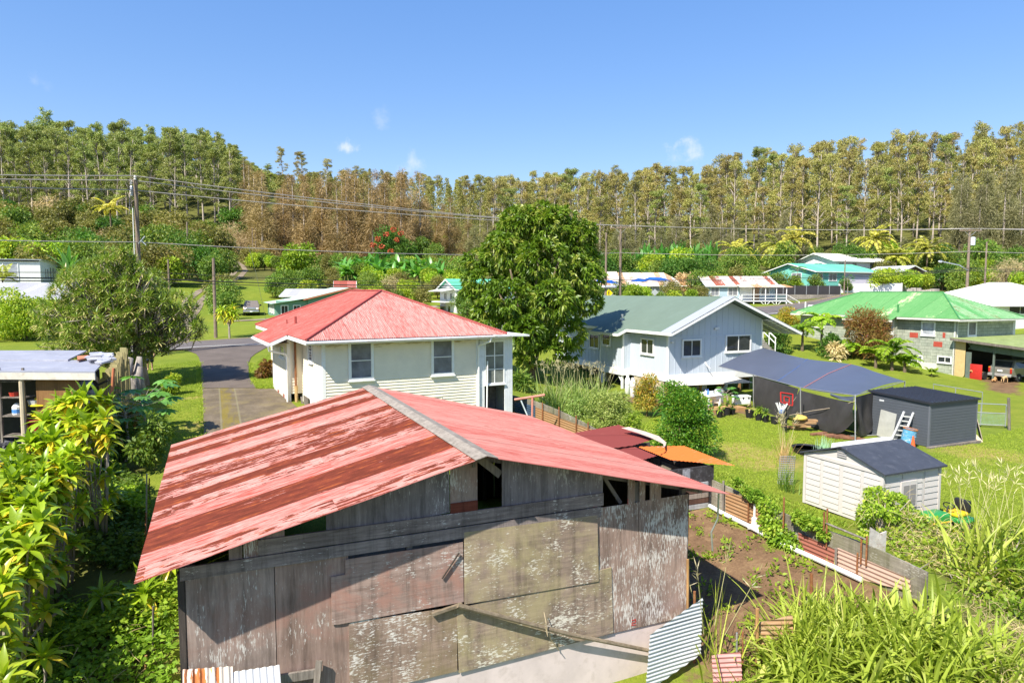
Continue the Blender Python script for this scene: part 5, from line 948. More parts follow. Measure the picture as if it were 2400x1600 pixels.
mb=MB(); mb.prism([A0-L0,A1-L0,A1-L0-Vector((0,0,.2)),A0-L0-Vector((0,0,.2))],(0,.05,0)); mb.build('fascia',plain('fascia_weathered',(.60,.57,.50),.8,var=.3,scale=2,dirt=((.28,.2,.13),.5)),lc)
mb=MB(); a,b=q(69,889)+Vector((0,.25,0)),q(170,889)+Vector((0,.25,0)); mb.prism([a-L0,b-L0,b-L0-Vector((0,0,2.45)),a-L0-Vector((0,0,2.45))],(0,.03,0)); mb.build('plywood_panel',wood('ply_tan',(.22,.11,.04),(.34,.19,.08),axis='Z'),lc)
mb=MB(); a=q(44,889)+Vector((0,.1,0))-L0; mb.tube([a,a-Vector((0,0,2.8))],.07,8); mb.build('post',plain('post_cream',(.55,.46,.32),.7,var=.25,scale=3),lc)
mb=MB(); mb.tube([q(238,868)-L0+Vector((0,.6,0)),q(233,945)-L0+Vector((0,.6,0))],.05,6); mb.build('post',plain('orange_pipe',(.5,.17,.08),.7,var=.3),lc)
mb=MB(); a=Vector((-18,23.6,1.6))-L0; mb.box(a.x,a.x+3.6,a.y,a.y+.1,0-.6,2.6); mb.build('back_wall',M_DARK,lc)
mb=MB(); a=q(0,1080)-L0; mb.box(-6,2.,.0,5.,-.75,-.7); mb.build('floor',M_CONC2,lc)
sh=thing('shelf_rack','grey wooden shelf rack crammed with jugs and tubs under the carport','shelf',q(24,1020)+Vector((0,.5,-.25))); S0=sh.location
mb=MB()
for x in (-.38,.32): mb.beam((x,-.3,0),(x,-.3,2.2),.06,.06)
mb.each('upright',M_WOODG,sh)
for z in (.15,.75,1.3,1.78): rbox('shelf_board',M_WOODG,sh,-.4,.36,-.32,.15,z,z+.04,.01)
for x,z,m,r,h,lb,nm in ((-.05,.79,M_WHITE,.13,.34,'white jug with blue label on the middle shelf of the rack','jug'),(-.1,1.34,plain('tub_red',(.5,.05,.03),.5),.15,.12,'shallow red tub on the upper shelf of the rack','tub'),(.5,1.05,plain('tub_white',(.55,.56,.6),.5),.2,.18,'white tub beside the cream post of the carport','tub')):
    o=thing(nm,lb,nm,S0+Vector((x,-.1,z))); mb=MB(); mb.lathe([(r*.9,0),(r,.03),(r,h*.7),(r*.4,h),(r*.3,h)] if nm=='jug' else [(r*.8,0),(r,h),(r*.9,h),(r*.75,.02)],(0,0,0),12); mb.build('body',m,o)
    if nm=='jug': mb=MB(); mb.lathe([(r+.003,.06),(r+.003,.17)],(0,0,0),12); mb.build('paper_band',plain('band_lightblue',(.08,.25,.6),.5),o)
for z,s in ((2.02,.34),(1.72,.32)): o=tag(MB().lathe([(s,0),(s*.98,.03),(s*.55,.05),(s*.5,.2),(s*.3,.26),(0.01,.27)],S0+Vector((.62,-.0,z-.95)),14).build('bucket_hat',plain('hat_yellow',(.70,.56,.01),.5,var=.15)),'bright yellow lid hanging under the carport, '+('upper' if z>2 else 'lower')+' of two','lid')
o=thing('tub','big crimson tub on the floor beside the plywood sheet','tub',q(62,1020)+Vector((0,.5,-.1))); mb=MB(); mb.lathe([(.22,0),(.3,.45),(.32,.46),(.29,.44),(.2,.03)],(0,0,0),16); mb.build('body',plain('tub_crimson',(.42,.02,.05),.4),o); mb=MB(); mb.lathe([(.30,.44),(.34,.46),(.34,.5),(.3,.5)],(0,0,0),16); mb.build('rim',plain('tub_crimson2',(.5,.05,.08),.4),o)
for pts,m,lb in (([(172,890),(215,892),(232,925),(205,925),(178,922)],plain('tarp_pale',(.40,.40,.45),.6,var=.2),'pale grey tarpaulin sagging under the carport roof'),([(178,925),(206,918),(236,938),(226,960),(184,945)],plain('tarp_white',(.55,.53,.56),.6,var=.2),'off-white tarpaulin heaped below the grey one')):
    mb=MB(); P_2=[atY(x,y,20.6+.25*math.sin(i*2.1)) for i,(x,y) in enumerate(pts)]; c=sum(P_2,Vector())/len(P_2)+Vector((0,-.35,.1)); n=len(P_2)
    ring=[p.lerp(c,.5)+Vector((0,-.12*math.cos(i*2),.05*math.sin(i*3))) for i,p in enumerate(P_2)]; mb.add(P_2+ring+[c],[(i,(i+1)%n,n+(i+1)%n,n+i) for i in range(n)]+[(n+i,n+(i+1)%n,2*n) for i in range(n)]); tag(mb.build('tarp',m,smooth=True),lb,'tarpaulin')
mb=MB(); mb.beam(q(172,921)+Vector((0,.7,0)),q(222,897)+Vector((0,.7,0)),.06,.06); tag(mb.build('strut',M_DARK),'black strut crossing the grey tarpaulin under the carport','strut')
# roof clutter beyond the carport and the tall board fence
mb=MB(); a=[atz(*c2(*p),A1.z+.1) for p in ((945,300),(1085,288),(1075,318),(950,345))]; mb.prism(a,(0,0,.05)); tag(mb.build('terracotta_sheet',plain('terracotta',(.55,.2,.1),.8,var=.3,scale=4)),'terracotta coloured sheet lying on the carport roof edge','sheet')
mb=MB()
for i in range(14): c=atz(*c2(1180+rng.uniform(-10,130),270+rng.uniform(-20,80)),A1.z+.15); mb.obox(Matrix.Translation(c)@Matrix.Rotation(rng.uniform(0,3),4,'Z')@Matrix.Rotation(rng.uniform(-.6,.6),4,'X'),rng.uniform(.3,.9),rng.uniform(.1,.4),.05)
tag(mb.build('scrap_pile',plain('scrap_silver',(.5,.5,.55),.4,.3,var=.4,scale=3)),'heap of silvery scrap beside the carport roof','scrap')
mb=MB()
for i in range(16): c=on_ground(rng.uniform(-30,40),rng.uniform(1050,1100)); mb.obox(Matrix.Translation(c+Vector((0,0,.2)))@Matrix.Rotation(rng.uniform(0,3),4,'Z')@Matrix.Rotation(rng.uniform(-.9,.9),4,'X'),rng.uniform(.5,1.1),rng.uniform(.2,.5),.12)
tag(mb.build('rubbish_heap',plain('rubbish_dark',(.06,.06,.075),.6,var=.6,scale=2,dirt=((.4,.4,.43),.5))),'dark heap of bags and timber in front of the carport','rubbish')
f0,f1=on_ground(240,1088),on_ground(300,932); d=(f1-f0); n=44; n=30; bf=thing('board_fence','tall yellowish board fence running away behind the carport','fence',f0)
M_BFN=wood('board_yellow',(.26,.22,.10),(.42,.36,.19),axis='Z',moss=((.2,.2,.09),.4)); dd=Vector((d.x,d.y,0)).normalized(); nn=Vector((dd.y,-dd.x,0))
mb=MB(); M4=Matrix(((dd.x,nn.x,0,0),(dd.y,nn.y,0,0),(0,0,1,0),(0,0,0,1))); L=Vector((d.x,d.y,0)).length
for i in range(n):
    t=(i+.5)/n; b=f0+d*t; h=2.35+.25*rng.random()-(0.5 if i<3 else 0)-(.5 if rng.random()<.08 else 0); zg=gz(b.x,b.y)
    M=M4.copy(); M.translation=Vector((b.x,b.y,zg+h/2-.1))-f0+nn*rng.uniform(-.02,.02); mb.obox(M@Matrix.Rotation(-.85+rng.uniform(-.05,.05),4,'Z')@Matrix.Rotation(rng.uniform(-.02,.02),4,'Y'),.36,.025,h)
mb.build('boards',M_BFN,bf)
mb=MB()
for z in (.5,1.9): mb.beam(-nn*.04+Vector((0,0,z)),d-nn*.04+Vector((0,0,z)),.05,.09)
mb.each('rail',M_WOODG,bf)
# ---- pipe gate on the right
a=on_ground(2288,1000); b=on_ground(2356,1004); pg=thing('pipe_gate','galvanised pipe gate with wire mesh right of the charcoal shed','gate',a); 
zt=atY(2356,948,b.y).z-a.z; D=b-a; D.z=0; mb=MB(); Z=lambda z,t=0.: D*t+Vector((0,0,z))
for t in (0.,.14,1.): mb.tube([Z(.1,t),Z(zt,t)],.03,7)
for z in (.15,zt*.62,zt): mb.tube([Z(z,0),Z(z,1)],.028,7)
mb.build('frame',M_GALV,pg); mb=MB()
for k in range(1,22): mb.tube([Z(.16,k/22),Z(zt*.62,k/22)],.006,4)
for k in range(1,9): mb.tube([Z(.15+k*zt*.055,0),Z(.15+k*zt*.055,1)],.006,4)
mb.build('mesh',plain('mesh_green',(.25,.42,.36),.5,.3),pg)
b2=on_ground(2366,1008); mb=MB(); mb.tube([b2-Vector((0,0,.2)),atY(2364,932,b2.y)],.07,8); tag(mb.build('gate_post',M_WOODG),'round grey wooden gatepost beside the pipe gate','post')
r0,r1,r2=atY(2188,900,43.),atY(2303,919,40.),atY(2303,940,40.); mb=MB(); mb.tube([G(r0.x,r0.y),r0,r1,G(r1.x,r1.y)],.03,7); m3=r0.lerp(r1,.47); mb.tube([m3,G(m3.x,m3.y)],.03,7); tag(mb.build('pipe_rail',M_GALV),'bare galvanised pipe rail behind the charcoal shed','rail')
# ---- plastic mesh trellis, white offcut, black tub by the pale shed
mb=MB(); a=on_ground(1840,1135); 
for k in range(9): mb.tube([a+Vector((-.28+.07*k,0,-.05)),a+Vector((-.2+.07*k,.03,1.05))],.012,4)
for k in range(13): mb.tube([a+Vector((-.28+.006*k,0,.03+.085*k)),a+Vector((.28+.006*k,0,.03+.085*k))],.012,4)
tag(mb.build('mesh_trellis',M_STEEL),'grey plastic mesh panel standing left of the pale shed','mesh panel')
p=on_ground(1890,1062); o=thing('planter','shallow black planter tub behind the pale shed','planter',p); mb=MB(); mb.lathe([(.5,0),(.62,.3),(.64,.3),(.6,.26),(.5,.22)],(0,0,0),18); mb.build('tub',M_BLACK,o); mb=MB(); mb.lathe([(.01,.24),(.58,.24)],(0,0,0),14); mb.build('soil',plain('potting_soil',(.05,.03,.02),.9),o)
# ================================================================== across the road: houses, walls, poles, wires, vehicles, figures
def bwin(par,fr,face,a0,a1,z0,z1,mat=None,bars=(.5,),frame=None,c=0.):
    return window(par,fr,a0,a1,z0,z1,c-.02 if face=='f' else c-.02,axis='y' if face=='f' else 'x',mat=mat,frame=frame,bars=bars,fw=.09,sill=False,depth=.06)
def bhouse(label,x,y,z0,ang,w,d,eave,ridge,wall,roof,ridge_dir='x',ov=.6,hip=0.,trim=None,base=-1.,corr=True,lap=.2):
    fr=Fr(x,y,z0,ang); h=fr.thing('house',label,'house'); mb=MB(); mb.box(.02,w,.02,d,base,eave)
    if lap: siding(mb,.0,w,base,eave,0.,lap=lap); siding(mb,0.,d,base,eave,0.,axis='x',lap=lap)
    if not hip:
        if ridge_dir=='x': mb.prism([(.02,0.02,eave),(.02,d,eave),(.02,d/2,ridge-.05)],(w-.04,0,0))
        else: mb.prism([(0.02,.02,eave),(w,.02,eave),(w/2,.02,ridge-.05)],(0,d-.04,0))
    mb.build('wall',wall,h); s=(ridge-eave)/((d if ridge_dir=='x' else w)/2); ze=eave-s*ov+.04; rf=MB(); rr=ridge+.04
    if ridge_dir=='x':
        for y0 in (-ov,d+ov): rf.corr([(-ov,y0,ze),(w+ov,y0,ze),(w+ov-hip,d/2,rr),(-ov+hip,d/2,rr)],(1,0,0),.15,.012,4)
        if hip:
            for x0,x1 in ((-ov,-ov+hip),(w+ov,w+ov-hip)): rf.corr([(x0,-ov,ze),(x0,d+ov,ze),(x1,d/2,rr)],(0,1,0),.15,.012,4)
    else:
        for x0 in (-ov,w+ov): rf.corr([(x0,-ov,ze),(x0,d+ov,ze),(w/2,d+ov-hip,rr),(w/2,-ov+hip,rr)],(0,1,0),.15,.012,4)
        if hip:
            for y0,y1 in ((-ov,-ov+hip),(d+ov,d+ov-hip)): rf.corr([(-ov,y0,ze),(w+ov,y0,ze),(w/2,y1,rr)],(1,0,0),.15,.012,4)
    rf.build('roof',roof,h); fm=MB(); t=.16
    if ridge_dir=='x':
        fm.box(-ov,w+ov,-ov-.03,-ov,ze-t,ze-.02)
        if not hip:
            for x0 in (-ov,w+ov): fm.beam((x0,-ov,ze-.1),(x0,d/2,rr-.1),.05,t); fm.beam((x0,d/2,rr-.1),(x0,d+ov,ze-.1),.05,t)
    else:
        fm.box(-ov-.03,-ov,-ov,d+ov,ze-t,ze-.02); fm.box(w+ov,w+ov+.03,-ov,d+ov,ze-t,ze-.02)
        if not hip: fm.beam((-ov,-ov,ze-.1),(w/2,-ov,rr-.1),.05,t); fm.beam((w/2,-ov,rr-.1),(w+ov,-ov,ze-.1),.05,t)
    fm.each('fascia',trim or M_WHITE,h); return h,fr
def at2(px,Y,z): x,y=(px-1200)/F*Y,Y; return x,y,z
P_white=plain('bg_white',(.74,.74,.73),.6,var=.1,scale=.6,dirt=((.45,.42,.38),.3)); P_grey=plain('bg_grey',(.42,.42,.40),.7,var=.15,scale=.6); P_teal=plain('bg_turquoise',(.17,.50,.42),.6,var=.1,scale=.5); P_green=plain('bg_sage',(.16,.30,.23),.7,var=.12,scale=.5); P_blue=plain('bg_bluegrey',(.36,.46,.54),.6,var=.1,scale=.5); P_lil=plain('bg_lilac',(.62,.58,.68),.6,var=.1,scale=.5); P_brn=plain('bg_brown',(.16,.10,.075),.8,var=.15,scale=.5)
R_pale=iron('roof_pale_green',(.36,.52,.42),(.46,.58,.50),(.3,.25,.15),rusty=-.6,sheet=2,fade=.5); R_grn=iron('roof_sea_green',(.10,.40,.27),(.16,.46,.33),(.2,.2,.1),rusty=-.8,sheet=2,fade=.3); R_gry=iron('roof_grey',(.34,.34,.37),(.46,.46,.49),(.3,.2,.12),rusty=-.5,sheet=1.2,fade=.5); R_red=iron('roof_small_red',(.27,.07,.05),(.5,.2,.18),(.2,.05,.03),rusty=-.5,sheet=1,fade=.3)
R_rst=iron('roof_rust_white',(.52,.44,.37),(.62,.57,.52),(.30,.18,.11),rusty=.3,sheet=.9,fade=.8); R_str=iron('roof_rust_stripe',(.60,.55,.50),(.66,.62,.58),(.20,.06,.04),rusty=.25,sheet=.8,fade=.7); R_wht=plain('roof_cream',(.66,.63,.57),.6,var=.08,scale=.4); R_brn=iron('roof_tan',(.48,.40,.32),(.58,.52,.45),(.3,.16,.08),rusty=0,sheet=1.2,fade=.6)
# white flat-roofed block on the left, and the grey roof below it
c=Vector(at2(100,95,8.3)); o_=c-Vector((VX,VY,0))*10.5; fr=Fr(o_.x,o_.y,8.3,A_); h=fr.thing('house','white flat-roofed block house beyond the hedge on the left','house')
mb=MB(); mb.box(0,10.5,0,13.5,-1.,3.5); mb.build('wall',P_white,h); mb=MB(); mb.box(-.2,10.7,-.3,13.7,3.5,3.62); mb.build('roof',M_GALV,h); mb=MB(); mb.box(-.1,10.4,-.2,-.02,3.33,3.46); mb.build('painted_eave_shade',M_DARK,h)  # solid near-black strip paints the shade under the roof edge
bwin(h,fr,'f',6.3,7.9,.7,3.0,M_GLASSP,()); 
for y0,y1,z0,z1 in ((3.,3.4,1.,2.4),(4.4,4.9,1.,2.4),(6.2,6.8,.6,2.7),(8,8.5,.6,2.7),(11,11.5,1,2)): mb=MB(); mb.box(10.49,10.52,y0,y1,z0,z1); w_=mb.build('window',M_GLASS2,h); mb=MB(); mb.box(10.5,10.55,y0-.08,y1+.08,z1,z1+.08); mb.build('frame',M_WHITE,w_)
x,y,z=at2(-130,78,5.2); bhouse('grey corrugated-roofed house half hidden behind the left hedge',x,y,z,A_*.3,12.5,14,1.6,3.35,P_grey,R_gry,'x',.5)
# sage house with pale green gable roof
x,y,z=at2(722,82,4.3); h,fr=bhouse('sage green house with pale green gabled roof and orange bargeboard',x,y,z,A_,10.4,15,2.4,3.7,P_green,R_pale,'y',.5,trim=plain('barge_orange',(.45,.16,.09),.6,var=.15))
mb=MB(); s=1.3/5.2; mb.corr([(-.45,-.4,2.36-.02),(-.45,13,2.34),(-4.2,13,1.75),(-4.2,-.4,1.75)],(0,1,0),.15,.012,4); mb.build('lean_to_roof',R_pale,h); mb=MB(); mb.box(-3.7,-3.6,.2,12,-1,1.75); mb.box(-3.6,0,.2,.3,-1,2.1); mb.build('lean_to_wall',P_green,h)
for x0 in (-3.,-1.6): bwin(h,fr,'f',x0,x0+.7,.5,1.5,c=.2)
for y0 in (1.5,4.,7.): bwin(h,fr,'s',y0,y0+1.2,.6,1.5,c=-3.7)
x,y,z=at2(664,97,4.9); h,fr=bhouse('small grey house with grey roof behind the sage house',x,y,z,0.,6.,5.,2.1,2.95,P_grey,R_gry,'x',.4); bwin(h,fr,'f',1,2.2,.6,1.6); bwin(h,fr,'s',1.5,2.5,.6,1.6)
x,y,z=at2(789,104,6.7); h,fr=bhouse('tiny white hut with red roof above the sage house',x,y,z,.2,2.6,2.6,1.4,2.4,P_white,R_red,'x',.4); bwin(h,fr,'f',.8,1.7,.5,1.1,bars=())
# white house with sea-green gable roof by the mango
x,y,z=at2(1074,88,4.55); h,fr=bhouse('white weatherboard house with sea-green gable roof left of the mango tree',x,y,z,A_,8.,7.6,3.35,4.6,P_white,R_grn,'x',.5)
bwin(h,fr,'f',.75,1.65,1.9,3.0,M_GLASS2,()); bwin(h,fr,'s',4.6,5.6,1.9,2.7,M_GLASS2); bwin(h,fr,'s',2.2,3.2,1.9,2.7,M_GLASS2); bwin(h,fr,'s',3.,4.,.1,1.,M_GLASS,())
mb=MB(); mb.prism([(-.1,1.2,1.55),(-1.3,1.2,1.5),(-1.3,7.4,1.5),(-.1,7.4,1.55)],(0,0,.12)); mb.prism([(-.1,1.0,3.25),(-1.7,1.0,2.95),(-1.7,7.6,2.95),(-.1,7.6,3.25)],(0,0,.06)); mb.build('balcony',P_white,h)
mb=MB(); mb.prism([(-.1,5.,.9),(-4.6,5.,.6),(-4.6,9.5,.6),(-.1,9.5,.9)],(0,0,.06)); mb.build('porch_roof',R_brn,h); mb=MB(); mb.tube([(-.12,-.12,-1),(-.12,-.12,3.3)],.11,7); mb.build('downspout',P_grey,h)
# long rusty-roofed house under blue tarpaulins
x,y,z=at2(1388,115,6.2); h,fr=bhouse('long grey house with rusty roof patched with blue tarpaulin',x,y,z,0.,15.3,9.,2.55,4.55,P_grey,R_rst,'x',.6,hip=3.)
bwin(h,fr,'f',1.2,3.1,.9,2.,M_GLASS2,(.3,.65)); bwin(h,fr,'f',8.3,10,.9,2.,M_GLASS2); bwin(h,fr,'f',12,13,.9,2.)
M_TB=plain('tarp_bright_blue',(.015,.12,.55),.5,var=.3,scale=1.5); sl=(4.55-2.55)/4.5
for pts in ([(.7,.6),(2.4,.2),(4.6,-.1),(3.2,1.2),(1.,1.6)],[(6.6,1.0),(8.6,.6),(9.9,1.4),(8.,1.9)],[(9.,1.5),(11.3,1.0),(13.4,1.1),(12.,2.3),(10.,2.4)]):
    mb=MB(); mb.prism([(a,b,2.55+sl*b+.10) for a,b in pts],(0,0,.03)); mb.build('blue_tarp',M_TB,h)
mb=MB(); mb.box(2.,5.5,9.3,9.6,4.4,4.9); mb.build('roof_vent',R_wht,h)
# blue-grey house with deck
x,y,z=at2(1658,108,5.4); h,fr=bhouse('pale blue house with striped rusty roof and white railed deck',x,y,z,0.,10.6,7.8,3.15,4.55,P_blue,R_str,'x',.5,base=.2)
bwin(h,fr,'f',.5,1.7,1.5,2.7,M_GLASS2); bwin(h,fr,'f',3.2,4.6,1.5,2.7,M_GLASS2); bwin(h,fr,'f',8.4,9.6,1.5,2.7,M_GLASS2); bwin(h,fr,'s',3.,4.4,1.6,2.5,M_GLASS2)
mb=MB(); mb.box(5.,7.,-.06,-.02,.7,2.9); mb.build('screen',P_white,h); mb=MB(); mb.box(7.02,8.1,-.05,-.02,.7,2.9); mb.build('door',plain('door_tan',(.3,.2,.13),.7),h)
mb=MB(); mb.corr([(4.2,-2.4,2.75),(12.6,-2.4,2.75),(12.0,0,3.2),(4.4,0,3.2)],(1,0,0),.15,.012,4); mb.build('porch_roof',R_brn,h)
mb=MB(); mb.box(4.6,11.6,-2.2,-.02,.55,.7); mb.build('deck',P_white,h); mb=MB()
for xx in (4.65,6.5,8.3,10.,11.55): mb.box(xx-.05,xx+.05,-2.2,-2.1,-.5,2.75 if xx>6 else 1.6)
for zz in (1.05,1.6): mb.box(4.6,11.6,-2.19,-2.13,zz,zz+.07)
for xx in (8.3,10.): mb.beam((xx,-2.15,-.1),(xx-.7,-2.15,.5),.07,.07); mb.beam((xx,-2.15,-.1),(xx+.7,-2.15,.5),.07,.07)
mb.each('railing',M_WHITE,h); mb=MB(); mb.box(9.7,11.5,-2.12,-2.1,.75,1.55); mb.build('rail_screen',plain('screen_dark',(.1,.14,.15),.7),h)
mb=MB(); 
for s_ in (0,1): mb.beam((11.7,-2.+s_*1.4,.7),(13.6,-2.+s_*1.4,-.4),.08,.2); mb.beam((11.7,-2.+s_*1.4,1.6),(13.6,-2.+s_*1.4,.5),.06,.06); mb.box(13.55,13.63,-2.05+s_*1.4,-1.97+s_*1.4,-.5,.6)
mb.each('stair_rail',M_WHITE,h)
# turquoise house, white two-storey house, brown hut, white-roofed house
x,y,z=at2(1909,126,8.6); h,fr=bhouse('turquoise house with low sea-green gable roof above the block wall',x,y,z,A_,16.,12.4,2.7,4.25,P_teal,R_grn,'x',.6,base=-2)
bwin(h,fr,'f',3.3,5.2,.9,2.2,M_GLASS2); bwin(h,fr,'f',.4,1.6,1.2,2.2); bwin(h,fr,'s',3.4,5.6,1.0,2.3,M_GLASS2); mb=MB(); mb.box(7.4,15.9,-.06,-.02,-2,2.5); mb.build('lilac_wall',P_lil,h)
x,y,z=at2(1951,142,9.3); h,fr=bhouse('white two-storey house with cream gable roof beneath the palms','x' and x,y,z,A_,15.2,9.6,4.75,6.3,P_white,R_wht,'x',.8,base=-2)
bwin(h,fr,'f',10.4,13.0,2.4,4.2,M_GLASS2,(.33,.66)); bwin(h,fr,'f',1.2,2.6,3.2,4.1); bwin(h,fr,'f',5.2,6.4,3.6,4.2); bwin(h,fr,'s',3,5,3.,4.2,M_GLASS2)
x,y,z=at2(2108,129,9.0); h,fr=bhouse('brown hut with pale roof right of the turquoise house',x,y,z,A_,6.,7.,2.4,3.4,P_brn,R_gry,'y',.6,base=-2); bwin(h,fr,'f',1,2,.7,1.7,bars=())
x,y,z=at2(2316,80,2.2); h,fr=bhouse('white house with broad white hipped roof at the right edge','x' and x,y,z,A_*.35,15,13,4.05,6.4,plain('bg_bright',(.66,.69,.74),.6,var=.05),plain('roof_bright_white',(.80,.79,.77),.6,var=.04,scale=.3),'x',1.,hip=7.)
bwin(h,fr,'f',2.7,5.6,2.7,3.6,M_GLASS,(.5,)); bwin(h,fr,'f',3.6,5.6,-.2,.8,M_GLASS2)
# walls and fences across the road
def wallrun(name,label,cat,a,b,z0,h,mat,t=.18,n=1,part='panel',posts=None,slats=0):
    a=Vector(a);b=Vector(b); o=thing(name,label,cat,a); d=b-a; L=d.length
    for i in range(n):
        p0=d*(i/n);p1=d*((i+1)/n); mb=MB(); e=d.normalized()*.03; q0,q1=p0+(e if i else Vector()),p1
        if slats:
            for k in range(slats): zz=z0+h*k/slats; mb.beam(q0+Vector((0,0,zz+h/slats*.5)),q1+Vector((0,0,zz+h/slats*.5)),t,h/slats*.9)
        else: mb.beam(q0+Vector((0,0,z0+h/2)),q1+Vector((0,0,z0+h/2)),t,h)
        mb.build(part,mat,o)
    if posts:
        for i in range(n+1): p0=d*(i/n); mb=MB(); mb.beam(p0+Vector((0,0,z0-.2)),p0+Vector((0,0,z0+h+.08)),t+.06,t+.06); mb.build('post',posts,o)
    return o
def blockmat():
    m=N('concrete_block'); br=m.n('ShaderNodeTexBrick'); v=m.co(rot=(math.pi/2,0,0)); m.l(v,br.inputs['Vector']); br.inputs['Scale'].default_value=1.; br.inputs['Brick Width'].default_value=.8; br.inputs['Row Height'].default_value=.28; br.inputs['Mortar Size'].default_value=.025
    br.inputs['Color1'].default_value=(.24,.21,.18,1); br.inputs['Color2'].default_value=(.34,.30,.26,1); br.inputs['Mortar'].default_value=(.16,.14,.12,1); m.color(m.mix(1.,br.outputs[0],m.ramp(m.noise(m.co(),.5,6),[(.3,.7),(.7,1.2)]),'MULTIPLY')); return m.set(.9,0,.1)
z=5.5; wallrun('block_wall','grey concrete block wall below the turquoise house','wall',at2(1812,110,z),at2(1968,113,z),-.5,2.0,blockmat(),.22)
wallrun('mesh_fence','dark shade-cloth fence standing above the block wall','fence',at2(1806,111.2,7.),at2(1968,114,7.),0.,1.45,plain('shade_cloth_dark',(.045,.042,.045),.8,var=.25,scale=1),.04,6,'mesh_panel',M_STEEL)
wallrun('vinyl_fence','white vinyl fence right of the dark shade-cloth fence','fence',at2(1964,117,6.9),at2(2110,118,7.),-.2,2.1,M_PVC,.06,5,'vinyl_panel',M_PVC); wallrun('vinyl_fence','short white vinyl fence return running back at the corner','fence',at2(2111,118,7.),at2(2126,124,7.3),-.2,2.1,M_PVC,.06,2,'vinyl_panel',M_PVC)
mb=MB()
for k in range(14): mb.obox(Matrix.Translation(Vector(at2(2130+k*4.5,116,7.3+.25*rng.random())))@Matrix.Rotation(rng.uniform(0,3),4,'Z'),rng.uniform(.5,1.2),.8,rng.uniform(.5,1.3))
tag(mb.build('rubble_pile',plain('rubble_grey',(.38,.34,.31),.9,var=.5,scale=.8)),'heap of grey rubble and boxes beyond the green roof','rubble')
# steps with white rails behind the grey-blue house, mailbox, posts, signs
p=Vector(at2(1800,62,2.0)); p.z=gz(p.x,p.y)-.2; st=thing('steps','white railed steps climbing to the road behind the grey-blue house','steps',p,A_)
mb=MB()
for k in range(8): mb.box(-.8,.8,k*.28,k*.28+.3,0,.9+.19*k)
mb.build('treads',M_CONC2,st)
for s in (-.85,.85):
    mb=MB(); mb.beam((s,-.2,1.9),(s,2.3,3.5),.06,.08); mb.beam((s,-.2,1.4),(s,2.3,3.0),.05,.06)
    for k in range(4): mb.box(s-.03,s+.03,-.15+k*.78,-.09+k*.78,.3+.4*k,1.92+.5*k)
    mb.build('railing',M_WHITE,st)
p=G(*at2(1887,88,0)[:2]); mb=MB(); mb.tube([p-Vector((0,0,.2)),p+Vector((0,0,2.1))],.09,8); tag(mb.build('road_post',M_PVC),'lone white post at the roadside beyond the green roof','post')
p=G(*at2(1901,90,0)[:2]); mbx=thing('mailbox','white mailbox on a black post beside the road','mailbox',p); mb=MB(); mb.box(-.06,.06,-.06,.06,0,1.1); mb.build('post',M_BLACK,mbx); rbox('box',M_WHITE,mbx,-.42,.42,-.2,.2,1.1,1.5,.08)
M_SY=plain('sign_yellow',(.80,.62,.0),.4,var=.03); M_SG=plain('sign_back',(.42,.44,.46),.5,.3,var=.1)
def diamond(name,label,px,py,Y,s,face,black=None):
    c=atY(px,py,Y); g_=G(c.x,c.y); o=thing(name,label,'road sign',g_); mb=MB(); mb.tube([(0,.04,-.2),(0,.04,c.z-g_.z+.2)],.035,6); mb.build('post',M_STEEL,o)
    zc=c.z-g_.z; mb=MB(); mb.prism([(-s,0,zc),(0,0,zc-s),(s,0,zc),(0,0,zc+s)],(0,.02,0)); f=mb.build('face',face,o)
    if black:
        mb=MB(); mb.lathe([(.01,-.006),(.085,0),(.01,.006)],(0.02,-.012,zc+.36),10,axis=Matrix.Rotation(math.pi/2,3,'X'))
        for a,b,w in (((.0,.25),(.0,-.05),.13),((.02,-.05),(.16,-.36),.07),((-.02,-.05),(-.14,-.36),.07),((.03,.2),(.2,.02),.055),((-.03,.2),(-.17,.03),.055)): mb.beam((a[0],-.008,zc+a[1]),(b[0],-.008,zc+b[1]),w,.01,up=(0,1,0))
        mb.build('walking_figure',M_BLACK,o)
    return o
diamond('pedestrian_sign','yellow diamond pedestrian crossing sign with black walking figure',1427,687,98,.56,M_SY,True); diamond('sign_back','grey back of a diamond road sign in the tall grass',1535,685,98,.5,M_SG)
# ---- poles and wires
B_POLE=plain('pole_timber',(.22,.165,.125),.9,var=.35,scale=3.,dirt=((.38,.33,.29),.6)); M_CER=plain('insulator',(.55,.53,.5),.3); M_WIRE=plain('wire',(.36,.33,.31),.6,var=.1); M_WIRK=plain('cable',(.035,.033,.035),.6,var=.1)
POL={}
def upole(key,label,px,pytop,Y,r=.17,arms=(),kind='utility_pole',tilt=0.,base=None):
    t=atY(px,pytop,Y); g_=G(t.x-tilt,t.y); o=thing(kind,label,'pole',g_); H=t.z-g_.z; mb=MB(); mb.tube([(0,0,-.5),(tilt*.5,0,H*.5),(tilt,0,H)],[r,r*.88,r*.75],10); mb.build('shaft',B_POLE,o); POL[key]=(o,g_,H,tilt)
    for z,L,dirv in arms:
        mb=MB(); d=Vector(dirv).normalized(); c=Vector((tilt,-.16,H-z)); mb.beam(c-d*L/2,c+d*L/2,.12,.14); a=mb.build('crossarm',B_POLE,o)
        for k in (-.46,-.15,.46): mb=MB(); mb.lathe([(.035,0),(.06,.03),(.04,.1),(.065,.13),(.02,.2)],c+d*L*k+Vector((0,0,.07)),8); mb.build('insulator',M_CER,a)
        for s in (-1,1): mb=MB(); mb.beam(c+d*s*L*.3,Vector((tilt,-.1,H-z-.75)),.05,.03); mb.build('brace',M_STEEL,o)
    return o
crossd=(.75,-.35,0)
o=upole('p1','tall weathered utility pole rising behind the messy tree on the left',317,418,47.,.17)
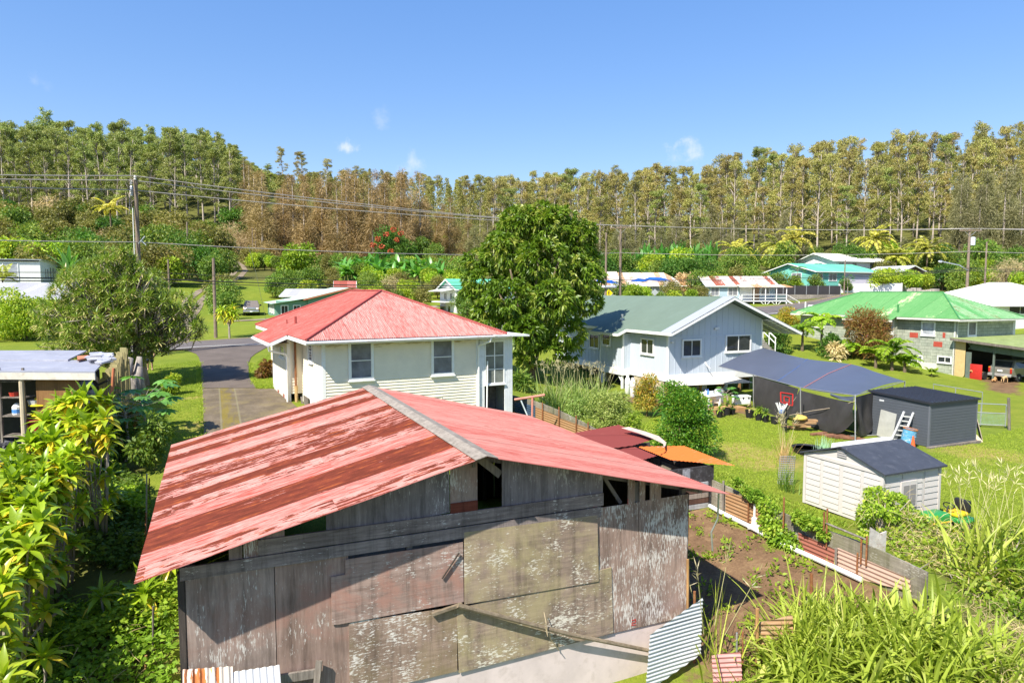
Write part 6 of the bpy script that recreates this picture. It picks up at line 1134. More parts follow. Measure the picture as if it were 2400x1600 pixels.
H=POL['p1'][2]
for s,z in ((-.22,.35),(.05,.05),(-.25,1.0)): mb=MB(); mb.lathe([(.05,0),(.09,.04),(.06,.16),(.1,.2),(.03,.34)],(s,-.12,H-z-.1),8); mb.build('insulator',M_CER,o)
mb=MB(); mb.lathe([(.09,0),(.1,.05),(.1,.6),(.06,.7)],(-.24,-.05,H-1.2),10); mb.build('surge_can',M_GALV,o); mb=MB(); mb.beam((.1,-.1,H-4.4),(.55,-.1,H-3.9),.06,.06); mb.beam((.3,-.1,H-4.2),(.62,-.1,H-4.5),.05,.05); mb.build('bracket',M_GALV,o); mb=MB(); mb.tube([(-.2,-.1,H-2.),(-.19,-.14,.2)],.03,5); mb.build('riser',M_PVC,o)
upole('short','short plain pole at the roadside by the gravel turn',500,605,on_ground(500,792).y,.16)
upole('p2','tall crossarm utility pole right of the mango tree, the nearer of a pair',1455,527,87,.19,((.35,2.6,(.9,-.35,0)),))
upole('p2b','slimmer bare pole just left of the crossarm pole by the mango',1421,545,84,.15)
o=upole('p3','crossarm utility pole with transformer and street light on the right',2273,535,90,.19,((.3,3.0,(1,.05,0)),)); H=POL['p3'][2]
mb=MB(); mb.lathe([(.26,0),(.28,.05),(.28,.95),(.2,1.05)],(.42,-.1,H-2.2),14); mb.build('transformer',plain('transformer_pale',(.55,.6,.66),.5,var=.08),o); mb=MB(); mb.tube([(0,-.1,H-5.5),(-1.2,-.15,H-4.8),(-3.4,-.2,H-4.35)],.06,7); ar=mb.build('lamp_arm',M_GALV,o); mb=MB(); mb.lathe([(.02,-.34),(.14,-.2),(.17,.1),(.06,.34)],(-3.75,-.2,H-4.32),10,axis=Matrix.Rotation(math.pi/2,3,'Y')); mb.build('lamp_head',M_GALV,ar)
upole('p3b','thin plain pole right of the street light pole',2313,567,95,.13); upole('p5','thin pale pole in front of the turquoise house',1981,609,116,.12); upole('p6','brown pole among the scrub trees left of the track',438,520,122,.17); upole('p6b','stub pole at the top of the left bushes',394,608,100,.15); upole('p7','far bare pole on the slope beside the track',598,528,168,.15); upole('p7b','far pale pole beside the bare pole on the slope',591,533,166,.13)
def wire(pts,r,sag=.0,mat=None,label=None):
    mb=MB(); P_=[Vector(p) for p in pts]; out=[]
    for a,b in zip(P_[:-1],P_[1:]):
        L=(b-a).length
        for k in range(12): t=k/12; out.append(a.lerp(b,t)-Vector((0,0,4*sag*(L/60)**1.5*t*(1-t))))
    out.append(P_[-1]); mb.tube(out,r,5); return tag(mb.build('overhead_wire',mat or M_WIRE),label,'wire')
def pt(key,dx,dz,dy=-.15): o,g_,H,ti=POL[key]; return g_+Vector((ti+dx,dy,H-dz))
ex=lambda px,py,Y: atY(px,py,Y)
for i,(y0,d1,a2,dz1,lb) in enumerate(((409,-.05,-1.1,-.15,'topmost overhead line'),(417,-.22,.4,.15,'middle one of the three overhead power lines'),(427,-.2,1.15,.8,'lowest of the three overhead power lines'))):
    wire([ex(-700,y0-14,30),pt('p1',d1,dz1),pt('p2',a2,.1),pt('p3',(-1.35,-.4,1.35)[i],.05),ex(2900,525+i*6,95)],.034,.5,label=lb+' crossing the whole valley')
wire([ex(-700,541,30),pt('p1',0,4.3),pt('p2',0,3.5),pt('p3',0,3.0),ex(2900,590,95)],.03,.6,label='single thin line strung at mid height on the poles')
for i,(z1,r,lb) in enumerate(((6.3,.02,'thin cable running just above the thick telephone cables'),(6.75,.04,'upper thick black telephone cable across the road'),(6.95,.03,'lower black telephone cable across the road'))):
    wire([ex(-700,625+i*6,30),pt('p1',0,z1),pt('p2',0,6.7+.2*i),pt('p3',0,5.1+.2*i),ex(2900,625+i*4,95)],r,.7,M_WIRK,lb)
wire([ex(582,575,60),ex(600,640,62),G(*atY(628,745,66)[:2])],.018,0,M_GALV,'pale guy wire slanting down to the lawn by the pickup')
for k in (1421-1350,): pass
mb=MB(); c=pt('p2b',0,6.6); mb.lathe([(.12,-.9),(.2,-.7),(.2,.7),(.12,.9)],c+Vector((.4,-.1,0)),8,axis=Matrix.Rotation(math.pi/2,3,'Y')); tag(mb.build('cable_closure',M_GALV),'grey cable splice case slung beside the bare pole','splice case')
# ---- vehicles
def vehicle(name,label,cat_,loc,rz,paint,prof,wid,glassp,wheels,tumble=.78,bed=None,trim=True):
    """body lofted from a side profile; x forward"""
    o=thing(name,label,cat_,loc,rz); bm=bmesh.new(); n=len(prof)
    L=[];Rr=[]
    for x,z,k in prof: y=wid/2*k; L.append(bm.verts.new((x,-y,z))); Rr.append(bm.verts.new((x,y,z)))
    for i in range(n): j=(i+1)%n; bm.faces.new((L[i],L[j],Rr[j],Rr[i]))
    bm.faces.new(L[::-1]); bm.faces.new(Rr); bmesh.ops.recalc_face_normals(bm,faces=bm.faces[:]); bmesh.ops.bevel(bm,geom=bm.edges[:],offset=.05,segments=2,affect='EDGES',profile=.6); me=bpy.data.meshes.new('body'); bm.to_mesh(me); bm.free(); me.materials.append(paint); b=bpy.data.objects.new('body',me); COL.objects.link(b); b.parent=o
    for g in glassp: mb=MB(); mb.add(g,[tuple(range(len(g)))]); mb.build('window',M_GLASS,o)
    for x,r in wheels:
        for s in (-1,1):
            mb=MB(); mb.lathe([(r*.6,-.12),(r*.94,-.12),(r,-.06),(r,.06),(r*.94,.12),(r*.6,.12)],(0,0,0),16,axis=Matrix.Rotation(math.pi/2,3,'X')); w_=thing('wheel',None,None,(x,s*(wid/2-.1),r)); w_.parent=o; mb.build('tyre',M_TY,w_); mb=MB(); mb.lathe([(.02,-.125),(r*.6,-.11),(r*.6,.11),(.02,.125)],(0,0,0),14,axis=Matrix.Rotation(math.pi/2,3,'X')); mb.build('rim',M_GALV,w_)
    return o
M_CARP=plain('car_tan',(.24,.20,.165),.3,.3,var=.05,spec=.6); M_CARS=plain('car_silver',(.25,.235,.21),.3,.4,var=.05,spec=.6); M_CHROME=plain('chrome',(.6,.6,.6),.2,.8,var=.1); M_LAMP=plain('lamp_clear',(.7,.7,.68),.15,var=.02); M_LRED=plain('lamp_red',(.4,.02,.015),.2,var=.05); M_AMB=plain('lamp_amber',(.7,.25,.02),.2,var=.05)
p=on_ground(590,738); tk=vehicle('pickup_truck','tan pickup truck facing us on the lawn beyond the road','pickup',p,R(-70),M_CARP,
  [(2.75,.45,.96),(2.8,.95,.96),(2.7,1.12,.95),(1.25,1.22,.98),(.55,1.86,.78),(-.55,1.9,.78),(-.85,1.25,.98),(-2.75,1.25,.98),(-2.8,.5,.98),(-2.,.45,1.),(2.,.42,1.)],1.98,
  [[(1.13,-.72,1.30),(1.13,.72,1.30),(.60,.62,1.80),(.60,-.62,1.80)],[(.9,-.95,1.28),(.45,-.78,1.78),(-.5,-.78,1.8),(-.7,-.95,1.28)],[(.9,.95,1.28),(.45,.78,1.78),(-.5,.78,1.8),(-.7,.95,1.28)]],((1.85,.4),(-1.75,.4)))
rbox('grille',M_CHROME,tk,2.76,2.84,-.55,.55,.72,1.02,.03); rbox('bumper',M_CHROME,tk,2.78,2.95,-.96,.96,.42,.66,.05); rbox('plate',M_WHITE,tk,2.95,2.97,-.16,.16,.46,.6,.01)
for s in (-1,1): rbox('headlight',M_LAMP,tk,2.74,2.85,s*.74-.16,s*.74+.16,.76,1.0,.03); rbox('turn_light',M_AMB,tk,2.72,2.82,s*.93-.04,s*.93+.04,.76,1.0,.01); rbox('mirror',M_BLACK,tk,.85,1.0,s*1.12-.12,s*1.12+.12,1.2,1.42,.03)
sv=fn.wld(.45,-3.45,0); sv.z=gz(sv.x,sv.y); suv=vehicle('suv','silver-tan estate car parked tail-out in the green house carport','car',sv+Vector((VX,VY,0))*2.3,A_,M_CARS,
  [(2.3,.45,.94),(2.35,.85,.92),(2.2,1.02,.92),(1.0,1.12,.96),(.35,1.66,.80),(-1.7,1.74,.80),(-2.15,1.15,.97),(-2.3,1.05,.97),(-2.32,.5,.97),(-1.8,.42,1.),(1.8,.42,1.)],1.85,
  [[(-2.18,-.74,1.2),(-2.18,.74,1.2),(-1.82,.66,1.66),(-1.82,-.66,1.66)],[(.75,-.90,1.16),(.25,-.77,1.58),(-1.6,-.77,1.64),(-1.9,-.90,1.18)],[(.75,.90,1.16),(.25,.77,1.58),(-1.6,.77,1.64),(-1.9,.9,1.18)]],((1.4,.36),(-1.4,.36)))
rbox('bumper',plain('bumper_grey',(.3,.29,.28),.5),suv,-2.46,-2.3,-.9,.9,.42,.66,.05); rbox('plate',M_WHITE,suv,-2.36,-2.34,-.2,.2,.82,.96,.01)
for s in (-1,1): rbox('tail_light',M_LRED,suv,-2.36,-2.26,s*.83-.07,s*.83+.07,.72,1.06,.02); rbox('turn_light',M_AMB,suv,-2.36,-2.27,s*.83-.07,s*.83+.07,1.08,1.16,.02)
p=G(*at2(2212,139,0)[:2]); wv=vehicle('suv','small white car half hidden on the far right bank','car',p+Vector((0,0,.3)),R(75),plain('car_white',(.7,.7,.7),.3,.1,var=.03),[(2.,.4,.94),(2.,.8,.92),(1.,.95,.95),(.4,1.5,.8),(-1.6,1.55,.8),(-2.,1.,.96),(-2.,.4,.96)],1.75,[[(-2.,-.7,1.02),(-2.,.7,1.02),(-1.66,.62,1.48),(-1.66,-.62,1.48)],[(.7,-.86,1.0),(.35,-.72,1.42),(-1.5,-.72,1.46),(-1.8,-.88,1.02)]],((1.25,.33),(-1.25,.33)))
for s in (-1,1): rbox('tail_light',M_LRED,wv,-2.05,-1.95,s*.74-.08,s*.74+.08,.8,1.1,.02)
# red door panel, motorcycle wheel and clutter in the carport mouth
q=fn.wld(-.1,-1.75,0); q.z=gz(q.x,q.y); o=thing('door_panel','crimson panel leaning in the mouth of the carport beside the silver car','panel',q,A_+math.pi/2); rbox('sheet',M_RED,o,-.62,.35,-.04,.02,.0,1.25,.01); rbox('edge_strip',M_BLACK,o,-.62,.35,-.045,-.041,1.18,1.23,.004) if False else None
q=fn.wld(.35,-2.3,0); q.z=gz(q.x,q.y); mb=MB(); mb.lathe([(.22,-.06),(.3,-.07),(.33,0),(.3,.07),(.22,.06)],q+Vector((0,0,.33)),18,axis=Matrix.Rotation(math.pi/2,3,'X')@Matrix.Rotation(.4,3,'Y')); tag(mb.build('loose_wheel',M_TY),'loose black wheel between the crimson panel and the silver car','wheel')
# ---- figures grown from a skeleton
def skin(name,pts,edges,mat,par=None,sub=1):
    me=bpy.data.meshes.new(name); me.from_pydata([p[:3] for p in pts],edges,[]); me.materials.append(mat); o=bpy.data.objects.new(name,me); COL.objects.link(o)
    if par is not None:o.parent=par
    m=o.modifiers.new('skin','SKIN'); m.use_smooth_shade=True
    for v,p in zip(me.skin_vertices[0].data,pts): r=p[3]; v.radius=(r if not isinstance(r,tuple) else r[0],r if not isinstance(r,tuple) else r[1])
    me.skin_vertices[0].data[0].use_root=True
    s=o.modifiers.new('smooth','SUBSURF'); s.levels=sub; s.render_levels=sub; return o
def dog(label,p,rz,coat,lying,s=1.):
    o=thing('dog',label,'dog',p,rz,'tan dogs outside the carport'); o.scale=(s,s,s); h=.14 if lying else .42
    P=[(-.28,0,h,.10),(0,0,h+.02,.115),(.26,0,h+.04,.125),(.38,0,h+.16,.07),(.46,0,h+.27,.075),(.56,0,h+.24,.045),(.63,0,h+.22,.03),(-.4,0,h+.06,.03),(-.56,.04,h+.16 if not lying else h-.06,.018)]
    E_=[(0,1),(1,2),(2,3),(3,4),(4,5),(5,6),(0,7),(7,8)]
    for x,k in ((.27,2),(-.27,0)):
        for y in (-.08,.08):
            i=len(P)
            if lying: P+=[(x+.02,y*1.5,.09,.045),(x+.2,y*1.5,.045,.03),(x+.32,y*1.4,.035,.026)]
            else: P+=[(x,y,h-.10,.05),(x+(-.05 if x<0 else .01),y,h-.22,.03),(x+.01,y,.04,.024),(x+.06,y,.025,.024)]
            m=len(P)-i; E_+=[(k,i)]+[(i+j,i+j+1) for j in range(m-1)]
    b=skin('body',P,E_,coat,o)
    for y in (-.05,.05): mb=MB(); mb.add([(.42,y*.7,h+.32),(.47,y*1.4,h+.33),(.43,y*1.3,h+.41)],[(0,1,2),(2,1,0)]); mb.build('ear',coat,o)
    return o
M_FUR=plain('dog_fur',(.50,.28,.12),.9,var=.25,scale=5); M_FUR2=plain('dog_fur_pale',(.58,.38,.2),.9,var=.25,scale=5)
dog('tan dog sitting up nearest the crimson panel outside the carport',on_ground(2288,887),A_+2.8,M_FUR,False,1.); dog('tan dog lying on the dirt behind the silver car',on_ground(2330,894),A_+.4,M_FUR,True,1.1); dog('pale tan dog standing behind the silver car, right of the lying one',on_ground(2354,897),A_+.1,M_FUR2,False,1.)
p=on_ground(352,868); pe=thing('person','person in dark blue shorts standing in the shade under the messy tree','person',p,.3)
M_SKIN=plain('skin',(.42,.26,.18),.6,var=.1); M_SHORT=plain('shorts_navy',(.02,.03,.06),.9,var=.2); M_SHIRT=plain('shirt_grey',(.2,.22,.24),.9,var=.15)
PP=[(0,0,.92,.14),(0,-.01,1.12,.125),(0,0,1.32,.15),(0,.0,1.47,.06),(0,-.02,1.56,.075),(0,-.03,1.66,.098),(0,-.02,1.74,.07)]; EE=[(0,1),(1,2),(2,3),(3,4),(4,5),(5,6)]
for s in (-1,1):
    i=len(PP); PP+=[(s*.10,0,.84,.095),(s*.11,-.02,.5,.062),(s*.115,.02,.28,.058),(s*.115,.02,.09,.04),(s*.125,-.12,.035,.038)]; EE+=[(0,i),(i,i+1),(i+1,i+2),(i+2,i+3),(i+3,i+4)]
    i=len(PP); PP+=[(s*.19,0,1.40,.06),(s*.25,.02,1.13,.045),(s*.25,-.06,.9,.034),(s*.245,-.08,.82,.036)]; EE+=[(2,i),(i,i+1),(i+1,i+2),(i+2,i+3)]
    for k in range(5): j=len(PP); dx=-.02+.01*k; PP.append((s*(.245)+dx,-.085-.004*k,.74+.01*abs(k-2) if k<4 else .78,.009)); EE.append((i+3,j))
skin('body',PP,EE,M_SKIN,pe,2)
mb=MB(); mb.lathe([(.16,1.0),(.175,.9),(.18,.82)],(0,0,0),14); 
for s in (-1,1): mb.lathe([(.115,.86),(.11,.7),(.115,.52)],(s*.105,0,0),12)
mb.build('shorts',M_SHORT,pe,True); mb=MB(); mb.lathe([(.172,.95),(.155,1.12),(.18,1.32),(.15,1.43),(.07,1.48)],(0,0,0),14); mb.build('shirt',M_SHIRT,pe,True); mb=MB(); mb.lathe([(.108,1.68),(.106,1.74),(.07,1.79),(.01,1.81)],(0,0,0),12); mb.build('hair',M_BLACK,pe,True)
# ================================================================== plants
def unit(a): return a/np.maximum(np.linalg.norm(a,axis=-1,keepdims=True),1e-9)
def leaves(P,D,L,W,fold=.0,rs=nrng,droop=0.,up=None):
    """diamond leaves at P along D; arrays L, W"""
    n=len(P); D=unit(D); r=rs.normal(size=(n,3)) if up is None else np.asarray(up)+rs.normal(size=(n,3))*.25
    S=unit(np.cross(D,r)); Nn=np.cross(S,D); L=np.broadcast_to(L,(n,))[:,None]; W=np.broadcast_to(W,(n,))[:,None]
    m=P+D*L*.45; t=P+D*L-np.array([0,0,1.])*L*droop
    v=np.stack([P,m+S*W*.5+Nn*W*fold,t,m-S*W*.5+Nn*W*fold],1).reshape(-1,3)
    return v,np.arange(4*n).reshape(n,4)
def cat(*vf):
    V=[];Fc=[];o=0
    for v,f in vf: V.append(v);Fc.append(f+o);o+=len(v)
    return np.concatenate(V),np.concatenate(Fc)
def blob_pts(bl,n,rs=nrng,shell=.35):
    b=np.array(bl,float); w=(b[:,3]*b[:,4]+b[:,4]*b[:,5]+b[:,3]*b[:,5]); k=rs.choice(len(b),n,p=w/w.sum()); d=unit(rs.normal(size=(n,3)))
    r=1-np.abs(rs.normal(size=(n,1)))*shell; return b[k,:3]+d*b[k,3:6]*r, unit(d/b[k,3:6]), k
def crown(name,bl,n,L,W,mat,par,out=.8,grav=.25,rnd=.6,rs=nrng,shell=.3,fold=.1,droop=.15,whorl=1,whr=.06):
    n0=n//whorl; P,D,k=blob_pts(bl,n0,rs,shell); ti=rs.rand(n0)*.6+rs.rand(len(bl))[k]*.25
    if whorl>1:
        P=np.repeat(P,whorl,0); D=np.repeat(D,whorl,0); ti=np.repeat(ti,whorl)+rs.rand(n0*whorl)*.15; D=D*out+unit(rs.normal(size=D.shape))*rnd; P=P+rs.normal(size=P.shape)*whr*.3
    else: D=D*out+unit(rs.normal(size=D.shape))*rnd; ti=ti+rs.rand(n0)*.15
    D[:,2]-=grav; m=len(P); v,f=leaves(P,D,L*(.7+.6*rs.rand(m)),W*(.7+.6*rs.rand(m)),fold,rs,droop)
    return npmesh(name,v,f,mat,par,np.clip(ti,0,1))
def trunkmesh(pts,rad,limbs=(),n=7):
    mb=MB(); mb.tube(pts,rad,n)
    for p,r in limbs: mb.tube(p,r,max(4,n-2))
    return mb
def bark(name,c1,c2,sc=(3,3,.6)):
    m=N(name); f=m.noise(m.co(scale=sc),3.,6,.7); m.color(m.ramp(f,[(.35,c1),(.65,c2)])); m.bump(f,.4,.03); return m.set(.9,0,.15)
B_EUC=bark('bark_pale',(.30,.25,.20),(.58,.50,.43)); B_BRN=bark('bark_brown',(.09,.065,.045),(.22,.17,.12)); B_GRY=bark('bark_grey',(.20,.17,.14),(.42,.36,.31))
L_MANGO=leafmat('leaf_mango',(.04,.10,.008),(.12,.215,.016),(.40,.42,.10),.3,.42,.4,mul=(.72,1.1),gain=1.3)
L_EUC=leafmat('leaf_eucalyptus',(.07,.10,.022),(.19,.215,.06),(.34,.33,.12),.25,hue=.012); L_EUR=leafmat('leaf_eucalyptus_dry',(.10,.095,.027),(.235,.205,.07),(.25,.28,.06),.25,hue=.02)
L_IRB=leafmat('leaf_ironwood_brown',(.085,.06,.024),(.21,.15,.065),(.30,.22,.11),.2,hue=.01); L_IRO=leafmat('leaf_ironwood_olive',(.075,.075,.03),(.155,.15,.07),(.24,.21,.11),.2,hue=.01)
L_BUSH=leafmat('leaf_bush',(.035,.075,.012),(.095,.15,.02),(.30,.31,.06),.3); L_OLIV=leafmat('leaf_olive',(.06,.065,.018),(.14,.135,.035),(.26,.2,.07),.3); L_YEL=leafmat('leaf_lime',(.075,.125,.01),(.20,.27,.02),(.45,.40,.05),.35)
L_DRK=leafmat('leaf_dark',(.02,.058,.008),(.055,.12,.016),(.16,.22,.04),.3,.5,.25); L_TI=leafmat('leaf_ti',(.10,.16,.008),(.26,.33,.02),(.62,.40,.03),.38,.35,.5,hue=.01); L_GRS=leafmat('leaf_cane',(.15,.19,.015),(.31,.355,.05),(.50,.47,.15),.38,.45,.35,hue=.01,gain=1.3)
L_DRAC=leafmat('leaf_dracaena',(.065,.11,.016),(.18,.235,.045),(.42,.35,.16),.25,.4,.4); L_PALM=leafmat('leaf_palm',(.14,.16,.02),(.30,.29,.05),(.52,.42,.12),.3,.4); L_BAN=leafmat('leaf_banana',(.04,.13,.02),(.11,.24,.045),(.30,.40,.12),.35,.35,.5)
L_FERN=leafmat('leaf_fern',(.07,.15,.01),(.20,.29,.02),(.40,.40,.06),.4); L_REDT=leafmat('leaf_red_ti',(.17,.04,.022),(.17,.12,.035),(.30,.29,.06),.35); L_ORG=leafmat('leaf_orange',(.12,.14,.02),(.26,.23,.03),(.55,.22,.04),.35); L_DRY=leafmat('leaf_dry',(.16,.12,.06),(.34,.26,.14),(.46,.38,.22),.2)
L_VINE=leafmat('leaf_vine',(.055,.115,.01),(.16,.245,.02),(.34,.36,.06),.35); L_PINK=leafmat('leaf_tan',(.30,.20,.09),(.46,.33,.17),(.5,.42,.22),.25); L_GRE=leafmat('leaf_greyplume',(.26,.22,.11),(.38,.33,.2),(.45,.4,.28),.3)
# ---- prototypes (each a thing with trunk and crown)
def tree(name,label,cat_,loc,group,trunk,crowns,bmat):
    o=thing(name,label,cat_,loc,0,group); trunk.build('trunk',bmat,o,True)
    for c in crowns: c(o)
    return o
def euc(seed,mat,label,group,h=26.,dens=1.):
    r=random.Random(seed); rs=np.random.RandomState(seed); bx,by=r.uniform(-1,1),r.uniform(-1,1)
    ax=lambda t:Vector((bx*t*t+.3*math.sin(3*t+seed),by*t*t+.3*math.cos(2.3*t),h*t*.97)); tr=[ax(t/8) for t in range(9)]; rad=[.22*(1-t/8)**.8+.045 for t in range(9)]; bl=[];lm=[]
    for i in range(40):
        t=r.uniform(.3,1) if i>5 else r.uniform(.80,1.02); a=r.uniform(0,6.283); R_=(1.05-t)*3.2+r.uniform(.3,1.5); b=ax(max(t-.10,.3)); e=ax(min(t,1.))+Vector((math.cos(a)*R_,math.sin(a)*R_,r.uniform(0,.8))); s=r.uniform(.6,1.2)
        bl.append((e.x,e.y,e.z,s*1.15,s*1.15,s*.62)); lm.append(([b,b.lerp(e,.55)+Vector((0,0,.4)),e],[.09,.06,.03]))
    return tree('eucalyptus_tree',label,'tree',(0,0,0),group,trunkmesh(tr,rad,lm,6),[lambda o:crown('crown',bl,int(4600*dens),.42,.21,mat,o,.5,.2,.8,rs,.5)],B_EUC)
def ironwood(seed,mat,label,group,h=19.):
    r=random.Random(seed); rs=np.random.RandomState(seed); bl=[]
    for i in range(22):
        t=r.uniform(.1,1.); a=r.uniform(0,6.283); R_=(1.05-t)**.7*3.0*r.uniform(.3,1); s=(.7+1.5*(1.05-t))*r.uniform(.7,1.15); bl.append((math.cos(a)*R_,math.sin(a)*R_,h*t,s,s,s*1.35))
    tr=trunkmesh([(0,0,-1),(.1,.1,h*.5),(.2,0,h)],[.3,.2,.04])
    return tree('ironwood_tree',label,'tree',(0,0,0),group,tr,[lambda o:crown('crown',bl,5200,.95,.10,mat,o,.7,-.25,.8,rs,.5,0,.25)],B_GRY)
def bushy(seed,mat,name,label,cat_,group,w=5.,h=5.,n=2600,L=.38,W=.2,bmat=None,nb=13,low=.12,whorl=1,grav=.25,shell=.3):
    r=random.Random(seed); rs=np.random.RandomState(seed); bl=[];lm=[]
    for i in range(nb):
        a=r.uniform(0,6.283); t=r.random(); R_=w*.5*.66*math.sqrt(r.random())*(1-.45*t); z=h*(low+.16+t*(.66-low)); s=r.uniform(.17,.27)*min(w,h); e=Vector((math.cos(a)*R_,math.sin(a)*R_,z))
        bl.append((e.x,e.y,e.z,s,s,s*.85)); lm.append(([Vector((0,0,h*.12)),e*.55+Vector((0,0,h*.05)),e],[h*.012,h*.009,h*.004]))
    tr=trunkmesh([(0,0,-.4),(.05,0,h*.3),(0,.05,h*.55)],[h*.022,h*.018,h*.01],lm,6)
    return tree(name,label,cat_,(0,0,0),group,tr,[lambda o:crown('crown',bl,n,L,W,mat,o,.8,grav,.7,rs,shell,whorl=whorl)],bmat or B_BRN)
used={}
def place(proto,x,y,s=1.,rz=None,dz=0.,label=None,sz=None):
    first=not used.get(proto.name); used[proto.name]=1; loc=G(x,y,dz); rz=rng.uniform(0,6.28) if rz is None else rz; sc=(s,s,sz if sz else s)
    if first:
        proto.location=loc; proto.rotation_euler=(0,0,rz); proto.scale=sc
        if label: proto['label']=label
        return proto
    return dup(proto,loc,rz,sc,label)
def atpx(px,Y): return (px-1200)/F*Y*1.003,Y
SKY=[(-200,290),(0,285),(60,290),(130,266),(160,288),(200,292),(260,290),(310,284),(360,300),(430,298),(500,304),(540,322),(570,350),(600,386),(640,410),(656,446),(672,410),(720,404),(780,400),(850,398),(900,395),(960,402),(1050,412),(1150,410),(1250,405),(1400,396),(1480,386),(1550,382),(1620,395),(1700,362),(1760,342),(1800,348),(1900,332),(1950,326),(2000,316),(2040,326),(2120,306),(2170,320),(2230,300),(2280,282),(2330,290),(2400,284),(2600,280)]
def skyz(px,Y):
    y=np.interp(px,[a for a,b in SKY],[b for a,b in SKY]); return CZ+(683-y)/F*Y
# ---- forest on the hills
EL=[euc(100+i,L_EUC,'tall slender pale-trunked eucalyptus in the green stand on the left hillside','eucalyptus stand on the left hill') for i in range(5)]
ER=[euc(200+i,L_EUR,'tall thin eucalyptus with sparse brownish crown on the right-hand hillside','eucalyptus stand on the right hill',dens=.85) for i in range(6)]
IB=[ironwood(300+i,L_IRB,'feathery brown ironwood in the dark grove left of the mango tree','brown ironwood grove') for i in range(4)]
IO=[ironwood(320+i,L_IRO,'feathery grey-olive ironwood at the foot of the right-hand hillside','olive ironwoods along the right hill') for i in range(4)]
BH=26.
def woodland(protos,n,pxr,Yr,hlo,hhi,base=26.,top=1.,jit=1.8,skyonly=None,pxf=None):
    k=0; rows=max(1,int(math.sqrt(n/ (abs(pxr[1]-pxr[0])/F*(Yr[0]+Yr[1])/2) * (Yr[1]-Yr[0])*1.0)+.5)); per=math.ceil(n/rows)
    for j in range(rows):
        Y=Yr[0]+(Yr[1]-Yr[0])*(j+.5)/rows
        for i in range(per):
            if k>=n: return
            px=pxr[0]+(pxr[1]-pxr[0])*((i+.5*(j%2)+rng.uniform(-.35,.35))/per); y=Y+rng.uniform(-jit,jit)*1.5
            x,y=atpx(px,y); g_=gz(x,y); hh=skyz(px,y)-g_ 
            h=rng.uniform(hlo,hhi)
            if j>=rows-2 and top: h=min(max(hh*rng.uniform(.90,1.02),hlo*.8),hhi*1.25)
            elif g_+h>skyz(px,y): h=max(hh*rng.uniform(.8,.97),6.)
            s=h/base; place(protos[k%len(protos)],x,y,(.55+.45*s)*rng.uniform(.9,1.1),label=None,sz=s,dz=-.4); k+=1
woodland(EL,92,(-40,585),(196,262),22,29)
EM=EL[3:]; woodland(EL,16,(565,652),(232,300),11,24)
woodland(ER+EM[:1],96,(1150,2440),(188,240),18,30)
woodland(ER,92,(650,2440),(250,330),20,28)
woodland(IB,40,(600,1010),(158,212),19,26,19.,0); woodland(IB,10,(980,1110),(175,215),11,16,19.,0)
woodland(IO,34,(1130,1900),(168,200),9,15,19.,0); woodland(IO,16,(2230,2440),(165,205),15,24,19.,0); woodland(IO,8,(1900,2230),(160,175),6,10,19.,0)
# the rest of the wood, behind and between, reads as one mass
def mass(name,spots,mat,seed,n=1000,kind='e'):
    rs=np.random.RandomState(seed); V=[];
    P=[];D=[];
    for px,Y,h in spots:
        x,y=atpx(px,Y); z=gz(x,y); m=n; t=rs.rand(m)**.9
        a=rs.rand(m)*6.283; r_=(1.15-t)*(3.4 if kind=='e' else 3.)*np.sqrt(rs.rand(m)); P.append(np.stack([x+r_*np.cos(a),y+r_*np.sin(a),z+h*(.05+.95*t)],-1)); D.append(rs.normal(size=(m,3))+np.array([0,0,-.2]))
    P=np.concatenate(P);D=np.concatenate(D); v,f=leaves(P,D,.55*(.7+.6*rs.rand(len(P))),.28,.1,rs); o=npmesh(name,v,f,mat,None,rs.rand(len(P))); tag(o,kind='stuff'); return o
sp=[]
for i in range(120): px=rng.uniform(-60,575); Y=rng.uniform(225,290); x,y=atpx(px,Y); sp.append((px,Y,min(max((skyz(px,Y)-gz(x,y))*rng.uniform(.7,.96),5),28)))
mass('forest',sp,L_EUC,41)
sp=[]
for i in range(270): px=rng.uniform(655,2440); Y=rng.uniform(205,350); x,y=atpx(px,Y); sp.append((px,Y,min(max((skyz(px,Y)-gz(x,y))*rng.uniform(.6,.95),4),24)))
mass('forest',sp,L_EUR,42)
sp=[]
for i in range(60): px=rng.uniform(590,660); Y=rng.uniform(240,330); x,y=atpx(px,Y); sp.append((px,Y,min(max((skyz(px,Y)-gz(x,y))*rng.uniform(.75,.97),3),24)))
mass('forest',sp[:30],L_EUC,43)
# ---- bushes and low trees between the houses and the woods
def spots(n,pxr,Yr): return [(rng.uniform(*pxr),rng.uniform(*Yr)) for _ in range(n)]
PB={'g':[bushy(400+i,L_BUSH,'bush_tree','bushy green tree in the scrub between houses and woods','tree','green scrub trees',6.5,6,2800) for i in range(3)],
    'o':[bushy(410+i,L_OLIV,'bush_tree','bushy olive-brown tree in the scrub at the forest edge','tree','olive scrub trees',7,6.5,2800) for i in range(3)],
    'd':[bushy(420+i,L_DRK,'bush_tree','dense dark green tree in the scrub at the forest edge','tree','dark scrub trees',7,6.5,3000) for i in range(2)],
    'y':[bushy(430+i,L_YEL,'bush','lime-yellow bush in the scrub between the far houses','bush','lime scrub bushes',4.5,4,2200,.34,.18) for i in range(2)],
    'r':[bushy(440,L_DRY,'bare_bush','pale twiggy half-bare bush at the forest edge','bush','pale bare bushes',6,5,1400,.5,.05)],
    't':[bushy(450,L_PINK,'tan_bush','tan dry bush in front of the dark trees beyond the road','bush','tan bushes',3.,3.6,1500,.3,.12)]}
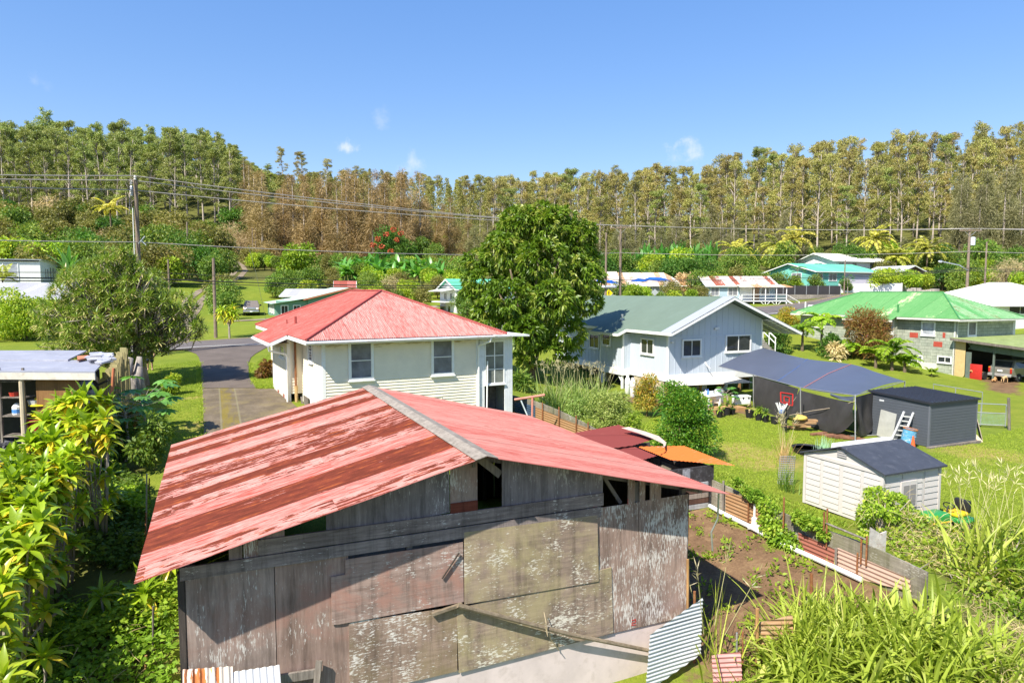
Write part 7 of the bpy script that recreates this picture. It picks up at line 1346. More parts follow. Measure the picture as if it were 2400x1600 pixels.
def sow(k,px,Y,h): p=rng.choice(PB[k]); b={'g':6,'o':6.5,'d':6.5,'y':4,'r':5,'t':3.6}[k]; x,y=atpx(px,Y); place(p,x,y,h/b*rng.uniform(.95,1.1),sz=h/b)
def ontrack(px,Y): x,y=atpx(px,Y); return min((Vector((x,y))-Vector((p.x,p.y))).length for p in tp)<5.5
for i in range(30):
    px=rng.uniform(-30,575); Y=rng.uniform(165,196)
    if not ontrack(px,Y): sow(rng.choice('ooogdr'),px,Y,rng.uniform(7,11))
for i in range(30):
    px=rng.uniform(-30,560); Y=rng.uniform(125,165)
    if not ontrack(px,Y): sow(rng.choice('ooggdr'),px,Y,rng.uniform(6,9.5))
for i in range(26):
    px=rng.uniform(-30,400); Y=rng.uniform(104,126)
    if not ontrack(px,Y): sow(rng.choice('googyd'),px,Y,rng.uniform(4,7.5))
for px,Y,h,k in ((470,118,7,'d'),(500,112,6,'g'),(530,125,5.5,'g'),(440,120,8,'d'),(410,112,7,'o'),(400,108,5,'y'),(523,78,3.6,'g'),(528,88,4.5,'g'),(520,96,5.2,'o'),(600,148,4,'y'),(640,146,3.5,'y'),(625,150,5,'g'),(660,140,4,'g'),(590,156,5,'o'),(570,170,7,'r'),(545,180,8,'r'),(30,108,7,'y'),(115,106,6.5,'y'),(15,116,8,'o'),(705,122,7.5,'y'),(730,118,5,'g'),(690,124,4,'g'),(690,112,4,'g')): sow(k,px,Y,h)
for i in range(120):
    px=rng.uniform(640,1110); Y=rng.uniform(98,150); x,y=atpx(px,Y)
    if seg_dist(np.array([x]),np.array([y]),[(_r0+_rd*t)[:2] for t in ts])[0]<9 or (px<760 and Y>112): continue
    sow(rng.choice('ggoyygroy'),px,Y,rng.uniform(2.0,4.4))
for px,Y,h,k in ((940,152,7.5,'d'),(955,150,6,'d'),(985,165,7,'g'),(1020,150,5.5,'g'),(1050,140,5,'g'),(1075,128,6,'o'),(1000,185,7,'y'),(1040,190,6,'y'),(1090,120,6,'g'),(1085,88,3.4,'g'),(1060,118,4,'y')): sow(k,px,Y,h)
for i in range(70):
    px=rng.uniform(1330,2430); Y=rng.uniform(128,168)
    if 1780<px<2090 and Y<145: continue
    sow(rng.choice('gggoddy'),px,Y,rng.uniform(3.8,7.5))
for px,Y,h,k in ((1500,124,5,'d'),(1540,126,5.6,'g'),(1580,124,6.5,'d'),(1620,122,6.8,'d'),(1650,126,6,'d'),(1690,124,5,'g'),(1730,123,5,'o'),(1600,116,4.5,'t'),(1680,117,4,'y'),(1720,130,6,'g'),(1760,122,5,'g'),(1460,103,4.6,'g'),(1480,100,3.6,'y'),(1510,102,3.2,'y'),(1545,101,2.6,'g'),(1580,101,2.6,'y'),(1620,101,2.8,'y'),(1640,104,3.4,'o'),(1570,108,4.2,'o'),(1640,112,5,'g'),(1400,110,4,'g'),(1790,119,4.6,'g'),(1830,118,4.2,'g'),(1860,117,3.4,'y'),(1905,117,3.6,'g'),(1975,117,2.8,'g'),(2060,118,4.2,'y'),(2080,120,4.5,'y'),(2130,118,4.2,'y'),(2155,120,4,'y'),(2245,134,3.5,'g'),(2270,134,3.8,'y'),(2290,136,4.2,'g'),(2310,134,4.,'y'),(2330,135,3.6,'g'),(2375,132,6,'r'),(2350,130,7,'r'),(2395,125,4.5,'y'),(2390,120,5,'y'),(2290,150,8,'g'),(1950,150,6,'g'),(1980,150,8,'d'),(1410,128,7,'d'),(1390,122,6,'g')): sow(k,px,Y,h)
# ================================================================== near plants
def rs_(s): return np.random.RandomState(s)
# ---- the mango tree
def mango():
    rs=rs_(5); p=on_ground(1241,888); Y=p.y; sc=Y/F
    def W_(px,py,dy=0.): return (px-1241)*sc, dy, (888-py)*sc*1.0
    B=[]; 
    for px,py,dy,r in ((1290,530,0,1.5),(1220,520,.5,1.4),(1345,560,.5,1.5),(1180,590,-.3,1.55),(1270,610,-1.2,1.7),(1350,640,-.6,1.5),(1135,660,.2,1.5),(1190,690,-1.6,1.5),(1290,700,-1.9,1.6),(1370,700,0,1.2),(1150,730,-.4,1.3),(1230,770,-1.9,1.3),(1320,770,-1.2,1.4),(1195,800,-1.,.95),(1280,820,-1.4,1.0),(1240,520,.2,1.2),(1310,515,.3,1.2),(1190,545,1,1.1),(1360,545,.4,1.1),(1275,500,.2,1.),(1370,600,1,1.1),(1120,610,.4,1.),(1340,820,-.3,.75),(1230,840,-.9,.55),(1240,600,1.8,2.2),(1310,680,2.2,2.2),(1180,700,1.9,2.),(1260,740,2,2.),(1395,650,.2,.7),(1105,690,0,.7)):
        x,y,z=W_(px,py,dy*1.3); r*=1.; B.append((x,y,z,r,r,r*.82))
    o=thing('mango_tree','big round glossy green mango tree between the white and the blue house','tree',p)
    mb=MB(); mb.tube([(0,0,-.3),(.05,0,.6),(0,0,1.6),(.2,.1,3.5)],[.42,.34,.32,.25],10); mb.tube([(.25,.1,-.3),(.3,.1,.8),(.6,.2,2.2),(1.2,.3,4.5)],[.25,.2,.18,.12],8)
    for a in range(9): t=a*.7; e=Vector((math.cos(t)*2.8,math.sin(t)*2.4,3.5+a*.7)); mb.tube([(.05,0,1.6+a*.2),e*.55+Vector((0,0,.8)),e],[.16,.1,.05],6)
    mb.build('trunk',B_BRN,o,True); crown('crown',B,46000,.40,.13,L_MANGO,o,.6,.22,.7,rs,.13,.12,.25,11,.05)
mango()
def plant(name,label,cat_,px,py,seed,mat,w,h,n,L,Wd_,group=None,low=.0,nb=16,bm=None,whorl=1,grav=.15,shell=.22,dz=0.):
    o=bushy(seed,mat,name,label,cat_,group,w,h,n,L,Wd_,bm,nb,low,whorl,grav,shell); o.location=on_ground(px,py)+Vector((0,0,dz)); return o
plant('hedge_bush','big lime-green rounded hedge bush in front of the grey roof on the left','bush',62,796,601,L_YEL,8.,4.9,9500,.26,.13,low=-.08,nb=26)
plant('round_shrub','dense glossy round shrub in the middle of the back lawn','shrub',1603,1066,602,leafmat('leaf_round',(.018,.065,.005),(.06,.145,.01),(.33,.36,.04),.28,.45,.3),3.0,3.2,21000,.092,.054,low=-.12,nb=34,grav=-.15,shell=.2)
plant('pale_shrub','loose pale green shrub by the fence below the cane clump','shrub',1425,1012,603,leafmat('leaf_pale',(.07,.11,.025),(.16,.21,.05),(.34,.36,.12),.3),3.4,1.9,6500,.13,.045,low=-.1,nb=22); plant('pale_shrub','lower pale green shrub on the right of the loose pale shrub','shrub',1475,1022,604,L_VINE,2.2,1.2,3200,.11,.04,low=-.1); plant('pale_shrub','small pale shrub drooping over the board fence','shrub',1350,995,614,_mc['leaf_pale'],1.7,1.5,2200,.12,.04,low=-.1)
plant('orange_shrub','sparse orange-tipped shrub beside the white gas bottles','shrub',1515,975,605,L_ORG,1.9,2.6,3000,.15,.06,low=0,nb=16,shell=.4)
plant('croton_bush','dark red croton bush on the grass strip by the driveway','shrub',622,884,606,leafmat('leaf_croton',(.05,.035,.012),(.14,.06,.02),(.3,.2,.03),.25),1.1,1.35,700,.26,.09,low=0,nb=8)
plant('shrub','small bright shrub by the barn corner on the left lawn','shrub',362,1100,607,L_BUSH,1.6,1.9,1500,.17,.075,low=.02,nb=10); plant('shrub','low shrub on the shaded lawn behind the papaya','shrub',402,925,608,L_YEL,1.1,1.0,900,.2,.08,low=0,nb=8)
plant('shrub','dark clipped bush between the blue house and tree ferns','shrub',1822,826,609,L_DRK,3.6,2.6,4200,.2,.1,low=-.1); plant('shrub','shaded grey-green shrub beneath the red-leaved bush','shrub',1945,838,610,L_DRK,2.6,2.2,2600,.2,.1,low=-.1); plant('agave_shrub','pale dry-leaved shrub under the red-leaved bush','shrub',1960,842,611,L_DRY,2.6,1.4,900,.5,.1,low=0)
plant('red_bush','tall red and green leaved bush against the green house','shrub',2030,842,612,L_REDT,4.8,4.9,6500,.42,.06,low=0,nb=26,bm=B_GRY,grav=-.25,shell=.4); plant('lime_shrub','yellow-green shrub in front of the red-leaved bush','shrub',2060,838,613,L_YEL,2.0,3.4,1800,.3,.1,low=0)
plant('shrub','bushy ginger plants between the blue house roof and tree ferns','shrub',1845,775,615,L_ORG,3.,2.6,2200,.34,.07,low=0,grav=-.1); plant('shrub','small mango sapling left of the big mango tree','shrub',1100,760,616,L_BUSH,2.6,3.,1800,.3,.1,low=0); plant('shrub','bromeliad-like green shrub by the porch corner','shrub',1220,915,617,L_BUSH,2.4,1.2,900,.42,.07,low=0,grav=-.2)
# ---- arching leaves: ti, dracaena, banana, fern, palm, cane
def strap(P,D,L,W,arch,seg=5,prof=None,rs=nrng,fold=.25,tint=None,updir=None):
    """n arching leaves with a folded midrib -> verts, faces, tints"""
    n=len(P); D=unit(D); L=np.broadcast_to(L,(n,)); W=np.broadcast_to(W,(n,)); arch=np.broadcast_to(arch,(n,)); up=np.array([0,0,1.]); S=unit(np.cross(D,up)+rs.normal(size=(n,3))*.08)
    prof=prof or [.25,.8,1.,.85,.45,.0]; V=[]; pos=P.copy(); d=D.copy()
    for k in range(seg+1):
        w=np.interp(k/seg,np.linspace(0,1,len(prof)),prof)*W/2; nn=np.cross(S,d)
        V.append(np.stack([pos-S*w[:,None]+nn*(w*fold)[:,None],pos,pos+S*w[:,None]+nn*(w*fold)[:,None]],1))
        d=unit(d-up*(arch/seg)[:,None]); pos=pos+d*(L/seg)[:,None]
    V=np.stack(V,1); base=np.arange(n)[:,None]*(seg+1)*3; Fc=[]
    for k in range(seg):
        for j in (0,1): a=k*3+j; Fc.append(np.stack([base[:,0]+a,base[:,0]+a+1,base[:,0]+a+4,base[:,0]+a+3],-1))
    t=rs.rand(n) if tint is None else tint
    return V.reshape(-1,3),np.concatenate(Fc),np.tile(t,seg*2)
def rosette(c,n,L,W,arch,rs,lift=(.1,1.3),tilt=None):
    a=np.arange(n)*2.4+rs.rand()*6; e=np.linspace(lift[1],lift[0],n)+rs.normal(size=n)*.08; D=np.stack([np.cos(a)*np.cos(e),np.sin(a)*np.cos(e),np.sin(e)],-1)
    if tilt is not None: D=unit(D+tilt)
    return np.tile(c,(n,1))+D*.03,D,L*(.75+.4*rs.rand(n)),W*(.85+.3*rs.rand(n)),arch*(.7+.6*rs.rand(n))
def many(heads,rs,n,L,W,arch,lift=(.1,1.3),seg=5,prof=None,yellow=.2,fold=.3):
    A=[rosette(np.array(h[:3]),n,L*h[3],W*h[3],arch,rs,lift,h[4] if len(h)>4 else None) for h in heads]; P,D,LL,WW,AA=[np.concatenate(k) for k in zip(*A)]
    t=np.tile(np.linspace(.15,.72,n),len(heads))+rs.normal(size=len(P))*.13; t=np.where(rs.rand(len(P))<yellow*np.tile(np.linspace(0,1,n)**2,len(heads)),1.,t)
    return strap(P,D,LL,WW,AA,seg,prof,rs,fold,np.clip(t,0,1))
def ti(label,heads,seed,L=.54,W=.165,n=17):
    rs=rs_(seed); Pw=[atY(px,py,Y) for px,py,Y,_ in heads]; c=sum(Pw,Vector())/len(Pw); g_=G(c.x,c.y); o=thing('ti_plant',label,'plant',g_,0,'ti plants along the left boundary')
    mb=MB(); H=[]
    for p,h in zip(Pw,heads):
        e=p-g_; b=Vector((e.x*.35,e.y*.35,gz(g_.x+e.x*.35,g_.y+e.y*.35)-g_.z-.15)); m=b.lerp(e,.55)+Vector((rng.uniform(-.12,.12),rng.uniform(-.12,.12),0)); mb.tube([b,m,e],[.03,.024,.02],6); H.append((e.x,e.y,e.z,h[3]))
        
        for q_ in (.35,.6): k_=b.lerp(e,q_); H.append((k_.x+rng.uniform(-.2,.2),k_.y+rng.uniform(-.2,.2),k_.z,h[3]*.85))
        mid=b.lerp(e,.8); H.append((mid.x+.05,mid.y-.05,mid.z,h[3]*.8))
        for k in range(3): H.append((e.x+rng.uniform(-.35,.2),e.y+rng.uniform(-.3,.3),e.z+rng.uniform(-.5,.08),h[3]*rng.uniform(.8,1.))); mb.tube([b,Vector(H[-1][:3])],[.025,.018],5)
    mb.build('cane',B_GRY,o,True); v,f,t=many(H,rs,n,L,W,1.15,(-.2,1.4),yellow=.4); npmesh('leaf_crown',v,f,L_TI,o,t,True)
yy=lambda y: float(np.interp(y,[930,1050,1250,1400,1560],[17.2,15.2,12.6,11.,9.6]))
TI=[('topmost ti plant in front of the plywood sheet',[(150,955,0,1.),(195,935,0,1.05),(170,990,0,1.)]),('ti plant with yellowing leaves beside the board fence',[(232,942,0,1.),(250,985,0,.95),(215,1000,0,1.)]),('ti plant below the plywood sheet, left of the yellowing one',[(110,990,0,1.),(140,1035,0,1.),(100,1045,0,1.)]),
    ('ti plant by the white scrap at the left edge',[(45,1085,0,1.),(85,1095,0,1.05),(60,1130,0,1.)]),('bushy ti plant in the middle of the left thicket',[(130,1105,0,1.05),(165,1125,0,1.),(135,1150,0,1.)]),('ti plant nearest the barn eave in the left thicket',[(185,1065,0,.9),(160,1085,0,.95)]),
    ('ti plant at the left edge with broad upright leaves',[(15,1165,0,1.),(60,1185,0,1.1),(30,1215,0,1.)]),('large-leaved ti plant under the middle thicket',[(105,1190,0,1.1),(130,1225,0,1.),(80,1245,0,1.05)]),('lower ti plant overhanging the ivy slope',[(25,1275,0,1.05),(60,1295,0,1.),(110,1290,0,.9)]),
    ('drooping ti plant halfway down the left edge',[(15,1350,0,1.05),(45,1370,0,1.)]),('ti plant above the bottom left corner',[(15,1430,0,1.),(50,1450,0,.95)]),('lowest ti plant in the bottom left corner',[(10,1530,0,1.),(60,1590,0,.9)])]
for i,(lb,hs) in enumerate(TI): ti(lb,[(px-float(np.interp(py,[960,1100,1300,1500],[0,28,45,50])),py,yy(py)+rng.uniform(-.3,.3),s*.9) for px,py,_,s in hs],700+i)
def lowros(label,px,py,Y,s,seed,n=20): 
    p=on_ground(px,py+35); o=thing('dracaena_plant',label,'plant',p); rs=rs_(seed); mb=MB(); mb.tube([(0,0,-.2),(.03,0,.25),(0,0,.55)],[.035,.03,.025],6); mb.build('stem',B_GRY,o,True); v,f,t=many([(0,0,.55,s)],rs,n,.62,.13,1.2,(-.1,1.35),yellow=.15); npmesh('leaf_crown',v,f,L_TI,o,t,True)
lowros('green rosette plant in the ivy left of the larger one',240,1425,0,.85,751,16); lowros('large glossy rosette plant in the ivy beside the barn wall',338,1420,0,1.05,752,22); lowros('rosette plant tucked under the low end of the barn eave',400,1345,0,.9,753,18); lowros('small yellow-green rosette plant at the foot of the ivy slope',105,1575,0,.8,754)
# ---- messy dracaena tree behind the board fence
def dractree():
    rs=rs_(31); r=random.Random(31); p=on_ground(318,905); sc=p.y/F; o=thing('dracaena_tree','sprawling messy dracaena tree with tangled grey branches behind the board fence','tree',p); mb=MB(); H=[]
    mb.tube([(-.5,0,-.4),(-.5,0,1.),(-.7,0,2.4)],[.42,.3,.25],9); mb.tube([(.35,.1,-.4),(.2,.1,1.2),(.1,.1,2.6)],[.4,.3,.2],8); mb.tube([(-.1,-.1,-.3),(-.2,-.2,1.5),(-.5,-.3,2.8)],[.3,.2,.15],7)
    lobes=[(285,640,0,1.6,1.1),(230,690,-.4,1.8,1.3),(330,680,-.3,1.8,1.3),(180,740,-.2,1.7,1.3),(290,760,-1.1,2.,1.3),(370,740,-.4,1.5,1.2),(150,800,-.1,1.1,.9),(240,810,-.7,1.4,.9),(330,820,-.8,1.4,.8),(425,715,0,1.,.8),(450,770,0,.9,.6),(260,700,1.5,2.2,1.6),(345,760,1.2,1.8,1.4),(290,610,0,.9,.7),(200,655,.4,1.2,.9),(395,800,-.3,.8,.6)]
    W=[l[3]*l[3] for l in lobes]
    for i in range(1300):
        l=r.choices(lobes,W)[0]; d=Vector((r.gauss(0,1),r.gauss(0,1),r.gauss(0,1))).normalized()*(1-abs(r.gauss(0,.25))); c=Vector(((l[0]-318)*sc+d.x*l[3],l[2]*1.3+d.y*l[3],(905-l[1])*sc+d.z*l[4])); H.append((c.x,c.y,c.z,r.uniform(.75,1.15),np.array([d.x,d.y,.1])*.55))
        if i%2==0:
            b=Vector(((l[0]-318)*sc*.55-.2,l[2]*.6,(905-l[1])*sc*.62+r.uniform(-.3,.4))); m=b.lerp(c,.55)+Vector((r.gauss(0,.3),r.gauss(0,.3),r.gauss(.1,.25))); mb.tube([b,m,c],[.04,.03,.022],4)
    mb.build('trunk',B_GRY,o,True); v,f,t=many(H,rs,22,.42,.058,.45,(-.5,1.4),3,[.6,1.,.7,0.],.3,.2); npmesh('crown',v,f,L_DRAC,o,t)
dractree()
mb=MB(); p=on_ground(305,925); 
for k in range(9): a=k*.7; mb.tube([p+Vector((math.cos(a)*.55,math.sin(a)*.4,-.3)),p+Vector((math.cos(a)*.5-.1,math.sin(a)*.35,.8)),p+Vector((math.cos(a)*.32+.2,math.sin(a)*.25,1.4+.5*math.sin(a*3)))],[.3,.27,.12],7)
tag(mb.build('tree_stump',bark('bark_stump',(.16,.14,.125),(.42,.38,.34)),smooth=True),'broad grey weathered stump at the far end of the board fence','stump')
# ---- papaya saplings, dark shrubs and posts along the shaded strip
def papaya(label,px,py,h,s,seed,cat_='papaya tree'):
    p=on_ground(px,py); o=thing('papaya_tree',label,cat_,p,0); rs=rs_(seed); mb=MB(); mb.tube([(0,0,-.2),(.08,0,h*.5),(.0,.05,h)],[.06,.05,.035],7); nl=15; P=[];D=[]
    for k in range(nl):
        a=k*2.4; e=.75-k*.06; L=.75*s*(.8+.4*rs.rand()); d=Vector((math.cos(a)*math.cos(e),math.sin(a)*math.cos(e),math.sin(e))); b=Vector((0,.05,h-.02*k)); t=b+d*L; mb.tube([b,t],[.012,.008],4)
        for j in range(9): aa=a+(j-4)*.52; dd=np.array([math.cos(aa)*.9,math.sin(aa)*.9,-.12+.1*rs.rand()]); P.append(np.array(t)); D.append(dd)
    mb.build('trunk',B_GRY,o); P=np.array(P);D=np.array(D); v,f,t=strap(P,D,.34*s,.15*s,.35,3,[.3,1.,.8,0.],rs,.1); npmesh('crown',v,f,L_BAN,o,t*.6,True); return o
papaya('papaya sapling leaning over the shaded lawn by the board fence',335,1025,1.35,1.5,801); papaya('smaller dark papaya sapling low in the shade of the board fence',296,1080,1.6,1.0,802); papaya('slim papaya tree before the white vinyl fence',1985,700,3.2,1.2,803); papaya('small papaya standing among the pots by the deck',1702,955,.9,.8,804); papaya('papaya tree in front of the turquoise house',1868,690,4.2,1.4,805)
for px,py,w,h,m,lb in ((278,1075,1.5,1.7,L_DRK,'dark leafy shrub in the shade along the board fence'),(300,1030,1.2,1.5,L_REDT,'purplish shaded shrub between the papaya saplings'),(200,1140,2.,1.4,L_DRK,'dark shrub behind the ti thicket'),(235,1125,1.4,.9,L_VINE,'leafy vine mound over the old fence posts')): plant('shrub',lb,'shrub',px,py,820+px,m,w,h,1800,.16,.07,low=-.05,nb=12)
for px,y0,y1,r,m,lb in ((342,1110,1260,.02,M_STEEL,'thin metal stake by the barn eave, left of its twin'),(348,1120,1185,.02,M_RUSTP,'red-tipped thin stake by the barn eave'),(340,1200,1280,.018,M_RUSTP,'rusty rod under the barn eave above the ivy'),(340,1535,1590,.025,M_WOODT,'short tan stake at the foot of the barn wall'),(357,1420,1545,.02,M_WOODG,'grey cane stem below the large rosette plant'),(200,1165,1190,.06,M_WOODG,'split grey post stub behind the ti thicket'),(175,1130,1195,.13,M_CONC2,'leaning pale concrete post behind the ti thicket')):
    b=on_ground(px,y1); t=atY(px+2,y0,b.y); mb=MB(); mb.tube([b-Vector((0,0,.15)),t],r,6); tag(mb.build('stake',m),lb,'stake')
for a,b,lb in (((50,1490),(165,1400),'upper bare grey pole lying over the ivy slope'),((60,1585),(148,1495),'lower bare grey pole lying over the ivy slope')):
    p,q=on_ground(*a),on_ground(*b); mb=MB(); mb.tube([p+Vector((0,0,.55)),p.lerp(q,.5)+Vector((0,0,.7)),q+Vector((0,0,.6))],.028,6); tag(mb.build('fallen_pole',B_GRY),lb,'pole')
# ---- ground cover: ivy slope, weeds, grass tufts (nobody could count them)
def scatter(poly,n,rs): 
    xs=[p[0] for p in poly]; ys=[p[1] for p in poly]; X=rs.uniform(min(xs),max(xs),n*3); Yv=rs.uniform(min(ys),max(ys),n*3); k=inpoly(X,Yv,poly); return X[k][:n],Yv[k][:n]
def cover(name,poly,n,L,W,mat,seed,hmax,rs=None,clump=1.):
    rs=rs_(seed); x,y=scatter(poly,n,rs); hum=(np.sin(x*2.1*clump+1.3*np.sin(y*1.7))*np.sin(y*1.9*clump+.8*np.sin(x*1.3))+1)/2; hum=hum*.7+.3*rs.rand(len(x)); z=gzs(x,y)+hmax*hum*(.35+.65*rs.rand(len(x))**.5); P=np.stack([x,y,z],-1); D=rs.normal(size=P.shape); D[:,2]=np.abs(D[:,2])*.35-.15
    v,f=leaves(P,D,L*(.6+.8*rs.rand(len(P))),W*(.6+.8*rs.rand(len(P))),.12,rs,.1); o=npmesh(name,v,f,mat,None,np.clip(.15+.5*hum*rs.rand(len(x))+.25*rs.rand(len(x)),0,1)); tag(o,kind='stuff'); return o
cover('ground_ivy',uvp((6,-8),(12.5,-8),(16.5,-4.2),(16.8,-1.),(10.8,-.75),(10.3,2.0),(6,2)),36000,.125,.085,L_VINE,51,.55); cover('ground_ivy',uvp((6,-9),(22,-9),(22,-4),(15,-2.6),(6,-4)),14000,.16,.10,L_BUSH,52,.7)
cover('ground_ivy',uvp((15.2,-3.2),(16.6,-3.2),(17.2,-.9),(15.2,-.8)),5000,.11,.07,L_YEL,53,.7)
cover('ground_ivy',[tuple(on_ground(*p)[:2]) for p in ((190,1130),(250,1090),(330,1150),(345,1230),(330,1340),(200,1340),(170,1230))],7000,.15,.09,L_BUSH,57,.7)
cover('ground_ivy',[tuple(on_ground(*p)[:2]) for p in ((240,1170),(345,1180),(345,1230),(250,1230))],3500,.12,.075,L_YEL,58,.9)
cover('dry_brush',uvp((7,-5),(14,-6),(16,-2),(11,-.7),(10.,1.),(7,0)),1500,.5,.012,L_DRY,54,.5)
wx,wy=scatter(uvp((10.3,9.2),(18.5,9.6),(18.5,12.9),(11,13.0)),120,rs_(55)); P=np.stack([wx,wy,gzs(wx,wy)],-1); k=np.repeat(P,26,0); rs=rs_(56); sz=np.repeat(rs.uniform(.35,1.1,len(P)),26); k=k+np.stack([rs.normal(size=len(k))*.14*sz,rs.normal(size=len(k))*.14*sz,np.abs(rs.normal(size=len(k)))*.10*sz],-1); D=rs.normal(size=k.shape); D[:,2]=np.abs(D[:,2])+.1; v,f=leaves(k,D,.13*sz,.06*sz,.1,rs); tag(npmesh('weeds',v,f,L_YEL,None,rs.rand(len(k))*.7),kind='stuff')
def tufts(name,polys,n,h,mat,seed,blades=7):
    rs=rs_(seed); X=[];Y_=[]
    for p in polys: a,b=scatter(p,n//len(polys),rs); X.append(a);Y_.append(b)
    x,y=np.concatenate(X),np.concatenate(Y_); 
    ks=(gzs(x,y)>-9); x,y=x[ks],y[ks]; P=np.repeat(np.stack([x,y,gzs(x,y)-.01],-1),blades,0); P[:,:2]+=rs.normal(size=(len(P),2))*.05; D=rs.normal(size=P.shape)*.5; D[:,2]=1.; m=len(P); v,f=leaves(P,D,h*(.5+rs.rand(m)),h*.16,.05,rs,.25); tag(npmesh(name,v,f,mat,None,np.clip(rs.rand(m)*.75,0,1)),kind='stuff')
gp=lambda *pts:[tuple(on_ground(*p)[:2]) for p in pts]
L_LAWN=leafmat('leaf_lawn',(.10,.155,.015),(.20,.26,.03),(.34,.34,.08),.3,.6,.2)
tufts('grass',[gp((1640,1090),(1700,960),(1990,1035),(2090,1060),(1850,1075),(1830,1180),(1700,1120)),gp((2190,1050),(2400,1000),(2400,1250),(2200,1200)),gp((1500,1000),(1560,960),(1700,1000),(1640,1080))],26000,.085,L_LAWN,61,5)
tufts('grass',[gp((340,1090),(330,950),(470,870),(476,1020),(420,1080)),gp((330,860),(465,845),(470,930),(330,940)),gp((600,850),(630,830),(640,905),(600,905))],9000,.085,L_LAWN,62,5)
tufts('grass',[gp((470,1030),(481,1030),(478,960),(476,910),(470,910),(468,960)),gp((462,905),(475,905),(473,850),(462,850)),gp((580,850),(592,850),(604,905),(590,905)),gp((600,905),(650,903),(652,912),(605,912))],2600,.14,L_LAWN,64,6)
tufts('grass',[uvp((12,14.2),(14,14.2),(14,15.2),(12,15.2)),uvp((13,14),(24,14),(20,17.5),(14,17.5)),uvp((7.5,7.5),(10.2,8.5),(10.4,12),(8,12))],4500,.16,L_LAWN,63,6)
# ---- vines over the fence and the overgrown mound at the right
def mound(name,label,cat_,blobs,n,L,W,mat,seed,stems=True,dry=0,group=None):
    rs=rs_(seed); c=np.mean([b[:3] for b in blobs],0); g_=G(c[0],c[1]); o=thing(name,label,cat_,g_,0,group); bl=[(b[0]-g_.x,b[1]-g_.y,b[2]-g_.z,b[3],b[3],b[4]) for b in blobs]
    if stems:
        mb=MB(); r=random.Random(seed)
        for b in bl:
            for k in range(4): e=Vector((b[0]+r.gauss(0,b[3]*.5),b[1]+r.gauss(0,b[3]*.5),b[2]+r.uniform(0,b[5]))); mb.tube([(b[0]*.8,b[1]*.8,-.2),e*.5+Vector((r.gauss(0,.1),r.gauss(0,.1),.1)),e],[.02,.015,.01],4)
        mb.build('stems',B_GRY,o)
    crown('leaves',bl,n,L,W,mat,o,.7,.25,.7,rs,.28,.1)
    if dry: crown('dry_stems',bl,dry,.45,.012,L_DRY,o,.6,.2,.9,rs,.2,0.,.2)
    return o
fwv=lambda x,z,y=.1,r=.4,rz=.35:(*ff.wld(x,y)[:2],fz(x)+z,r,rz)
fx=lambda px,py:ff.front(*c1(px,py),.1)[0]
for (pts,lb,s) in (([(400,372,1.0,.16),(450,400,.95,.18),(340,335,1.1,.13)],'vine spilling over the fence next to the lean-to',901),([(520,470,.85,.26),(560,520,.6,.32),(590,600,.3,.34),(530,560,.35,.26)],'thick vine clump hanging down the fence to the white pipe',902),([(640,650,.22,.3),(690,670,.15,.26),(600,690,.1,.3)],'vine bush heaped at the foot of the fence',903),([(720,560,.9,.18),(770,590,.85,.2),(830,600,.9,.16),(870,640,.7,.14)],'vine trailing along the top of the fence below the pale shed',904)):
    mound('vine',lb,'vine',[fwv(fx(a,b),z,.12,r,r*.8) for a,b,z,r in pts],1500,.09,.065,L_VINE,s,group='vines on the patched fence',stems=False)
def gb(px,py,Y,r,rz): p=atY(px,py,Y); return (p.x,p.y,p.z,r,rz)
mound('overgrown_post','pale peeling post smothered in vine beside the pale shed','vine',[gb(2055,1165,19,.35,.3),gb(2035,1210,19,.3,.4),gb(2100,1180,19.2,.35,.3),gb(2130,1215,19,.35,.35),gb(2046,1192,18.1,.24,.16),gb(2088,1205,18.1,.22,.18),gb(2028,1262,18.,.16,.26),gb(2100,1268,17.9,.16,.22)],4200,.10,.07,L_VINE,905,dry=300)
mb=MB(); a=on_ground(2060,1310); mb.prism([a+Vector((-.25,0,-.2)),a+Vector((.2,.1,-.2)),a+Vector((.22,.1,.66)),a+Vector((.05,.05,.62)),a+Vector((-.23,0,.8))],(0,.05,0)); tag(mb.build('peeling_slab',plain('peeling_white',(.50,.47,.44),.8,var=.45,scale=4,dirt=((.22,.09,.05),.85))),'white peeling slab standing in the vines by the pale shed','slab')
mound('brush_mound','sprawling brush and vine mound over dead grey stems right of the fence','bush',[gb(2100,1290,17.5,.7,.6),gb(2160,1260,18,.8,.6),gb(2200,1320,16.8,.9,.7),gb(2250,1290,17.6,.8,.6),gb(2140,1350,16.3,.7,.5),gb(2260,1370,15.8,.8,.6),gb(2120,1240,18.4,.5,.4)],9500,.12,.075,L_VINE,906,dry=3600)
mound('brush_mound','vine-covered mound at the right edge below the tall cane','bush',[gb(2330,1340,16.5,.9,.8),gb(2390,1380,15.5,.9,.8),gb(2300,1420,14.8,.8,.6),gb(2370,1470,13.8,.8,.6),gb(2230,1440,14.5,.7,.5),gb(2410,1300,17.2,.8,.7)],9500,.12,.075,L_VINE,907,dry=1400)
mound('dry_thicket','dry tangled grey thicket in the bottom right corner','bush',[gb(2320,1500,13.4,.8,.4),gb(2400,1540,12.6,.9,.5),gb(2280,1480,14.,.6,.35),gb(2380,1590,12.,.8,.4)],1800,.12,.07,L_VINE,908,dry=4200)
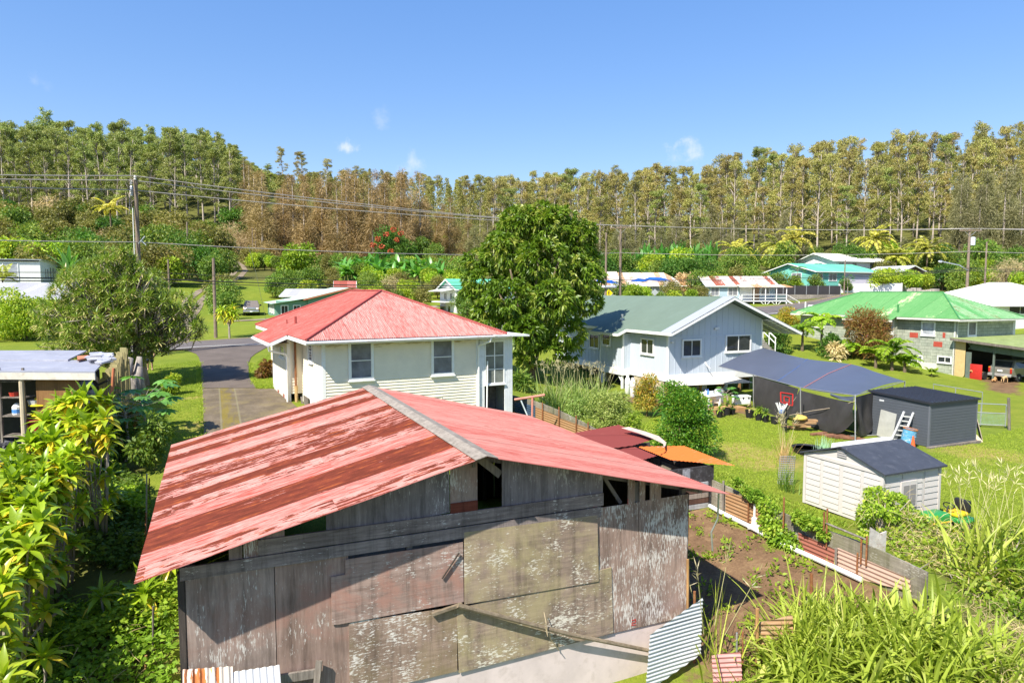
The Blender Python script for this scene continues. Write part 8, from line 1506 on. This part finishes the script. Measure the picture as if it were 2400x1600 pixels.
# ---- cane grass
def cane(name,label,roots,n,L,W,arch,mat,seed,plume=0,spread=.35,kind=None,cat_='grass clump',tmin=0.,lean=.34):
    rs=rs_(seed); R0=np.array([(p.x,p.y,p.z) for p in roots]); k=rs.randint(0,len(R0),n); P=R0[k]+np.stack([rs.normal(size=n)*spread,rs.normal(size=n)*spread,np.zeros(n)],-1); P[:,2]=gzs(P[:,0],P[:,1])-.05; D=rs.normal(size=(n,3))*lean; D[:,2]=1.
    v,f,t=strap(P,D,L*(.6+.7*rs.rand(n)),W*(.7+.6*rs.rand(n)),arch*(.5+rs.rand(n)),6,[.5,1.,1.,.8,.5,0.],rs,.2,np.clip(tmin+rs.rand(n)*.75+(rs.rand(n)<.05)*.5,0,1))
    if kind: o=npmesh(name,v,f,mat,None,t,True); tag(o,kind=kind); return o
    c=R0.mean(0); g_=G(c[0],c[1]); o=thing(name,label,cat_,g_); v=v-np.array(g_); npmesh('blades',v,f,mat,o,t,True)
    if plume:
        kk=rs.randint(0,n,plume); P2=P[kk]; mb=MB(); pv=[];pd=[]
        for p in P2: d=Vector((rs.normal()*.22,rs.normal()*.22,1)).normalized(); q=Vector(p)-g_; e=q+d*L*1.25; mb.tube([q+d*L*.5,e],[.008,.006],4); m=14; tt=rs.rand(m)[:,None]; pv.append(np.array(e)+np.array(d)*tt*.45); pd.append(rs.normal(size=(m,3))*.6+np.array(d))
        mb.build('stem_sprays',plain('stalk',(.45,.42,.2),.8),o); v,f=leaves(np.concatenate(pv),np.concatenate(pd),.22,.02,0,rs); npmesh('seed_sprays',v,f,L_GRE,o,rs.rand(len(f)))
    return o
cane('cane_clump','tall plumed cane grass clump behind the board fence by the blue house',[on_ground(px,py) for px,py in ((1315,975),(1345,970),(1370,975),(1290,960),(1400,965))],750,1.9,.05,1.1,leafmat('leaf_cane_pale',(.10,.16,.03),(.22,.29,.08),(.45,.45,.2),.35),71,46,.3)
rt=[]
for px,py in ((1870,1598),(1880,1580),(1890,1590),(1890,1570),(1890,1550),(1860,1530),(1900,1520),(1920,1530),(1880,1590),(1960,1580),(1960,1510),(1990,1540),(2030,1510),(2060,1540),(2040,1590),(2100,1520),(2120,1540),(2130,1590),(2170,1500),(2200,1560),(2240,1540),(2200,1590),(2260,1590),(2310,1580),(2370,1600),(1900,1500),(1900,1490),(1960,1480),(2040,1480),(2100,1490)): rt.append(on_ground(px,py))
rt=[p for p in rt if True]
cane('tall_grass',None,rt,2500,.92,.074,1.4,L_GRS,72,kind='stuff',spread=.34)
cane('tall_grass',None,[on_ground(px,py) for px,py in ((1880,1500),(1930,1480),(2000,1480),(1850,1540),(1870,1560),(1700,1600))],110,1.5,.03,.7,L_GRS,73,kind='stuff',spread=.3)
cane('cane_clump','tall leaning yellow-green cane clump at the right edge above the vine mound',[on_ground(px,py) for px,py in ((2330,1370),(2370,1350),(2400,1360),(2290,1360),(2390,1330))],260,1.9,.065,1.1,L_GRS,74,6,.35,lean=.5)
cane('cane_clump','thin dry seed stalks leaning over the green mower',[on_ground(px,py) for px,py in ((2280,1300),(2330,1290),(2370,1280))],60,1.5,.03,.8,L_GRS,75,14,.4); cane('reed_clump','small reedy tuft beside the mesh panel at the pale shed',[on_ground(1842,1150)],90,1.0,.02,.7,L_BUSH,76,0,.16,lean=.25); cane('reed_clump','tall thin dry grass tuft behind the grey mesh panel',[on_ground(1838,1085)],70,1.35,.018,.5,L_PINK,77,8,.1,lean=.2); cane('onion_clump','blue-green onion tuft growing behind the pale shed',[on_ground(1930,1065)],110,.75,.02,.15,leafmat('leaf_onion',(.16,.27,.18),(.26,.38,.27),None,.3),78,0,.2,lean=.1)
cane('reed_clump','thin spindly grass by the rusty stake at the barn corner',[on_ground(1655,1550)],16,1.7,.015,.4,L_GRS,79,5,.06,lean=.18)
# ---- pots in a row along the shelter
def pot(px,py,s,lb,seed,mat=L_BUSH,n=14,L=.35): 
    p=on_ground(px,py); o=thing('potted_plant',lb,'plant pot',p,0,'black plant pots along the shelter'); o.scale=(s,)*3; mb=MB(); mb.lathe([(.15,0),(.2,.34),(.21,.34),(.21,.37),(.18,.37),(.17,.3)],(0,0,0),14); mb.build('pot',M_BLACK,o)
    if n: v,f,t=many([(0,0,.42,1.),(.05,.03,.6,.7)],rs_(seed),n,L,.09,1.1,(0.,1.3),3,[.4,1.,.7,0.]); npmesh('foliage',v,f,mat,o,t*.7,True)
for i,(x,y,s,m,n,lb) in enumerate(((20,580,1.,L_FERN,12,'leftmost black pot with a fern, at the deck edge'),(75,565,1.15,L_BUSH,10,'black pot under the little papaya by the deck'),(118,560,.9,L_DRK,16,'black pot with dark leaves at the deck corner'),(250,585,1.2,L_DRY,6,'black pot with a bare twig by the shelter pole'),(322,606,1.1,L_YEL,22,'black pot with bright green leaves under the mesh curtain'),(372,616,1.,L_BUSH,14,'black pot beside the bright green one under the mesh curtain'),(440,632,1.05,L_BUSH,0,'empty black pot at the foot of the mesh curtain'),(512,636,1.0,L_BUSH,0,'black pot beside the basketball pole'))): pot(*c9(x,y),s,lb,830+i,m,n)
mb=MB(); p=on_ground(1870,1008); 
for k in range(6): mb.obox(Matrix.Translation(p+Vector((rng.uniform(-.5,.5),rng.uniform(-.2,.2),.08+.09*k)))@Matrix.Rotation(rng.uniform(-.4,.4),4,'Z'),rng.uniform(.6,1.),rng.uniform(.25,.4),.09)
tag(mb.build('lumber_pile',wood('lumber_tan',(.28,.15,.07),(.48,.32,.17),axis='X')),'small pile of tan boards by the basketball pole','lumber'); o=tag(MB().lathe([(.42,0),(.46,.06),(.4,.14),(.2,.2),(.05,.21)],p+Vector((.0,.0,.6)),16).build('sack',plain('sack_yellow',(.62,.44,.10),.8,var=.2),smooth=True),'yellow sack on top of the tan lumber pile','sack')
mb=MB(); 
for k in range(7): a=on_ground(1925+k*14,1022+k*2); mb.obox(Matrix.Translation(a+Vector((0,.3,.08)))@Matrix.Rotation(rng.uniform(-.5,.5),4,'Z'),rng.uniform(.5,1.1),.2,.08)
tag(mb.build('plank_litter',wood('litter_red',(.16,.07,.04),(.34,.17,.10),axis='X')),'reddish planks scattered under the sagging mesh curtain','planks')
# ---- tree ferns by the green house, big leaves behind the round shrub, bananas, palms
def fronds(c,n,L,W,arch,rs,lift,lf=26): 
    """feathered fronds: leaflets along arching ribs"""
    P=[];D=[];LL=[];rib=[]
    for k in range(n):
        a=k*2.4+rs.rand(); e=rs.uniform(*lift); d=np.array([math.cos(a)*math.cos(e),math.sin(a)*math.cos(e),math.sin(e)]); p=np.array(c,float); L1=L*rs.uniform(.75,1.1); pts=[p.copy()]
        for j in range(lf):
            t=j/lf; d=d-np.array([0,0,arch/lf*(.6+t)]); d/=np.linalg.norm(d); p=p+d*L1/lf; s=np.cross(d,[0,0,1.]); s/=max(np.linalg.norm(s),1e-6)
            if j%6==5: pts.append(p.copy())
            w=W*math.sin(math.pi*min(1,.12+.88*t)**.8)
            for sg in (-1,1): P.append(p); D.append(s*sg+d*.45-np.array([0,0,.25])); LL.append(max(w,.05))
        rib.append(pts)
    return np.array(P),np.array(D),np.array(LL),rib
def fronded(name,label,cat_,loc,h,n,L,W,arch,lift,mat,seed,tr=.12,lw=.11,group=None,lf=26,lean=0.):
    rs=rs_(seed); o=thing(name,label,cat_,loc,0,group); mb=MB(); mb.tube([(0,0,-.3),(lean*.4,0,h*.5),(lean,0,h)],[tr*1.3,tr,tr*.85],8); P,D,LL,rib=fronds((lean,0,h),n,L,W,arch,rs,lift,lf)
    for r in rib: mb.tube([Vector(p) for p in r],.012*L/2,4)
    mb.build('trunk',B_BRN,o); m=len(P); v,f=leaves(P,D,LL,LL*0+lw*W/.5,.05,rs,.15); npmesh('fronds',v,f,mat,o,np.clip(np.repeat(rs.rand(n),m//n)*.5+rs.rand(m)*.3,0,1)); return o
for i,(px,py,h,L,lb) in enumerate(((1880,822,2.2,2.4,'tree fern nearest the blue house roof'),(1925,815,2.8,2.3,'taller tree fern left of the red-leaved bush'),(2090,868,2.0,2.5,'tree fern spreading before the green house wall'),(2052,862,1.3,1.9,'low tree fern at the foot of the red-leaved bush'),(1985,838,1.0,1.7,'small tree fern under the red-leaved bush'),(2120,872,1.0,1.6,'small tree fern nearest the white window of the green house'))): fronded('tree_fern',lb,'tree fern',on_ground(px,py),h,13,L,.55,1.5,(.15,.95),L_FERN,850+i,.12,.14,'tree ferns beside the green house')
fronded('fern','little fern growing against the pale wall skirt of the green house','fern',on_ground(2183,882),.3,9,.8,.3,1.,(.4,1.2),L_FERN,860,.04,.1)
lowp=on_ground(2095,842); o=thing('dracaena_plant','spiky dracaena on a pale stem against the green house','plant',lowp+Vector((.3,.4,0))); mb=MB(); mb.tube([(0,0,-.2),(0,0,3.4)],.05,6); mb.build('stem',M_PVC,o); v,f,t=many([(0,0,3.5,1.),(0,0,3.2,.9)],rs_(861),18,.9,.1,1.2,(-.3,1.4)); npmesh('leaf_crown',v,f,L_YEL,o,t)
def banana(name,label,loc,h,n,L,W,seed,group=None,mat=None,arch=1.2,lift=(.5,1.3)):
    rs=rs_(seed); o=thing(name,label,'plant',loc,0,group); mb=MB(); H=[]
    for k in range(3): x,y=rs.normal()*.35*(k>0),rs.normal()*.35*(k>0); hh=h*(1-.18*k); mb.tube([(x,y,-.3),(x,y,hh*.5)],[.13,.09],7); H.append((x,y,hh*.45,1-.15*k))
    mb.build('stem',plain('banana_stem',(.20,.24,.08),.7,var=.3),o); v,f,t=many(H,rs,n,L,W,arch,lift,5,[.3,.85,1.,.95,.7,.1],.1,.2); npmesh('leaf_crown',v,f,mat or L_BAN,o,t*.8,True); return o
banana('taro_clump','big drooping broad-leaved plant behind the round shrub',on_ground(1612,985),1.9,11,1.35,.55,870,arch=2.0); banana('taro_clump','broad-leaved plant left of the big drooping one by the gas bottles',on_ground(1562,990),1.5,9,1.0,.42,871,mat=L_DRK,arch=2.0)
BA=banana('banana_plant','banana plant in the long row beneath the brown ironwoods',(0,0,0),5.2,9,2.7,.75,872,'banana row under the ironwoods')
for i in range(34): x,y=atpx(805+i*7.6+rng.uniform(-6,6),rng.uniform(122,136)); place(BA,x,y,rng.uniform(.75,1.1))
BB=banana('heliconia','tall upright banana-like plant behind the long rusty-roofed house',(0,0,0),6.5,8,3.0,.55,873,'upright banana plants on the right',arch=.5,lift=(1.0,1.45))
for i in range(22): x,y=atpx(1478+i*9+rng.uniform(-6,6),rng.uniform(146,156)); place(BB,x,y,rng.uniform(.8,1.15))
x,y=atpx(168,92); place(BB,x,y,1.1,label='big upright banana leaves beside the white block house')
for i,(px,py,Y,lb) in enumerate(((1728,588,150,'leftmost coconut palm on the right slope'),(1826,574,150,'coconut palm left of the white two-storey house, front of two'),(1868,560,156,'coconut palm behind the front one left of the white house'),(2042,560,152,'leaning coconut palm right above the white two-storey house'),(2175,585,146,'coconut palm standing clear right of the white house'),(2098,604,146,'lower coconut palm right of the white two-storey house'),(2145,640,140,'small young palm below the clear-standing palm'))):
    t=atY(px,py,Y); g_=G(t.x,t.y); fronded('coconut_palm',lb,'palm',g_,t.z-g_.z,20,6.0 if i<5 else 4.0,1.0,1.7,(-.2,1.25),L_PALM,880+i,.17,.16,'coconut palms',22,rng.uniform(-.8,.8))
x,y=atpx(255,140); t=atY(258,488,150); fronded('coconut_palm','lone palm head rising out of the left scrub','palm',G(t.x,t.y),t.z-gz(t.x,t.y),16,4.5,.9,1.4,(0,1.2),L_PALM,890,.17,.16); t=atY(5,640,88); fronded('young_palm','yellowing young palm at the left edge by the white block house','palm',G(t.x,t.y),max(t.z-gz(t.x,t.y)-.5,1.),12,2.4,.6,1.3,(.1,1.2),L_PALM,891,.1,.12)
# small dracaena tree on the far lawn
p=on_ground(538,792); o=thing('dracaena_tree','small yellow-tinged tree alone on the lawn near the short pole','tree',p); mb=MB(); hh=[]; r=random.Random(9); mb.tube([(0,0,-.2),(0,0,1.2)],[.1,.08],7)
for k in range(14): a=k*2.4; e=Vector((math.cos(a)*.7*r.uniform(.3,1.2),math.sin(a)*.7*r.uniform(.3,1.2),1.6+1.3*r.random())); mb.tube([(0,0,1.1),e*.6+Vector((0,0,.4)),e],[.05,.04,.03],5); hh.append((e.x,e.y,e.z,1.))
mb.build('trunk',B_GRY,o); v,f,t=many(hh,rs_(892),16,.75,.15,1.4,(-.3,1.3),4,None,.4); npmesh('crown',v,f,L_TI,o,t*.9)
# flowering dark tulip tree in front of the brown grove
o=bushy(895,L_DRK,'tulip_tree','dark green tree with orange blossom before the brown grove','tree',None,8.,9.5,3600,.5,.22,nb=16); x,y=atpx(918,152); o.location=G(x,y); rs=rs_(896); bl=[((px-918)/F*152,-3.5,(585-py)/F*152+6.,.5,.5,.35) for px,py in ((897,583),(915,572),(932,562),(948,570),(905,600),(940,585),(925,610),(885,596))]
crown('blossom',bl,520,.4,.26,plain('blossom_orange',(.45,.09,.03),.6,var=.2),o,.8,0,.6,rs,.3)
